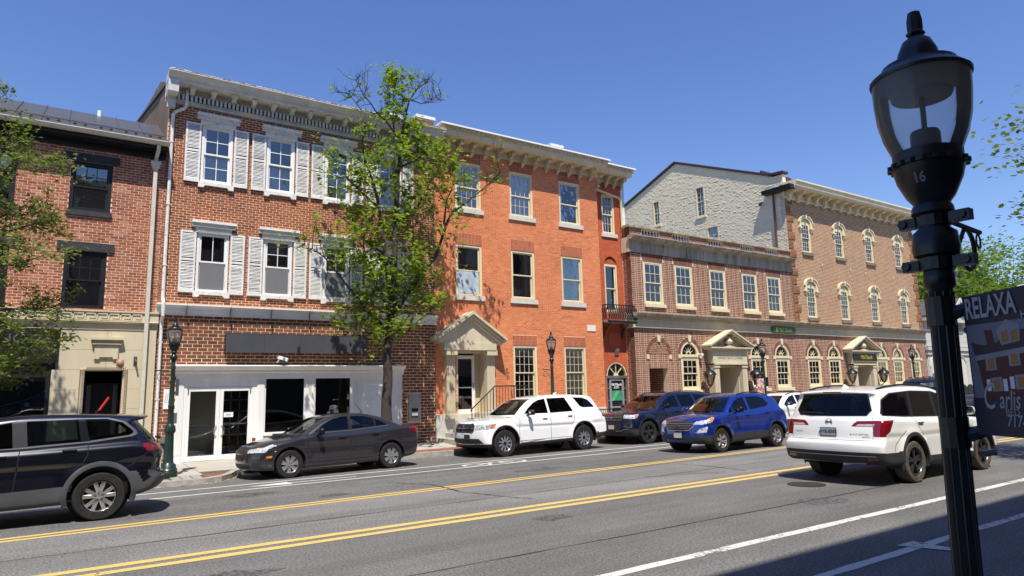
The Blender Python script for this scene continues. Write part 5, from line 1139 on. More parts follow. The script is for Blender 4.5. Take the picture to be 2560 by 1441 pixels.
# pedimented bank entrances
def entrance(par, c, sign):
    q = MB(); D_ = D4; gy = D_-.52
    for hw, zb, zt, yf, th in ((1.62, 3.72, 4.46, D_-.56, .07), (1.55, 3.66, 4.38, D_-.50, .06)):
        for s_ in (-1, 1):
            x1_ = c+s_*.0; vs = [(c+s_*hw, yf, zb), (x1_, yf, zt), (x1_, yf, zt-th), (c+s_*hw, yf, zb-th), (c+s_*hw, D_-.001, zb), (x1_, D_-.001, zt), (x1_, D_-.001, zt-th), (c+s_*hw, D_-.001, zb-th)]
            q.add(vs, [(0, 1, 2, 3), (0, 4, 5, 1), (3, 2, 6, 7), (0, 3, 7, 4), (1, 5, 6, 2)])
    q.box(c-1.58, c+1.58, D_-.52, D_-.001, 3.56, 3.62); q.box(c-1.5, c+1.5, D_-.44, D_-.001, 3.50, 3.56); q.obj('pediment', STONE, par)
    b = MB(); b.prism([(c-1.42, 3.621), (c+1.42, 3.621), (c, 4.28)], 'y', D_-.16, D_-.001); b.obj('tympanum', STONED, par)
    for s_ in (-1, 1):
        for i in range(7): t = (i+.5)/8; xx = c+s_*1.4*(1-t); zz = 3.62+.62*t-.03; ibox('modillion', STONE, par, xx-.045, xx+.045, D_-.42, D_-.17, zz, zz+.07)
    b = MB(); b.lathe([(.0, 0), (.16, 0), (.16, .04), (.07, .08), (.06, .14), (.17, .2), (.19, .28), (.10, .38), (.06, .46), (.03, .52), (0, .54)], (c-.05, D_-.34, 3.625), 14, cap=False); b.box(c-.4, c+.3, D_-.42, D_-.2, 3.622, 3.66); b.obj('stone_urn', STONE, par, smooth=True)
    for i in range(24): xx = c-1.42+i*.119; ibox('dentil', STONE, par, xx, xx+.065, D_-.42, D_-.36, 3.42, 3.50)
    ibox('entablature', STONE, par, c-1.24, c+1.24, D_-.34, D_-.001, 2.86, 3.5); ibox('architrave', STONE, par, c-1.22, c+1.22, D_-.38, D_-.34, 2.80, 2.88)
    for s_ in (-1, 1):
        xa = c+s_*1.02; b = MB(); b.box(xa-.18, xa+.18, D_-.32, D_+.0, .1, 2.80); b.box(xa-.21, xa+.21, D_-.36, D_-.32, 2.66, 2.74); b.box(xa-.21, xa+.21, D_-.36, D_-.0, .1, .4)
        for t in range(2): b.box(xa-.12+t*.14, xa-.02+t*.14, D_-.335, D_-.32, .5, 2.6)
        b.obj('pilaster', STONE, par)
    ibox('door_reveal', STONE, par, c-.86, c-.80, D_-.1, D_+1.1, .1, 2.76); ibox('door_reveal', STONE, par, c+.80, c+.86, D_-.1, D_+1.1, .1, 2.76); ibox('door_soffit', STONE, par, c-.80, c+.80, D_-.1, D_+1.1, 2.70, 2.76)
    b = MB(); b.box(c-.8, c-.7, D_+.95, D_+1.05, .1, 2.7); b.box(c+.7, c+.8, D_+.95, D_+1.05, .1, 2.7); b.box(c-.7, c+.7, D_+.95, D_+1.05, 2.6, 2.7); b.box(c-.7, c+.7, D_+.95, D_+1.05, 2.0, 2.12); b.box(c-.5, c-.4, D_+.95, D_+1.0, .1, 2.0); b.box(c+.3, c+.4, D_+.95, D_+1.0, .1, 2.0); b.box(c-.4, c+.3, D_+.95, D_+1.0, 1.85, 2.0)
    d_ = b.obj('door', M('aluminium', (.45, .47, .50), .4, .5), par); ibox('pane', GLASS, d_, c-.7, c+.7, D_+1.0, D_+1.005, .1, 2.6); ibox('lobby', DARK, d_, c-.8, c+.8, D_+1.4, D_+1.45, .1, 2.7)
    b = moved(text_mb('M&TBank', .14, .004, (1, 1), .003), c-.05, D_+.98, 1.72); b.obj('lettering', WHITE, d_)
    if sign is None:
        b = moved(text_mb('FARMERS TRUST COMPANY', .17, .012, (.88, 1)), c, D_-.344, 3.12); b.obj('carved_lettering', STONED, par)
entrance(B4, DC4, None); entrance(B5, DC5, 1)
SG = thing('green_bank_sign', 'long dark green sign board with gold M&T Bank lettering on the stone frieze', 'sign', (31.1, D4-.1, 4.6))
b = MB(); b.box(30.15, 32.15, D4-.15, D4-.07, 4.46, 4.77); b.obj('board', M('sign_green', (.015, .11, .055), .4), SG, bevel=.01)
GOLD = M('gold_leaf', (.62, .44, .08), .35, .6)
b = moved(text_mb('M&T Bank', .25, .01, (1.1, 1), .004), 31.2, D4-.155, 4.61); b.obj('lettering', GOLD, SG); b = MB(); b.box(30.42, 30.56, D4-.16, D4-.15, 4.51, 4.72); b.obj('emblem', GOLD, SG)
SK = thing('black_bank_sign', 'black sign with pale gold M&TBank lettering over the right bank entrance', 'sign', (38.3, D4-.4, 3.2))
ibox('board', BLACK, SK, 37.05, 39.5, D4-.42, D4-.385, 3.03, 3.44); ibox('trim', GOLD, SK, 37.05, 39.5, D4-.425, D4-.40, 2.99, 3.02)
b = moved(text_mb('M&TBank', .30, .01, (1.05, 1), .006), 38.35, D4-.43, 3.23); b.obj('lettering', GOLD, SK)
# wall lanterns
AMB = glass_mat('lantern_glass', (.75, .68, .6), .08)
def lantern(c, label):
    t = thing('wall_lantern', label, 'lantern', (c, D4-.45, 1.9), 'black wall lanterns beside the bank entrances', world=False)
    b = MB(); b.tube([(0, .44, -.25), (0, .3, -.32), (0, .1, -.2), (0, 0, -.1)], .022, 6); b.tube([(0, .44, -.05), (0, .44, -.4)], .03, 6); b.obj('wall_arm', LBLACK, t, smooth=True)
    b = MB(); b.lathe([(.05, -.1), (.10, -.04), (.12, 0)], n=6, cap=False); b.lathe([(.0, -.16), (.03, -.12), (.05, -.1)], n=6, cap=False); b.obj('base', LBLACK, t)
    b = MB(); b.lathe([(.12, 0), (.26, .42)], n=6, cap=False); b.obj('glass', AMB, t)
    b = MB()
    for j in range(6): a = 2*math.pi*j/6; b.tube([(.12*math.cos(a), .12*math.sin(a), 0), (.26*math.cos(a), .26*math.sin(a), .42)], .012, 4)
    b.obj('cage_bar', LBLACK, t)
    b = MB(); b.lathe([(.30, .42), (.31, .45), (.24, .56), (.10, .66), (.05, .70), (.06, .73), (.03, .76), (.035, .79), (.0, .83)], n=12, cap=False); b.lathe([(.0, .41), (.30, .42)], n=12, cap=False); b.obj('cap', LBLACK, t, smooth=True)
lantern(24.72, 'wall lantern left of the carved stone bank doorway'); lantern(28.12, 'wall lantern right of the carved stone bank doorway, behind a street lamp banner')
lantern(36.62, 'wall lantern left of the doorway under the black bank sign'); lantern(39.98, 'wall lantern right of the doorway under the black bank sign')
BC = thing('dome_camera', 'small white security camera left of the carved stone bank doorway', 'camera', (24.6, D4-.1, 3.2))
b = MB(); b.tube([(24.55, D4, 3.3), (24.55, D4-.15, 3.28)], .03, 8); b.lathe([(.0, -.09), (.07, -.06), (.09, 0), (.09, .05), (0, .07)], (24.57, D4-.2, 3.25), 12, cap=False); b.obj('housing', WHITE, BC, smooth=True)

# ---------- pale stone building beyond the bank, far brick block
B6 = thing('stone_library_building', 'pale stone building with pedimented gables and blind arches at the far end of the street', 'building', (49.8, 21, 0))
LS = M('pale_ashlar', (.52, .50, .44), .85, var=.08, scale=1.5)
for r in range(17):
    z0_ = .1+r*.33
    if 3.7 < z0_ < 4.0: continue
    off = (r % 2)*.45; xx = 46.55-off
    while xx < 52.9: a, c = max(xx+.006, 46.55), min(xx+.894, 52.9); xx += .9; ibox('stone_block', LS, B6, a, c, 20.98, 21.05, z0_+.004, z0_+.326)
b = MB(); b.box(46.5, 52.95, 21.05, 32, 0, 5.7); b.obj('wall', LS, B6)
b = MB(); b.box(46.45, 53.0, 20.85, 21.04, 3.78, 4.0); b.box(46.45, 53.05, 20.9, 21.04, 3.5, 3.6); b.obj('belt_course', LS, B6)
b = MB(); b.box(46.4, 53.1, 20.65, 21.04, 5.70, 5.9); b.obj('cornice', LS, B6)
for a, c in ((46.5, 48.3), (49.3, 53.1)):
    m_ = (a+c)/2; zt = 5.9+(c-a)*.36; b = MB()
    for (xa, za), (xb, zb) in (((a, 5.9), (m_, zt)), ((m_, zt), (c, 5.9))): b.add([(xa, 20.6, za), (xb, 20.6, zb), (xb, 32, zb), (xa, 32, za), (xa, 20.6, za+.16), (xb, 20.6, zb+.16), (xb, 32, zb+.16), (xa, 32, za+.16)], [(0, 1, 2, 3), (7, 6, 5, 4), (0, 4, 5, 1), (1, 5, 6, 2), (2, 6, 7, 3), (3, 7, 4, 0)])
    b.obj('gable_roof', M('slate_roof', (.08, .085, .095), .6, var=.2), B6)
    b = MB(); b.prism([(a+.1, 5.9), (c-.1, 5.9), (m_, zt-.1)], 'y', 20.95, 21.2); b.obj('gable_wall', LS, B6)
    for (xa, za), (xb, zb) in (((a, 5.92), (m_, zt+.02)), ((m_, zt+.02), (c, 5.92))): b = MB(); b.add([(xa, 20.55, za-.12), (xb, 20.55, zb-.12), (xb, 20.55, zb+.14), (xa, 20.55, za+.14), (xa, 20.62, za-.12), (xb, 20.62, zb-.12), (xb, 20.62, zb+.14), (xa, 20.62, za+.14)], [(0, 1, 2, 3), (7, 6, 5, 4), (0, 4, 5, 1), (3, 2, 6, 7)]); b.obj('raking_trim', LS, B6)
for a, c in ((46.9, 47.9), (50.6, 51.9)): ibox('louvre', M('grey_louvre', (.22, .22, .19), .7), B6, a, c, 20.93, 20.975, 5.0, 5.6)
for c in (47.4, 51.1):
    b = MB(); b.prism([(c-.65, .6), (c+.65, .6)]+[(c+.65*math.cos(math.pi*i/12), 2.7+.65*math.sin(math.pi*i/12)) for i in range(13)], 'y', 20.95, 20.972); b.obj('blind_arch', M('smooth_stone', (.60, .58, .50), .85, var=.05), B6)
    b = MB(); b.tube([(c+.7*math.cos(math.pi*i/12), 20.95, 2.7+.7*math.sin(math.pi*i/12)) for i in range(13)], .05, 6); b.obj('arch_moulding', LS, B6)
ibox('notice_box', M('grey_notice', (.25, .24, .23), .6), B6, 46.75, 47.3, 20.7, 20.9, 1.2, 2.3)

# ---------- building on the camera's side of the street (behind the camera; it shades the near pavement)
B7 = thing('near_side_building', 'plain brick building on the near side of the street, behind the viewpoint', 'building', (10, -2.6, 0))
b = MB(); b.box(-22, 34, -12, -2.62, 0, 14.7); b.obj('wall', M('plain_brick', (.26, .17, .14), .9, var=.15, scale=3), B7)
ibox('cornice', STONE, B7, -22.2, 34.2, -12.2, -2.5, 14.4, 14.72)
for i in range(14):
    for z_ in (4.4, 7.8, 11.2): xx = -20.5+i*3.9; ibox('window', BLIND if (i*7+int(z_)) % 3 else DARK, B7, xx, xx+1.3, -2.64, -2.60, z_, z_+2.1); ibox('lintel', STONE, B7, xx-.1, xx+1.4, -2.64, -2.58, z_+2.1, z_+2.35)
ibox('shop_front', DARK, B7, -20, 32, -2.64, -2.60, .4, 3.0)
B8 = thing('near_corner_building', 'low pale building on the near side further along the street, out of frame', 'building', (48, -2.6, 0))
b = MB(); b.box(42, 80, -12, -4, 0, 9); b.obj('wall', M('plain_tan', (.40, .32, .24), .9, var=.1), B8)

# ---------- street lamps
LG = frosted_mat('lamp_globe', (.85, .85, .86), .22)
def lamp(name_label, x, y, z, mat=DGREEN, shorten=0, globe=True, arm=0, hood=None, s=1.):
    t = thing('street_lamp', name_label, 'street lamp', (x, y, z), 'green acorn street lamps along the pavement', world=False)
    S = shorten; SH = .0
    P = lambda pr: [(r*.88, h if h < 1 else h-S) for r, h in pr]
    b = MB(); b.lathe(P([(.24, 0), (.245, .03), (.245, .10), (.22, .14), (.235, .16), (.2, .2), (.19, .27), (.135, .31), (.125, .36), (.115, .6), (.105, .98)]), n=16); b.obj('base', mat, t, smooth=True, angle=50)
    b = MB(); b.lathe(P([(.056, .2), (.050, 1.1), (.048, 2.60), (.061, 2.61), (.061, 2.66), (.055, 2.67), (.060, 2.88)] if S else [(.105, .985), (.135, 1.02), (.145, 1.08), (.13, 1.12), (.135, 1.15), (.09, 1.2), (.075, 1.25), (.072, 1.6), (.08, 1.61), (.08, 1.64), (.07, 1.66), (.055, 2.50), (.063, 2.52), (.063, 2.58), (.05, 2.60), (.058, 2.72)]), n=16); b.obj('post', mat, t, smooth=True, angle=50)
    cm = LBLACK; b = MB()
    b.lathe(P([(.058, 2.72+SH), (.088, 2.73+SH), (.092, 2.76+SH), (.085, 2.82+SH), (.058, 2.84+SH), (.055, 2.88+SH), (.084, 2.895+SH), (.08, 2.92+SH), (.07, 2.935+SH), (.095, 2.965+SH), (.128, 3.03+SH), (.140, 3.08+SH), (.148, 3.083+SH), (.148, 3.10+SH), (.138, 3.105+SH), (.138, 3.14+SH)]), n=20)
    for j in range(20): a = 2*math.pi*j/20; b.lathe([(.012, 0), (.012, .018)], (.129*math.cos(a), .129*math.sin(a), 3.08+SH-S), 6)
    b.obj('collar', cm, t, smooth=True, angle=50)
    n_ = 64; gm = MB()
    prof = [(.134, 3.14+SH), (.165, 3.21+SH), (.183, 3.28+SH), (.191, 3.36+SH), (.194, 3.44+SH)]
    for r, h in prof:
        for j in range(n_): a = 2*math.pi*j/n_; rr_ = r+(.0015 if j % 2 else -.0015); gm.v.append((rr_*.88*math.cos(a), rr_*.88*math.sin(a), h-S))
    for i in range(len(prof)-1):
        for j in range(n_): gm.f.append((i*n_+j, i*n_+(j+1) % n_, (i+1)*n_+(j+1) % n_, (i+1)*n_+j))
    gm.obj('globe', LG, t, smooth=True)
    b = MB(); b.lathe(P([(.06, 3.12+SH), (.06, 3.22+SH), (.055, 3.23+SH)]), n=12); b.lathe(P([(.012, 3.23+SH), (.012, 3.40+SH)]), n=8); b.obj('lamp_holder', cm, t, smooth=True)
    b = MB(); b.lathe(P([(.12, 3.37+SH), (.125, 3.385+SH), (.10, 3.395+SH)]), n=16); b.obj('reflector', GREYM, t, smooth=True)
    b = MB(); b.lathe(P([(r, SH+3.44+(h-3.375)*.78) for r, h in [(.19, 3.375), (.202, 3.375), (.204, 3.39), (.185, 3.41), (.155, 3.435), (.150, 3.455), (.13, 3.465), (.088, 3.47), (.080, 3.53), (.058, 3.59), (.035, 3.61), (.030, 3.62)]]), n=28); b.obj('hood', hood or cm, t, smooth=True, angle=40)
    b = MB(); b.lathe(P([(r, SH+3.44+(h-3.375)*.78) for r, h in [(.012, 3.62), (.03, 3.63), (.034, 3.66), (.034, 3.70), (.026, 3.75), (.0, 3.765)]]), n=8, cap=False); b.lathe(P([(.036, 3.635+SH), (.04, 3.643+SH), (.036, 3.65+SH)]), n=6); b.obj('finial', cm, t, smooth=True)
    if arm:
        a_ = MB(); d = Vector((-.9, .1, 0)) if arm == 1 else Vector((0, -1, 0)); z_ = 2.42-S
        a_.tube([(0, 0, z_+.02), tuple(d*.42+Vector((0, 0, z_+.06)))], .014, 6); a_.tube([tuple(d*.06+Vector((0, 0, z_-.28))), tuple(d*.24+Vector((0, 0, z_)))], .008, 6)
        a_.tube([tuple(d*(.27+.09*math.sin(q))+Vector((0, 0, z_-.10+.10*math.cos(q)))) for q in np.linspace(0, 3.6, 10)], .008, 5); a_.obj('planter_arm', mat, t)
    return t
lamp('dark green street lamp on the paved kerb corner left of the white shopfront', 2.24, 17.9, .03, arm=1)
lamp('dark green street lamp on the pavement before the orange building', 13.75, 18.05, .04, arm=1)
L3 = lamp('dark green street lamp with a red and white banner before the left bank entrance', 25.3, 18.1, .06)
lamp('dark green street lamp in front of the last arched window of the tan block', 38.6, 18.2, .06)
lamp('smallest and farthest street lamp, in front of the pale stone building', 46.9, 19.6, .0)
b = MB(); b.box(-.02, .02, -.0, -.6, 1.25, 2.15); BN3 = thing('lamp_banner', 'small red and white printed banner hanging from the third street lamp', 'banner', (25.3, 18.1, 1.6))
b = MB(); b.box(24.75, 25.22, 18.08, 18.09, 1.30, 2.1); b.obj('cloth', M('banner_print_red', (.60, .55, .52), .8, col2=(.45, .12, .10), thr=.5, scale=3, var=.2), BN3)
b = MB(); b.tube([(25.3, 18.085, 2.12), (24.72, 18.085, 2.12)], .012, 6); b.tube([(25.3, 18.085, 1.28), (24.72, 18.085, 1.28)], .012, 6); b.obj('banner_rod', LBLACK, BN3)
BX = thing('lamp_sign_box', 'small dark box fixed to the third street lamp post', 'sign', (25.4, 18.1, 2)); ibox('box', LBLACK, BX, 25.38, 25.5, 18.05, 18.15, 1.75, 2.15)
ST1 = thing('lamp_notice_plates', 'two small grey plates strapped to the nearest far street lamp post', 'sign', (2.35, 17.9, 1.6)); ibox('plate', GREYM, ST1, 2.32, 2.38, 17.86, 17.94, 1.9, 2.3); ibox('plate', STEEL, ST1, 2.31, 2.37, 17.86, 17.94, 1.25, 1.5)
# the near lamp, its hook arm, banner
NL = lamp('large black street lamp with a glass globe in the right foreground, marked 16', 2.757, 1.168, -.30, mat=LBLACK, shorten=.11, s=1.0)
NL.location = (2.757-.053, 1.168+.036, -.30); NL.rotation_euler = (.0135, .020, 0)
for zz in (2.485, 2.315):
    b = MB(); b.lathe([(.058, 0), (.058, .05)], (0, 0, zz+.33-.08), 14); b.box(-.02, .02, -.13, -.06, zz+.255, zz+.295); b.box(-.02, .02, .06, .12, zz+.255, zz+.295)
    for s_ in (-1, 1): b.lathe([(.016, -.03), (.016, -.02)], (0, s_*.105, zz+.275), 8, 'x')
    b.obj('clamp', LBLACK, NL)
b = MB(); z_ = 2.75; b.tube([(.05, 0, z_+.03), (.40, 0, z_+.015)], .011, 6); b.tube([(.06, 0, z_-.22), (.26, 0, z_+.015)], .008, 6)
b.tube([(.27+.065*math.sin(q), 0, z_-.07+.085*math.cos(q)) for q in np.linspace(-.2, 3.7, 12)], .009, 6); b.tube([(.38+.018*math.cos(q), 0, z_-.025+.03*math.sin(q)) for q in np.linspace(0, 6.3, 12)], .004, 5); b.obj('hook_arm', LBLACK, NL)
b = moved(text_mb('16', .052, .002, (1, 1), .001), 0, 0, 0); 
ang = math.atan2(1.168, 2.757)+math.pi-.30
b.v = [(math.cos(ang+x_/.13)*(.1085+z_*.42), math.sin(ang+x_/.13)*(.1085+z_*.42), 2.91+z_) for x_, y_, z_ in [(x, y, z) for x, y, z in b.v]]
b.obj('painted_number', M('grey_white_number', (.5, .5, .5), .7), NL)
for j in range(10):
    a = 2*math.pi*j/10
    b = MB(); b.tube([(.0425*math.cos(a), .0425*math.sin(a), .95), (.041*math.cos(a), .041*math.sin(a), 2.48)], .004, 5); b.obj('flute', LBLACK, NL)
BN = thing('foreground_banner', 'dark printed bed and breakfast banner hanging off the foreground lamp post at the right edge', 'banner', (2.76, .8, 1.9))
BX0 = 2.745; y0_, y1_ = 1.098, .40; zt, zb = 2.150, 1.655
BDX, BDY = -.53, -.848
def yb(u, off=0): return (BX0+BDX*.66*u-.848*off, y0_+BDY*.66*u+.53*off)
def bq(name, pts, mat, off):
    """pts in banner coordinates u (left-right 0..1), v (down 0..1)"""
    m = MB(); m.v = [(*yb(u, off), zt+(zb-zt)*v) for u, v in pts]; m.f = [tuple(range(len(pts)))]; return m.obj(name, mat, BN)
VN = M('banner_navy', (.018, .019, .034), .55, var=.05); VG = M('banner_grey_sky', (.15, .15, .19), .6, var=.12, scale=3); VR = M('banner_brick', (.075, .018, .018), .6, var=.1)
VW_ = M('banner_white', (.62, .62, .66), .6); VY = M('banner_amber', (.32, .14, .04), .6); VD = M('banner_roof', (.03, .025, .03), .6); VT = M('banner_trim', (.22, .23, .27), .6)
b = MB(); b.add([(*yb(u, -o), z) for o in (0, .004) for u, z in ((0, zb), (1, zb), (1, zt), (0, zt))], [(0, 1, 2, 3), (7, 6, 5, 4), (0, 4, 5, 1), (1, 5, 6, 2), (2, 6, 7, 3), (3, 7, 4, 0)]); b.obj('cloth', VN, BN)
bq('print_sky', [(0.01, .215), (1, .215), (1, .8), (.01, .8)], VG, .001)
K_ = .62
def bk_(name, pts, mat, off): bq(name, [(u*K_ if u < .99 else 1, v) for u, v in pts], mat, off)
bk_('print_roof', [(.05, .34), (.2, .37), (.34, .36), (.48, .29), (1, .24), (1, .40), (.10, .50)], VD, .0016)
bk_('print_chimney', [(.22, .26), (.31, .265), (.33, .40), (.25, .40)], VR, .002)
bk_('print_dormer', [(.36, .28), (.48, .205), (.62, .25), (.60, .36), (.40, .38)], VT, .0024)
bk_('print_facade', [(.10, .46), (1, .36), (1, .78), (.16, .78)], VR, .002)
bk_('print_cornice', [(.08, .44), (1, .335), (1, .375), (.09, .475)], VT, .0026)
for u, v in ((.20, .455), (.46, .43), (.74, .40), (.24, .60), (.50, .585), (.78, .57)):
    bk_('print_window', [(u, v), (u+.12, v-.006), (u+.12, v+.09), (u, v+.095)], VT, .0028); bk_('print_pane', [(u+.025, v+.014), (u+.095, v+.010), (u+.095, v+.08), (u+.025, v+.084)], VY, .0032)
    if v > .55:
        for q in (-.055, .13): bk_('print_shutter', [(u+q, v+.01), (u+q+.045, v+.008), (u+q+.045, v+.09), (u+q, v+.092)], VW_, .003)
for u in (.42, .52): bk_('print_pane', [(u-.005, .29), (u+.065, .28), (u+.065, .35), (u-.005, .36)], VY, .003)
bq('print_footer', [(0, .74), (1, .74), (1, 1), (0, 1)], VN, .0030)
def btext(txt, size, u, v, mat=VW_, bold=0, sx=1, shear=0, off=.0042, rise=0):
    m = text_mb(txt, size, .0008, (sx, 1), bold, 'LEFT', shear); zz = zt+(zb-zt)*v
    m.v = [(*yb(u+x_/.66, off), zz+z_+rise*x_) for x_, y_, z_ in m.v]; m.obj('lettering', mat, BN)
btext('RELAXA', .105, .02, .105, bold=.0022, sx=.62, rise=.0)
btext('H', .035, .40, .19, bold=.0005)
btext('C', .130, .07, .735, sx=.62, shear=.25, bold=.0005); btext('arlis', .085, .185, .755, sx=.66, shear=.25, bold=.0006)
btext('BED', .032, .22, .835, sx=1.1); btext('717-', .055, .22, .895, sx=.80, shear=.2, bold=.0006)
bq('heart_print', [(.44, .95), (.47, .98), (.50, .95), (.49, .93), (.47, .94), (.45, .93)], VW_, .0042)
for zz in (zt-.02, zb+.03):
    b = MB(); b.tube([(*yb(0, -.012), zz), (*yb(1, -.012), zz)], .011, 6); b.obj('banner_arm', LBLACK, BN)
    b = MB(); b.tube([(2.757, 1.17, zz-.045), (2.757, 1.09, zz-.02), (2.757, 1.02, zz-.01)], [.03, .022, .012], 8); b.lathe([(.048, -.06), (.048, .05)], (2.745, 1.175, zz-.02), 12); b.lathe([(.012, 0), (.012, .10)], (2.757, 1.10, zz-.10), 6, 'x'); b.obj('banner_clamp', LBLACK, BN)
# highway light, distant signal and signs
HL = thing('road_light', 'pale grey curved arm highway light beyond the stone building', 'street light', (63, 21, 0))
b = MB(); b.tube([(59.8, 19.9, 0), (59.6, 19.9, 5.2), (59.3, 19.9, 7.2)], [.14, .11, .09], 10); b.tube([(59.3, 19.9, 6.3), (59.3, 19.9, 8.7), (60.8, 18.9, 9.0), (64, 16.8, 9.3), (66.5, 15, 9.4)], [.09, .08, .06, .05, .05], 8); b.obj('pole', M('galvanised', (.42, .46, .45), .5, .3), HL, smooth=True)
b = MB(); b.lathe([(.0, .12), (.22, .1), (.25, 0), (.0, -.04)], (57.3, 19.5, 5.6), 10, cap=False); b.tube([(57.3, 19.5, 5.65), (59.3, 19.9, 5.7)], .04, 6); b.obj('lamp_head', WHITE, HL)
for k, (x_, y_, z_, w_, h_, c_, lab) in enumerate(((57.6, 19.3, 6.35, .5, .45, (.10, .08, .12), 'small dark square sign on the highway light pole'), (60.5, 19.0, 1.3, .5, 1.0, (.7, .7, .7), 'white parking notice on a post near the canopy'), (60.7, 19.0, 2.6, .5, .8, (.55, .08, .08), 'red and white sign on a post near the canopy'))):
    t = thing('road_sign', lab, 'sign', (x_, y_, z_)); ibox('plate', M('sign_plate_%d' % k, c_, .5), t, x_, x_+w_, y_, y_+.03, z_, z_+h_)
    b = MB(); b.tube([(x_+.25, y_+.05, 0 if k else 5.9), (x_+.25, y_+.05, z_)], .03, 6); b.obj('post', STEEL, t)
CN = thing('market_canopy', 'white peaked canopy tent far down the street', 'canopy', (66, 23, 0)); b = MB(); b.lathe([(2.1, 2.3), (1.0, 2.9), (.05, 3.3)], (66, 23, 0), 4, cap=False); b.lathe([(2.1, 2.0), (2.1, 2.3)], (66, 23, 0), 4, cap=False); b.obj('cloth', WHITE, CN)
for a in (0, 1, 2, 3): b = MB(); b.tube([(66+2.05*math.cos(a*math.pi/2), 23+2.05*math.sin(a*math.pi/2), 0), (66+2.05*math.cos(a*math.pi/2), 23+2.05*math.sin(a*math.pi/2), 2.1)], .03, 5); b.obj('leg', STEEL, CN)
OB = thing('orange_bag', 'crumpled orange plastic netting on the pavement by the front of the white suv', 'bag', (10.9, 19.3, .1))
b = MB(); rb_ = random.Random(4); n_ = 9
for i in range(n_):
    for j in range(7):
        a = 2*math.pi*j/7; t = i/(n_-1); r_ = .16*math.sin(math.pi*min(max(t, .06), .94))*rb_.uniform(.6, 1.3); b.v.append((10.55+t*.8, 18.95+r_*math.cos(a), .12+r_*.8*math.sin(a)+.02))
for i in range(n_-1):
    for j in range(7): b.f.append((i*7+j, i*7+(j+1) % 7, (i+1)*7+(j+1) % 7, (i+1)*7+j))
b.obj('netting', M('orange_plastic', (.75, .16, .04), .5), OB)
# ============================================================ vehicles: implicit body shells, meshed and cut into parts
PAINTS = {}
def paint(name, col, metal=.0, rough=.28, flake=0):
    return M('car_paint_'+name, col, rough, metal, var=.015, scale=2, coat=1.0, back=(.012, .012, .012), spec=.5)
PLAST = M('black_plastic_trim', (.028, .028, .030), .55, var=.2, scale=9, spec=.35, back=(.01, .01, .01))
SEAMM = M('panel_gap', (.006, .006, .006), .9, var=0)
RUBBER = M('tyre_rubber', (.022, .021, .020), .85, var=.35, scale=14, spec=.25)
RUBD = M('dusty_tyre', (.085, .072, .055), .9, var=.4, scale=10, spec=.2)
RIMS = M('silver_rim', (.55, .55, .56), .28, .85, var=.05); RIMD = M('dark_rim', (.07, .07, .075), .3, .7, var=.05); BRAKE = M('brake_dark', (.02, .02, .02), .8)
CGL = glass_mat('car_glass_dark', (.08, .09, .09), .0, .0, .75); CGC = glass_mat('car_glass_clear', (.55, .62, .58), .03, .0, 1.0)
CGM = glass_mat('car_glass_mid', (.34, .40, .38), .0, .0, .75)
SEATM = M('seat_cloth', (.05, .048, .045), .9); DASH = M('dashboard', (.03, .03, .03), .7)
def lamp_glass(name, col, rough=.08):
    return M(name, col, rough, 0, var=.25, scale=28, coat=1.0, back=(.02, .02, .02))
HEAD = M('headlight_lens', (.34, .35, .37), .06, 0, var=.9, scale=16, coat=1.0, back=(.02, .02, .02), col2=(.75, .76, .78), thr=.55); TAIL = lamp_glass('tail_light_red', (.17, .004, .008)); AMBER = lamp_glass('amber_lens', (.70, .20, .015)); TAILW = lamp_glass('clear_tail_lens', (.45, .40, .40))
def poly_sd(P, S, Z):
    P = np.array(P, float); d = np.full(S.shape, 1e9); sgn = np.ones(S.shape)
    for i in range(len(P)):
        a, b = P[i], P[i-1]; e = b-a; wx, wz = S-a[0], Z-a[1]
        t = np.clip((wx*e[0]+wz*e[1])/(e@e), 0, 1); bx, bz = wx-e[0]*t, wz-e[1]*t; d = np.minimum(d, bx*bx+bz*bz)
        c1 = Z >= a[1]; c2 = Z < b[1]; c3 = e[0]*wz > e[1]*wx
        flip = (c1 & c2 & c3) | (~c1 & ~c2 & ~c3); sgn = np.where(flip, -sgn, sgn)
    return sgn*np.sqrt(d)
def smooth_poly(P, n=2):
    """Chaikin corner cutting, light"""
    P = [np.array(p, float) for p in P]
    for _ in range(n):
        Q = []
        for i in range(len(P)): a, b = P[i], P[(i+1) % len(P)]; Q += [a*.8+b*.2, a*.2+b*.8]
        P = Q
    return np.array(P)
class Field:
    def __init__(s, P):
        s.h = .02; s.s0, s.z0 = -.4, -.2; ss = np.arange(s.s0, 6.6, s.h); zz = np.arange(s.z0, 2.4, s.h); S, Z = np.meshgrid(ss, zz, indexing='ij'); s.g = poly_sd(P, S, Z)
    def __call__(s, S, Z):
        u = np.clip((S-s.s0)/s.h, 0, s.g.shape[0]-1.001); v = np.clip((Z-s.z0)/s.h, 0, s.g.shape[1]-1.001); i = u.astype(int); j = v.astype(int); a = u-i; b = v-j; g = s.g
        return (g[i, j]*(1-a)+g[i+1, j]*a)*(1-b)+(g[i, j+1]*(1-a)+g[i+1, j+1]*a)*b
def smax(a, b, k): h = np.clip(k-np.abs(a-b), 0, None)/k; return np.maximum(a, b)+h*h*k*.25
def smin(a, b, k): return -smax(-a, -b, k)
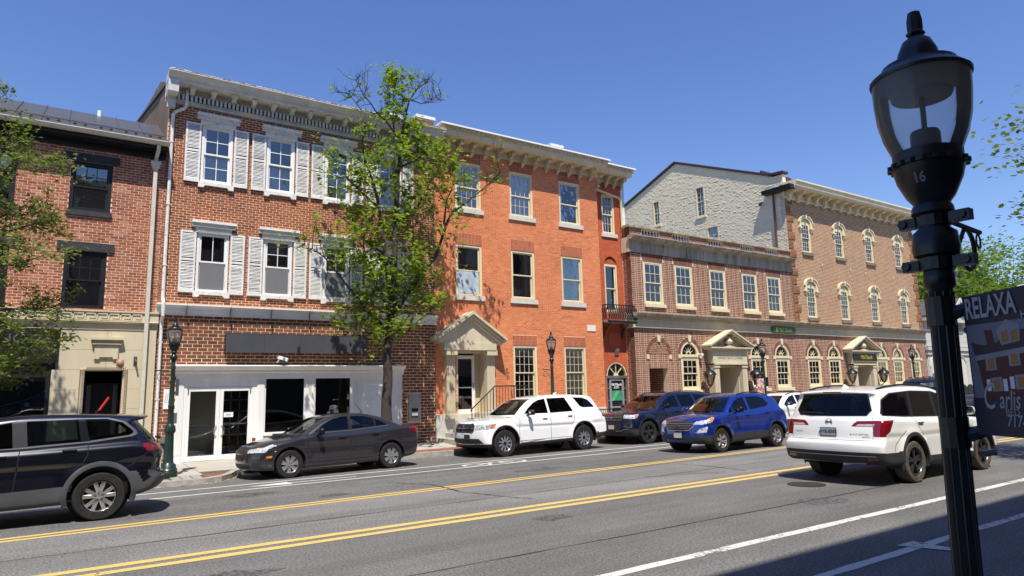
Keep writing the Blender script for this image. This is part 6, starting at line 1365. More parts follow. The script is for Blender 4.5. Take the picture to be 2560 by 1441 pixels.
def surface_nets(F, lo, hi, h):
    n = [int((hi[i]-lo[i])/h)+1 for i in range(3)]; ax = [lo[i]+h*np.arange(n[i]) for i in range(3)]
    X, Y, Z = np.meshgrid(*ax, indexing='ij'); V = F(X, Y, Z); I = V < 0
    nc = [k-1 for k in n]; cnt = np.zeros(nc); acc = np.zeros(nc+[3])
    corners = [(i, j, k) for i in (0, 1) for j in (0, 1) for k in (0, 1)]
    def sl(c): return tuple(slice(c[i], c[i]+nc[i]) for i in range(3))
    for c in corners:
        for a in range(3):
            if c[a] == 0:
                d = list(c); d[a] = 1; va, vb = V[sl(c)], V[sl(tuple(d))]; m = (va < 0) != (vb < 0); t = np.where(m, va/(va-vb+1e-12), 0); cnt += m
                for q in range(3): acc[..., q] += m*(c[q]+(t if q == a else 0))
    act = cnt > 0; idx = -np.ones(nc, int); idx[act] = np.arange(act.sum()); ijk = np.argwhere(act)
    P = (acc[act]/cnt[act][:, None]+ijk)*h+np.array(lo); faces = []
    for a in range(3):
        b, c = (a+1) % 3, (a+2) % 3
        s0 = [slice(None)]*3; s1 = [slice(None)]*3; s0[a] = slice(0, n[a]-1); s1[a] = slice(1, n[a]); A = I[tuple(s0)]; B = I[tuple(s1)]; E = np.argwhere(A != B)
        ok = (E[:, b] > 0) & (E[:, c] > 0) & (E[:, b] < nc[b]) & (E[:, c] < nc[c]); E = E[ok]
        sg = A[tuple(E.T)]
        def cell(db, dc): K = E.copy(); K[:, b] -= db; K[:, c] -= dc; return idx[tuple(K.T)]
        q = np.stack([cell(1, 1), cell(0, 1), cell(0, 0), cell(1, 0)], 1); q[~sg] = q[~sg][:, ::-1]; faces.append(q)
    Fc = np.concatenate(faces)
    def grad(Q, e=.004):
        g = np.zeros_like(Q)
        for a in range(3): d = np.zeros(3); d[a] = e; g[:, a] = (F(*(Q+d).T)-F(*(Q-d).T))/(2*e)
        return g
    for _ in range(3):
        g = grad(P); v = F(*P.T); s = np.clip(v/np.maximum((g*g).sum(1), .2), -.02, .02); P = P-g*s[:, None]
    g = grad(P, .008); Nn = g/np.maximum(np.linalg.norm(g, axis=1), 1e-6)[:, None]
    return P, Fc, Nn
def pip(p, poly):
    x, y = p; c = False; j = len(poly)-1
    for i in range(len(poly)):
        if (poly[i][1] > y) != (poly[j][1] > y) and x < (poly[j][0]-poly[i][0])*(y-poly[i][1])/(poly[j][1]-poly[i][1])+poly[i][0]: c = not c
        j = i
    return c
def wheel(par, c, r, w, rim_r, nsp, mat, style, side, tyre=RUBBER, hub=None):
    """side=+1: outer face towards local +y"""
    x, y, z = c; t = MB(); n = 36
    pr = [(rim_r, -w/2), (r*.93, -w/2), (r*.985, -w/2+.02), (r, -w/2+.045), (r, w/2-.045), (r*.985, w/2-.02), (r*.93, w/2), (rim_r+.01, w/2-.005), (rim_r, w/2-.02)]
    t.lathe([(a, b*side) for a, b in pr], (x, y, z), n, 'y', cap=False); wh = t.obj('wheel', tyre, par, smooth=True, angle=30)
    f = side; yo = y+f*(w/2-.02); b = MB(); b.lathe([(rim_r, -w/2*f), (rim_r-.01, f*(w/2-.02)), (rim_r*.95, f*(w/2-.012)), (rim_r*.90, f*(w/2-.03)), (rim_r*.88, -w/4*f)], (x, y, z), n, 'y', cap=False); b.obj('rim', mat, wh, smooth=True, angle=40)
    b = MB(); b.lathe([(0, f*(w/2-.10)), (rim_r*.9, f*(w/2-.10))], (x, y, z), 24, 'y', cap=False); b.lathe([(rim_r*.55, f*(w/2-.085)), (rim_r*.25, f*(w/2-.085))], (x, y, z), 24, 'y', cap=False); b.obj('brake_disc', BRAKE, wh)
    b = MB()
    for i in range(nsp):
        for da in ((-.10, .10) if style == 'split' else ((-.17, .17) if style == 'why' else (0,))):
            a = 2*math.pi*i/nsp+.3; ca, sa = math.cos(a), math.sin(a); a2 = a+da*1.6; c2, s2 = math.cos(a2), math.sin(a2)
            wi, wo = {'split': (.017, .016), 'wide': (.026, .058), 'thin': (.018, .026), 'five': (.035, .030), 'why': (.030, .026)}[style]
            wi *= rim_r/.22; wo *= rim_r/.22; ri, ro = rim_r*.16, rim_r*.93
            pts = [(ri*ca+sa*wi, ri*sa-ca*wi), (ro*c2+s2*wo, ro*s2-c2*wo), (ro*c2-s2*wo, ro*s2+c2*wo), (ri*ca-sa*wi, ri*sa+ca*wi)]
            vs = [(x+p, yo-f*.012 if k in (0, 3) else yo-f*.010, z+q) for k, (p, q) in enumerate(pts)]+[(x+p, yo-f*.05, z+q) for p, q in pts]
            mid = [(x+(ri+ro)/2*(ca+c2)/2*1.0, yo-f*.002, z+(ri+ro)/2*(sa+s2)/2)]
            b.add(vs+mid, [(0, 1, 8), (1, 2, 8), (2, 3, 8), (3, 0, 8), (0, 4, 5, 1), (2, 6, 7, 3)])
    b.obj('spoke', mat, wh); b = MB(); b.lathe([(rim_r*.24, f*(w/2-.05)), (rim_r*.23, f*(w/2-.025)), (rim_r*.14, f*(w/2-.018)), (0, f*(w/2-.014))], (x, y, z), 16, 'y', cap=False); b.obj('hub_cap', hub or mat, wh, smooth=True)
    b = MB()
    for i in range(5): a = 2*math.pi*i/5+.1; b.lathe([(.011, 0), (.009, f*.012)], (x+rim_r*.19*math.cos(a), yo-f*.008, z+rim_r*.19*math.sin(a)), 6, 'y')
    b.obj('wheel_nut', BRAKE, wh); return wh
def car(name, label, X, Y, head, sp, group=None, ztilt=True):
    """sp: dict with L W H axles tyre low gh belt ... regions"""
    t = thing(name, label, sp.get('cat', 'car'), (X, Y, zr(Y)), group, world=False)
    t.rotation_euler = (0, 0, head)
    if ztilt and Y > 13: t.rotation_euler = (.02 if abs(head) > 1.5 else -.02, 0, head)
    w = sp['W']/2; L = sp['L']; a1, a2 = sp['ax']; mid = (a1+a2)/2; rt = sp['rt']
    fl, fg = Field(smooth_poly(sp['low'])), Field(smooth_poly(sp['gh'])); belt = sp.get('belt', 1.0); tum = math.tan(R(sp.get('tumble', 18))); bf, brr = sp.get('bow_f', .22), sp.get('bow_r', .12); bw = sp.get('bow_w', .14)
    za = rt+sp.get('arch_dz', .02); ra = sp.get('ra', rt+.075); crease = sp.get('crease', .72); flare = sp.get('flare', .02); win = sp.get('inset', .05)
    extra = sp.get('extra')
    def F(x, y, z):
        s = mid-x; ya = np.abs(y); yn = ya/w
        sb = s-bf*yn**2.6*np.clip(1-s/(.42*L), 0, 1)+brr*yn**2.6*np.clip((s-.6*L)/(.4*L), 0, 1)
        zc = z+.045*yn**2*np.clip((z-.5)/.4, 0, 1)
        dl = fl(sb, zc)
        d1 = np.sqrt((s-a1)**2+(z-za)**2); d2 = np.sqrt((s-a2)**2+(z-za)**2); dw = np.minimum(d1, d2)
        yl = w-flare-.16*np.clip(z-crease, 0, 1)**1.6-.30*np.clip(.42-z, 0, 1)**1.6+flare*np.exp(-(np.clip(dw-ra-.02, 0, 9)/.10)**2)-.010*np.exp(-((z-crease+.14)/.05)**2)
        low = smax(dl, (ya-yl)*.97, .085)
        sg = s-bw*yn**2*np.clip(1-(s-.2*L)/(.3*L), 0, 1)+brr*.9*yn**2*np.clip((s-.65*L)/(.3*L), 0, 1)
        dg = fg(sg, z+.055*yn**2); yg = w-flare-win-(z-belt)*tum
        gh = smax(dg, (ya-yg)*.95, .10); b = smin(low, gh, .035)
        if extra: b = extra(b, s, ya, z)
        arch = np.maximum(dw-ra, (w-.33)-ya); arch = np.maximum(arch, z-1.3)
        return np.maximum(b, -arch)
    hgt = sp['H']; res = sp.get('res', .035)
    P, Fc, Nn = surface_nets(F, (mid-L-.1, -w-.08, .08), (mid+.12, w+.08, hgt+.1), res)
    bm = bmesh.new(); vs = [bm.verts.new(p) for p in P]
    for q in Fc:
        try: bm.faces.new([vs[i] for i in q])
        except ValueError: pass
    bm.faces.ensure_lookup_table(); tagl = bm.faces.layers.int.new('t'); bm.normal_update()
    names = [('body', sp['paint'])]
    def region(rname, mat, view, poly, cond=None, over=(0,), flat=False):
        names.append((rname, mat)); ti = len(names)-1
        def uv(c): return (mid-c[0], c[2]) if view == 'S' else ((abs(c[1]), c[2]) if view in 'FR' else (mid-c[0], abs(c[1])))
        us = [p[0] for p in poly]; vv = [p[1] for p in poly]; u0_, u1_, v0_, v1_ = min(us)-.06, max(us)+.06, min(vv)-.06, max(vv)+.06
        def okf(f):
            c = f.calc_center_median(); u, v = uv(c)
            if not (u0_ < u < u1_ and v0_ < v < v1_): return False
            n = f.normal; s = mid-c.x
            if view == 'S' and (abs(n.y) < .25 or abs(c.y) < w*.45): return False
            if view == 'F' and (n.x < .12 or s > .5*L): return False
            if view == 'R' and (n.x > -.12 or s < .5*L): return False
            if view == 'T' and n.z < .3: return False
            return cond(s, c.y, c.z, n) if cond else True
        cand = {f for f in bm.faces if okf(f)}
        k = len(poly)
        for i in range(k):
            (pa, qa), (pb, qb) = poly[i], poly[(i+1) % k]
            for sg_ in ((1, -1) if view in 'FRT' else (1,)):
                if view == 'S': co = Vector((mid-pa, 0, qa)); no = Vector((qb-qa, 0, pb-pa))
                elif view in 'FR': co = Vector((0, sg_*pa, qa)); no = Vector((0, sg_*(qb-qa), -(pb-pa)))
                else: co = Vector((mid-pa, sg_*qa, 0)); no = Vector((sg_*(qb-qa), (pb-pa), 0))
                if no.length < 1e-6: continue
                lo_u, hi_u, lo_v, hi_v = min(pa, pb)-.004, max(pa, pb)+.004, min(qa, qb)-.004, max(qa, qb)+.004
                sub = []
                for f in cand:
                    if view in 'FRT' and f.calc_center_median().y*sg_ < -.02: continue
                    pts = [uv(v.co) for v in f.verts]
                    if max(p[0] for p in pts) < lo_u or min(p[0] for p in pts) > hi_u or max(p[1] for p in pts) < lo_v or min(p[1] for p in pts) > hi_v: continue
                    sub.append(f)
                if not sub: continue
                geom = list(sub)+list({e for f in sub for e in f.edges})+list({v for f in sub for v in f.verts})
                ret = bmesh.ops.bisect_plane(bm, geom=geom, dist=1e-4, plane_co=co, plane_no=no.normalized())
                cand.difference_update(sub); cand = {f for f in cand if f.is_valid}; cand.update(g_ for g_ in ret['geom'] if isinstance(g_, bmesh.types.BMFace))
        for f in cand:
            if f.is_valid and f[tagl] in over and pip(uv(f.calc_center_median()), poly): f[tagl] = ti
        return ti
    for r_ in sp['regions']: region(*r_[:4], **(r_[4] if len(r_) > 4 else {}))
    seamw = .007
    for pl in sp.get('seams', []):
        for (pa, qa), (pb, qb) in zip(pl, pl[1:]):
            d = math.hypot(pb-pa, qb-qa); nx, nz = -(qb-qa)/d*seamw, (pb-pa)/d*seamw
            region('panel_gap', SEAMM, 'S', [(pa+nx, qa+nz), (pb+nx, qb+nz), (pb-nx, qb-nz), (pa-nx, qa-nz)], over=(0,))
    # split into objects by region (and by side for side regions)
    groups = {}
    for f in bm.faces:
        ti = f[tagl]; nm = names[ti][0]; c = f.calc_center_median()
        key = (nm, names[ti][1].name, (1 if c.y > 0 else -1) if nm in ('side_window', 'headlight', 'tail_light', 'indicator', 'fog_light', 'wheel_arch_trim', 'cladding', 'window_trim', 'door_pillar', 'reflector') else 0, ti if nm in ('side_window', 'tail_light') else 0)
        groups.setdefault(key, (names[ti][1], []))[1].append(f)
    for key, (mat, fs) in groups.items():
        vid = {}; vl = []; fl_ = []
        for f in fs:
            ids = []
            for v in f.verts:
                if v not in vid: vid[v] = len(vl); vl.append(v.co.copy())
                ids.append(vid[v])
            fl_.append(ids)
        me = bpy.data.meshes.new(key[0]); me.from_pydata(vl, [], fl_); me.materials.append(mat); me.update()
        me.polygons.foreach_set('use_smooth', [True]*len(me.polygons))
        Q = np.array([tuple(v) for v in vl]); g = np.zeros_like(Q)
        for a in range(3): d = np.zeros(3); d[a] = .010; g[:, a] = F(*(Q+d).T)-F(*(Q-d).T)
        g /= np.maximum(np.linalg.norm(g, axis=1), 1e-9)[:, None]
        try: me.normals_split_custom_set_from_vertices(g.tolist())
        except Exception as ex: print('normals', ex)
        o = bpy.data.objects.new(key[0], me); COL.objects.link(o); o.parent = t
        if key[0] == 'panel_gap': o['kind'] = 'stuff'
    bm.free()
    # wheels, liners, underside
    for s in (a1, a2):
        for sd in (1, -1):
            wheel(t, (mid-s, sd*(w-sp['tw']/2-.025), rt), rt, sp['tw'], sp['rim'], sp['nsp'], sp['rimmat'], sp['style'], sd, sp.get('tyre', RUBBER), sp.get('hub'))
        n_ = 16
        for sd in (1, -1):
            lm = MB()
            for i in range(n_):
                t0, t1 = math.pi*(i/n_*1.2-.1), math.pi*((i+1)/n_*1.2-.1)
                vs = [(mid-s+(ra-.004)*math.cos(q), sd*yy, za+(ra-.004)*math.sin(q)) for yy in (w-.34, w-.045) for q in (t0, t1)]; lm.add(vs, [(0, 1, 3, 2)])
            lm.lathe([(ra, 0), (.0, 0)], (mid-s, sd*(w-.335), za), 20, 'y', cap=False); lm.obj('wheel_liner', BRAKE, t)
    if sp.get('arch'):   # moulded arch lip following the body side
        for s in (a1, a2):
            for sd in (1, -1):
                b = MB(); n_ = 26; r0_, r1_ = ra-.012, ra+sp['arch']; rows = []
                for i in range(n_+1):
                    q = math.pi*(-.10+1.2*i/n_); row = []
                    for r_ in (r0_, (r0_+r1_)/2, r1_):
                        px, pz = mid-s+r_*math.cos(q), za+r_*math.sin(q)
                        yy = np.linspace(w+.06, w-.35, 80); vv = F(np.full(80, px+0.), yy*1.0, np.full(80, max(pz, .2))); k = np.argmax(vv < 0) if (vv < 0).any() else 20
                        row.append((px, pz, yy[k]))
                    ym = max(r[2] for r in row); rows.append([(a_, c_, (ym if j == 0 else y_)) for j, (a_, c_, y_) in enumerate(row)])
                for row in rows:
                    (ax_, az_, ay_), (mx_, mz_, my_), (bx_, bz_, by_) = row
                    b.v += [(ax_, sd*(ay_-.06), az_), (ax_, sd*(ay_+.012), az_), (mx_, sd*(my_+.018), mz_), (bx_, sd*(by_+.008), bz_), (bx_, sd*(by_-.02), bz_)]
                for i in range(n_):
                    for j in range(4): k = i*5+j; b.f.append((k, k+1, k+6, k+5))
                b.obj('wheel_arch_trim', sp.get('archmat', PLAST), t, smooth=True, angle=50)
    # cabin
    st = MB()
    for s, rows in ((sp['seat'][0], (-.38, .38)), (sp['seat'][1], (-.45, 0, .45))):
        for y in rows:
            hw = .24 if len(rows) == 2 else .21; x = mid-s; zb = .42*hgt/1.6
            st.box(x-.25, x+.25, y-hw, y+hw, .32, zb); st.add([(x-.22, y-hw, zb), (x-.10, y-hw, zb), (x-.10, y+hw, zb), (x-.22, y+hw, zb), (x-.38, y-hw*.8, belt+.12), (x-.28, y-hw*.8, belt+.12), (x-.28, y+hw*.8, belt+.12), (x-.38, y+hw*.8, belt+.12)], [(0, 3, 2, 1), (4, 5, 6, 7), (0, 1, 5, 4), (1, 2, 6, 5), (2, 3, 7, 6), (3, 0, 4, 7)])
            st.box(x-.40, x-.31, y-.12, y+.12, belt+.14, belt+.32)
    st.obj('seat', SEATM, t, bevel=.02)
    dm = MB(); x = mid-sp['dash']; dm.box(x-.02, x+.35, -w+.15, w-.15, .6, belt-.0); dm.obj('dashboard', DASH, t)
    dm = MB(); dm.lathe([(.18, -.012), (.19, 0), (.18, .012)], (mid-sp['dash']-.12, .38, belt-.02), 18, 'x', cap=False); dm.obj('steering_wheel', DASH, t)
    if sp.get('mirror'):
        ms, mz = sp['mirror'][:2]; mm = sp['mirror'][2] if len(sp['mirror']) > 2 else sp['paint']
        for sd in (1, -1):
            x = mid-ms; y = w-.03; b = MB(); q = []
            for xx, sx in ((x+.06, .35), (x+.045, .8), (x, 1.0), (x-.05, .98)):
                for a in range(12): an = 2*math.pi*a/12; q.append((xx, sd*(y+.15+.12*sx*np.sign(math.cos(an))*abs(math.cos(an))**.6), mz+.02+.085*sx*np.sign(math.sin(an))*abs(math.sin(an))**.6))
            b.v = q; b.f = [(i*12+j, i*12+(j+1) % 12, (i+1)*12+(j+1) % 12, (i+1)*12+j) for i in range(3) for j in range(12)]+[tuple(range(12))]
            m_ = b.obj('wing_mirror', mm, t, smooth=True, angle=60)
            b = MB(); b.v = [(x-.052, p[1], p[2]) for p in q[36:]]; b.f = [tuple(range(12))[::-1]]; b.obj('mirror_glass', CHROME, m_)
            b = MB(); b.tube([(x+.02, sd*(y-.09), mz-.07), (x, sd*(y+.07), mz-.04)], [.04, .03], 8); b.obj('mirror_arm', PLAST, m_)
    def yside(s, z):
        yy = np.linspace(w+.06, w-.5, 120); vv = F(np.full(120, mid-s), yy, np.full(120, float(z))); return float(yy[np.argmax(vv < 0)])
    def xfront(y, z, rear=False):
        xx = np.linspace(mid+.1, mid-1.5, 300) if not rear else np.linspace(mid-L-.08, mid-L+1.5, 300); vv = F(xx, np.full(300, float(y)), np.full(300, float(z))); return float(xx[np.argmax(vv < 0)])
    def ztop(s, y):
        zz = np.linspace(hgt+.1, .4, 300); vv = F(np.full(300, mid-s), np.full(300, float(y)), zz); return float(zz[np.argmax(vv < 0)])
    for s, z in sp.get('handles', []):
        for sd in (1, -1):
            y = yside(s, z); b = MB(); hh = .015; x = mid-s
            b.add([(x-.10, sd*(y-.004), z-hh), (x+.10, sd*(y-.004), z-hh), (x+.10, sd*(y-.004), z+hh), (x-.10, sd*(y-.004), z+hh), (x-.085, sd*(y+.03), z-hh*.8), (x+.085, sd*(y+.03), z-hh*.8), (x+.085, sd*(y+.03), z+hh*.8), (x-.085, sd*(y+.03), z+hh*.8)], [(4, 5, 6, 7), (0, 1, 5, 4), (1, 2, 6, 5), (2, 3, 7, 6), (3, 0, 4, 7)])
            b.obj('door_handle', sp.get('handlemat', sp['paint']), t, bevel=.004)
    if sp.get('rails'):
        s0_, s1_, m_ = sp['rails']
        for sd in (1, -1):
            pts = []; yr = w-flare-win-(hgt-belt)*tum-.07
            for q in np.linspace(0, 1, 9): s = s0_+(s1_-s0_)*q; pts.append((mid-s, sd*yr, ztop(s, yr)+.035*math.sin(math.pi*min(max(q, .02), .98))**.35))
            b = MB(); b.tube(pts, .018, 6); b.obj('roof_rail', m_, t, smooth=True)
    t['_mid'] = mid
    return t, dict(mid=mid, w=w, yside=yside, xfront=xfront, ztop=ztop, F=F, L=L)
def plate(t, x, y, z, txt, face, col=(.62, .62, .64), frame=None, tc=(.03, .05, .2), lean=0):
    b = MB(); b.box(x-.008, x+.008, y-.155, y+.155, z-.078, z+.078); p = b.obj('licence_plate', frame or BLACK, t)
    b = MB(); b.box(x+face*.008, x+face*.011, y-.145, y+.145, z-.068, z+.068); b.obj('plate_face', M('plate_%.2f_%.2f' % (col[0], col[2]), col, .5), p)
    if txt:
        b = text_mb(txt, .085, .002, (1, 1), .001); b.v = [(x+face*.0125, y+face*vx, z+vz) for vx, vy, vz in b.v]; b.obj('lettering', M('plate_ink_%.2f' % tc[2], tc, .6), p)
    return p
def strip(t, name, mat, pts, r=.008, n=5): b = MB(); b.tube(pts, r, n); return b.obj(name, mat, t, smooth=True)
F3 = lambda lo, hi: (lambda s, y, z, n: lo < s < hi)

def windshield(s0, s1, y0, y1, z0, z1, mat=CGC):
    return ('windscreen', mat, 'F', [(0, z0-.012), (y0, z0), (y1, z1), (0, z1+.012)], dict(cond=lambda s, y, z, n: s0 < s < s1 and n.z > .2, over=tuple(range(60))))
def rearglass(s0, s1, y0, y1, z0, z1, mat=CGL, trim=None):
    return ('rear_window', mat, 'R', [(0, z0-.02), (y0, z0), (y1, z1), (0, z1+.01)], dict(cond=lambda s, y, z, n: s0 < s < s1, over=tuple(range(60))))

# ---- dark grey saloon, parked
GP = paint('charcoal', (.038, .036, .042), .5, .26)
cr = dict(L=4.6, W=1.80, H=1.475, ax=(.93, 3.615), rt=.325, tw=.21, rim=.215, nsp=7, style='wide', rimmat=RIMS, paint=GP, belt=1.0, tumble=20, bow_f=.30, bow_r=.20, bow_w=.20, ra=.375, crease=.80, res=.033,
    low=[(.10, .21), (.02, .30), (-.0, .48), (.03, .66), (.16, .77), (.5, .88), (.95, .965), (1.35, 1.01), (2.4, 1.0), (3.4, 1.05), (3.9, 1.10), (4.35, 1.105), (4.55, 1.07), (4.60, .85), (4.58, .55), (4.52, .34), (4.35, .27), (3.3, .20), (.5, .19)],
    gh=[(1.10, .97), (1.5, 1.20), (1.85, 1.38), (2.2, 1.46), (2.6, 1.478), (3.0, 1.45), (3.4, 1.36), (3.75, 1.24), (4.08, 1.10), (4.1, .9), (1.1, .8)],
    regions=[
     windshield(1.05, 2.05, .64, .50, 1.02, 1.37), ('rear_window', CGM, 'R', [(0, 1.11), (.55, 1.13), (.46, 1.36), (0, 1.39)], dict(cond=F3(3.1, 4.15), over=tuple(range(60)))),
     ('window_trim', BLACK, 'S', [(1.42, 1.015), (1.72, 1.20), (2.0, 1.345), (2.3, 1.405), (2.9, 1.395), (3.3, 1.30), (3.62, 1.145), (3.62, 1.10), (2.4, 1.03)], {}),
     ('side_window', CGM, 'S', [(1.56, 1.045), (1.76, 1.19), (2.03, 1.325), (2.28, 1.38), (2.44, 1.385), (2.44, 1.06)], dict(over=(3,))),
     ('side_window', CGM, 'S', [(2.53, 1.065), (2.53, 1.385), (2.9, 1.37), (3.17, 1.30), (3.17, 1.10)], dict(over=(3,))),
     ('side_window', CGM, 'S', [(3.20, 1.10), (3.20, 1.285), (3.30, 1.25), (3.50, 1.145), (3.50, 1.12)], dict(over=(3,))),
     ('headlight', HEAD, 'S', [(.12, .64), (.16, .735), (.52, .87), (.62, .885), (.50, .76), (.32, .655)], {}),
     ('headlight', HEAD, 'F', [(.42, .62), (.44, .75), (.9, .88), (.9, .64)], dict(cond=lambda s, y, z, n: s < .6 and n.z < .75)),
     ('grille', PLAST, 'F', [(0, .60), (.26, .60), (.36, .68), (.38, .75), (0, .76)], dict(cond=F3(-.1, .4))),
     ('grille', PLAST, 'F', [(0, .44), (.28, .44), (.37, .52), (.34, .575), (0, .575)], dict(cond=F3(-.1, .4))),
     ('lower_grille', PLAST, 'F', [(0, .255), (.5, .255), (.56, .33), (.5, .37), (0, .37)], dict(cond=F3(-.1, .4))),
     ('fog_light', PLAST, 'F', [(.62, .35), (.84, .36), (.84, .40), (.66, .42)], {}),
     ('indicator', AMBER, 'S', [(.36, .50), (.36, .545), (.50, .555), (.50, .52), (.46, .50)], dict(over=(0,))),
     ('tail_light', TAIL, 'S', [(4.22, .93), (4.17, .985), (4.14, 1.02), (4.6, 1.05), (4.62, .86), (4.4, .88)], {}),
     ('tail_light', TAIL, 'R', [(.55, .88), (.52, 1.02), (.95, 1.04), (.95, .86)], {}),
    ], seams=[[(1.36, .99), (1.36, .7), (1.42, .35)], [(2.485, 1.05), (2.485, .6), (2.47, .33)], [(3.42, 1.09), (3.40, .95), (3.22, .66)], [(1.42, .335), (3.1, .325)]],
    mirror=(1.62, 1.03), handles=[(2.25, .86), (3.15, .90)], seat=(2.25, 3.1), dash=1.4, handlemat=GP)
t, q = car('parked_saloon', 'dark charcoal saloon parked facing left in front of the white shopfront', 5.93, 17.42, math.pi+R(4.5), cr)
for z0_, z1_, yy in ((.61, .75, .36), (.45, .57, .34)):
    for i in range(4): zz = z0_+(z1_-z0_)*(i+.5)/4; strip(t, 'grille_bar', BLACK, [(q['xfront'](y, zz)+.006, y, zz) for y in np.linspace(-yy, yy, 9)], .006)
strip(t, 'grille_surround', CHROME, [(q['xfront'](y, z)+.004, y, z) for y, z in [(-.38, .76), (0, .772), (.38, .76), (.36, .67), (.27, .595), (-.27, .595), (-.36, .67), (-.38, .76)]], .008)
b = MB(); b.box(q['xfront'](0, .595)-.0, q['xfront'](0, .595)+.02, -.09, .09, .58, .61); b.obj('bow_tie_emblem', M('emblem_gold', (.5, .38, .12), .3, .7), t)
strip(t, 'roof_aerial', BLACK, [(q['mid']-3.12, 0, q['ztop'](3.12, 0)), (q['mid']-3.2, 0, q['ztop'](3.12, 0)+.03), (q['mid']-2.98, 0, q['ztop'](3.12, 0)+.30)], [.03, .012, .003])
for sd in (1, -1): strip(t, 'window_moulding', CHROME, [(q['mid']-s, sd*(q['yside'](s, z)+.004), z) for s, z in ((1.45, 1.02), (2.0, 1.02), (2.6, 1.035), (3.2, 1.08), (3.6, 1.11))], .007)

# ---- white three row suv, parked
WP = paint('white', (.80, .80, .79), 0, .3)
du = dict(L=5.1, W=1.93, H=1.80, ax=(.92, 3.96), rt=.39, tw=.25, rim=.245, nsp=10, style='thin', rimmat=RIMS, hub=BLACK, paint=WP, belt=1.14, tumble=16, bow_f=.26, bow_r=.16, bow_w=.16, ra=.475, arch_dz=.03, crease=.98, flare=.035, res=.035, arch=.028,
    low=[(.10, .30), (.02, .42), (.0, .60), (.03, .85), (.08, 1.02), (.35, 1.09), (.9, 1.14), (1.35, 1.18), (2.4, 1.17), (3.6, 1.20), (4.75, 1.24), (4.95, 1.20), (5.08, .95), (5.10, .6), (5.03, .42), (4.8, .36), (3.4, .30), (.5, .26)],
    gh=[(1.18, 1.12), (1.6, 1.42), (1.95, 1.64), (2.35, 1.75), (2.9, 1.80), (3.8, 1.79), (4.45, 1.74), (4.58, 1.70), (4.72, 1.5), (4.92, 1.18), (4.9, .9), (1.2, .9)],
    regions=[
     windshield(1.12, 2.3, .74, .58, 1.20, 1.66), rearglass(4.3, 5.0, .62, .58, 1.28, 1.66),
     ('side_window', CGL, 'S', [(1.68, 1.22), (1.85, 1.38), (2.1, 1.55), (2.3, 1.63), (2.56, 1.665), (2.60, 1.215)], {}),
     ('side_window', CGL, 'S', [(2.68, 1.215), (2.64, 1.67), (3.36, 1.68), (3.60, 1.26), (3.56, 1.235)], {}),
     ('side_window', CGL, 'S', [(3.72, 1.655), (3.6, 1.68), (4.1, 1.66), (4.32, 1.58), (4.52, 1.37), (4.50, 1.34), (4.05, 1.34), (3.93, 1.38)], {}),
     ('grille', PLAST, 'F', [(0, .72), (.46, .72), (.53, .78), (.53, .94), (.46, .99), (0, .99)], dict(cond=F3(-.1, .45))),
     ('headlight', HEAD, 'F', [(.56, .80), (.56, .96), (1.0, .99), (1.0, .82)], dict(cond=lambda s, y, z, n: s < .58 and n.z < .8)),
     ('headlight', HEAD, 'S', [(.2, .81), (.2, .96), (.62, .985), (.56, .87), (.46, .82)], {}),
     ('indicator', AMBER, 'S', [(.44, .86), (.44, .96), (.60, .965), (.55, .88)], dict(over=(7, 8))),
     ('lower_grille', PLAST, 'F', [(0, .40), (.88, .42), (.72, .56), (0, .56)], dict(cond=F3(-.1, .5))),
     ('bumper_trim', PLAST, 'F', [(0, .2), (1, .2), (1, .40), (0, .38)], dict(cond=F3(-.1, .6))),
     ('bumper_trim', PLAST, 'S', [(.0, .2), (.0, .40), (.5, .40), (.5, .2)], {}),
     ('cladding', PLAST, 'S', [(1.3, .2), (1.32, .36), (3.55, .42), (3.6, .2)], {}),
     ('cladding', PLAST, 'S', [(4.4, .25), (4.4, .50), (5.12, .56), (5.12, .25)], {}),
     ('bumper_trim', PLAST, 'R', [(0, .2), (1.1, .2), (1.1, .55), (0, .55)], {}),
     ('tail_light', TAIL, 'S', [(4.78, 1.02), (4.74, 1.20), (4.99, 1.19), (5.1, 1.0)], {}), ('tail_light', TAIL, 'R', [(0, 1.05), (0, 1.18), (.97, 1.18), (.97, 1.03)], {}),
    ], seams=[[(1.48, 1.19), (1.46, .9), (1.42, .45)], [(2.64, 1.2), (2.64, .8), (2.64, .40)], [(3.62, 1.24), (3.60, 1.0), (3.46, .8)], [(1.42, .43), (3.5, .46)]],
    mirror=(1.80, 1.24), handles=[(2.42, 1.06), (3.42, 1.10)], handlemat=CHROME, seat=(2.45, 3.3), dash=1.5)
t, q = car('parked_suv', 'large white suv with tinted windows parked facing left at the orange building', 12.62, 17.88, math.pi, du)
for zz in (.855,): strip(t, 'grille_cross_bar', CHROME, [(q['xfront'](y, zz)+.01, y, zz) for y in np.linspace(-.5, .5, 7)], .022, 6)
strip(t, 'grille_cross_bar', CHROME, [(q['xfront'](0, zz)+.01, 0, zz) for zz in (.73, .86, .98)], .022, 6)
strip(t, 'grille_surround', CHROME, [(q['xfront'](y, z)+.006, y, z) for y, z in [(-.53, .94), (-.46, .99), (.46, .99), (.53, .94), (.53, .78), (.46, .72), (-.46, .72), (-.53, .78), (-.53, .94)]], .014)
plate(t, q['xfront'](.25, .60)+.02, .25, .60, '', 1, (.03, .03, .03))
for sd in (1, -1):
    strip(t, 'sill_moulding', CHROME, [(q['mid']-s, sd*(q['yside'](s, z)+.004), z) for s, z in ((1.45, .42), (2.4, .44), (3.5, .47))], .008)
    strip(t, 'bumper_chrome', CHROME, [(q['xfront'](y, z)+.004, sd*y, z) for y, z in ((.0, .395), (.4, .40), (.75, .41))], .010)
strip(t, 'roof_aerial', WP, [(q['mid']-3.5, 0, 1.79), (q['mid']-3.62, 0, 1.85)], [.05, .01])

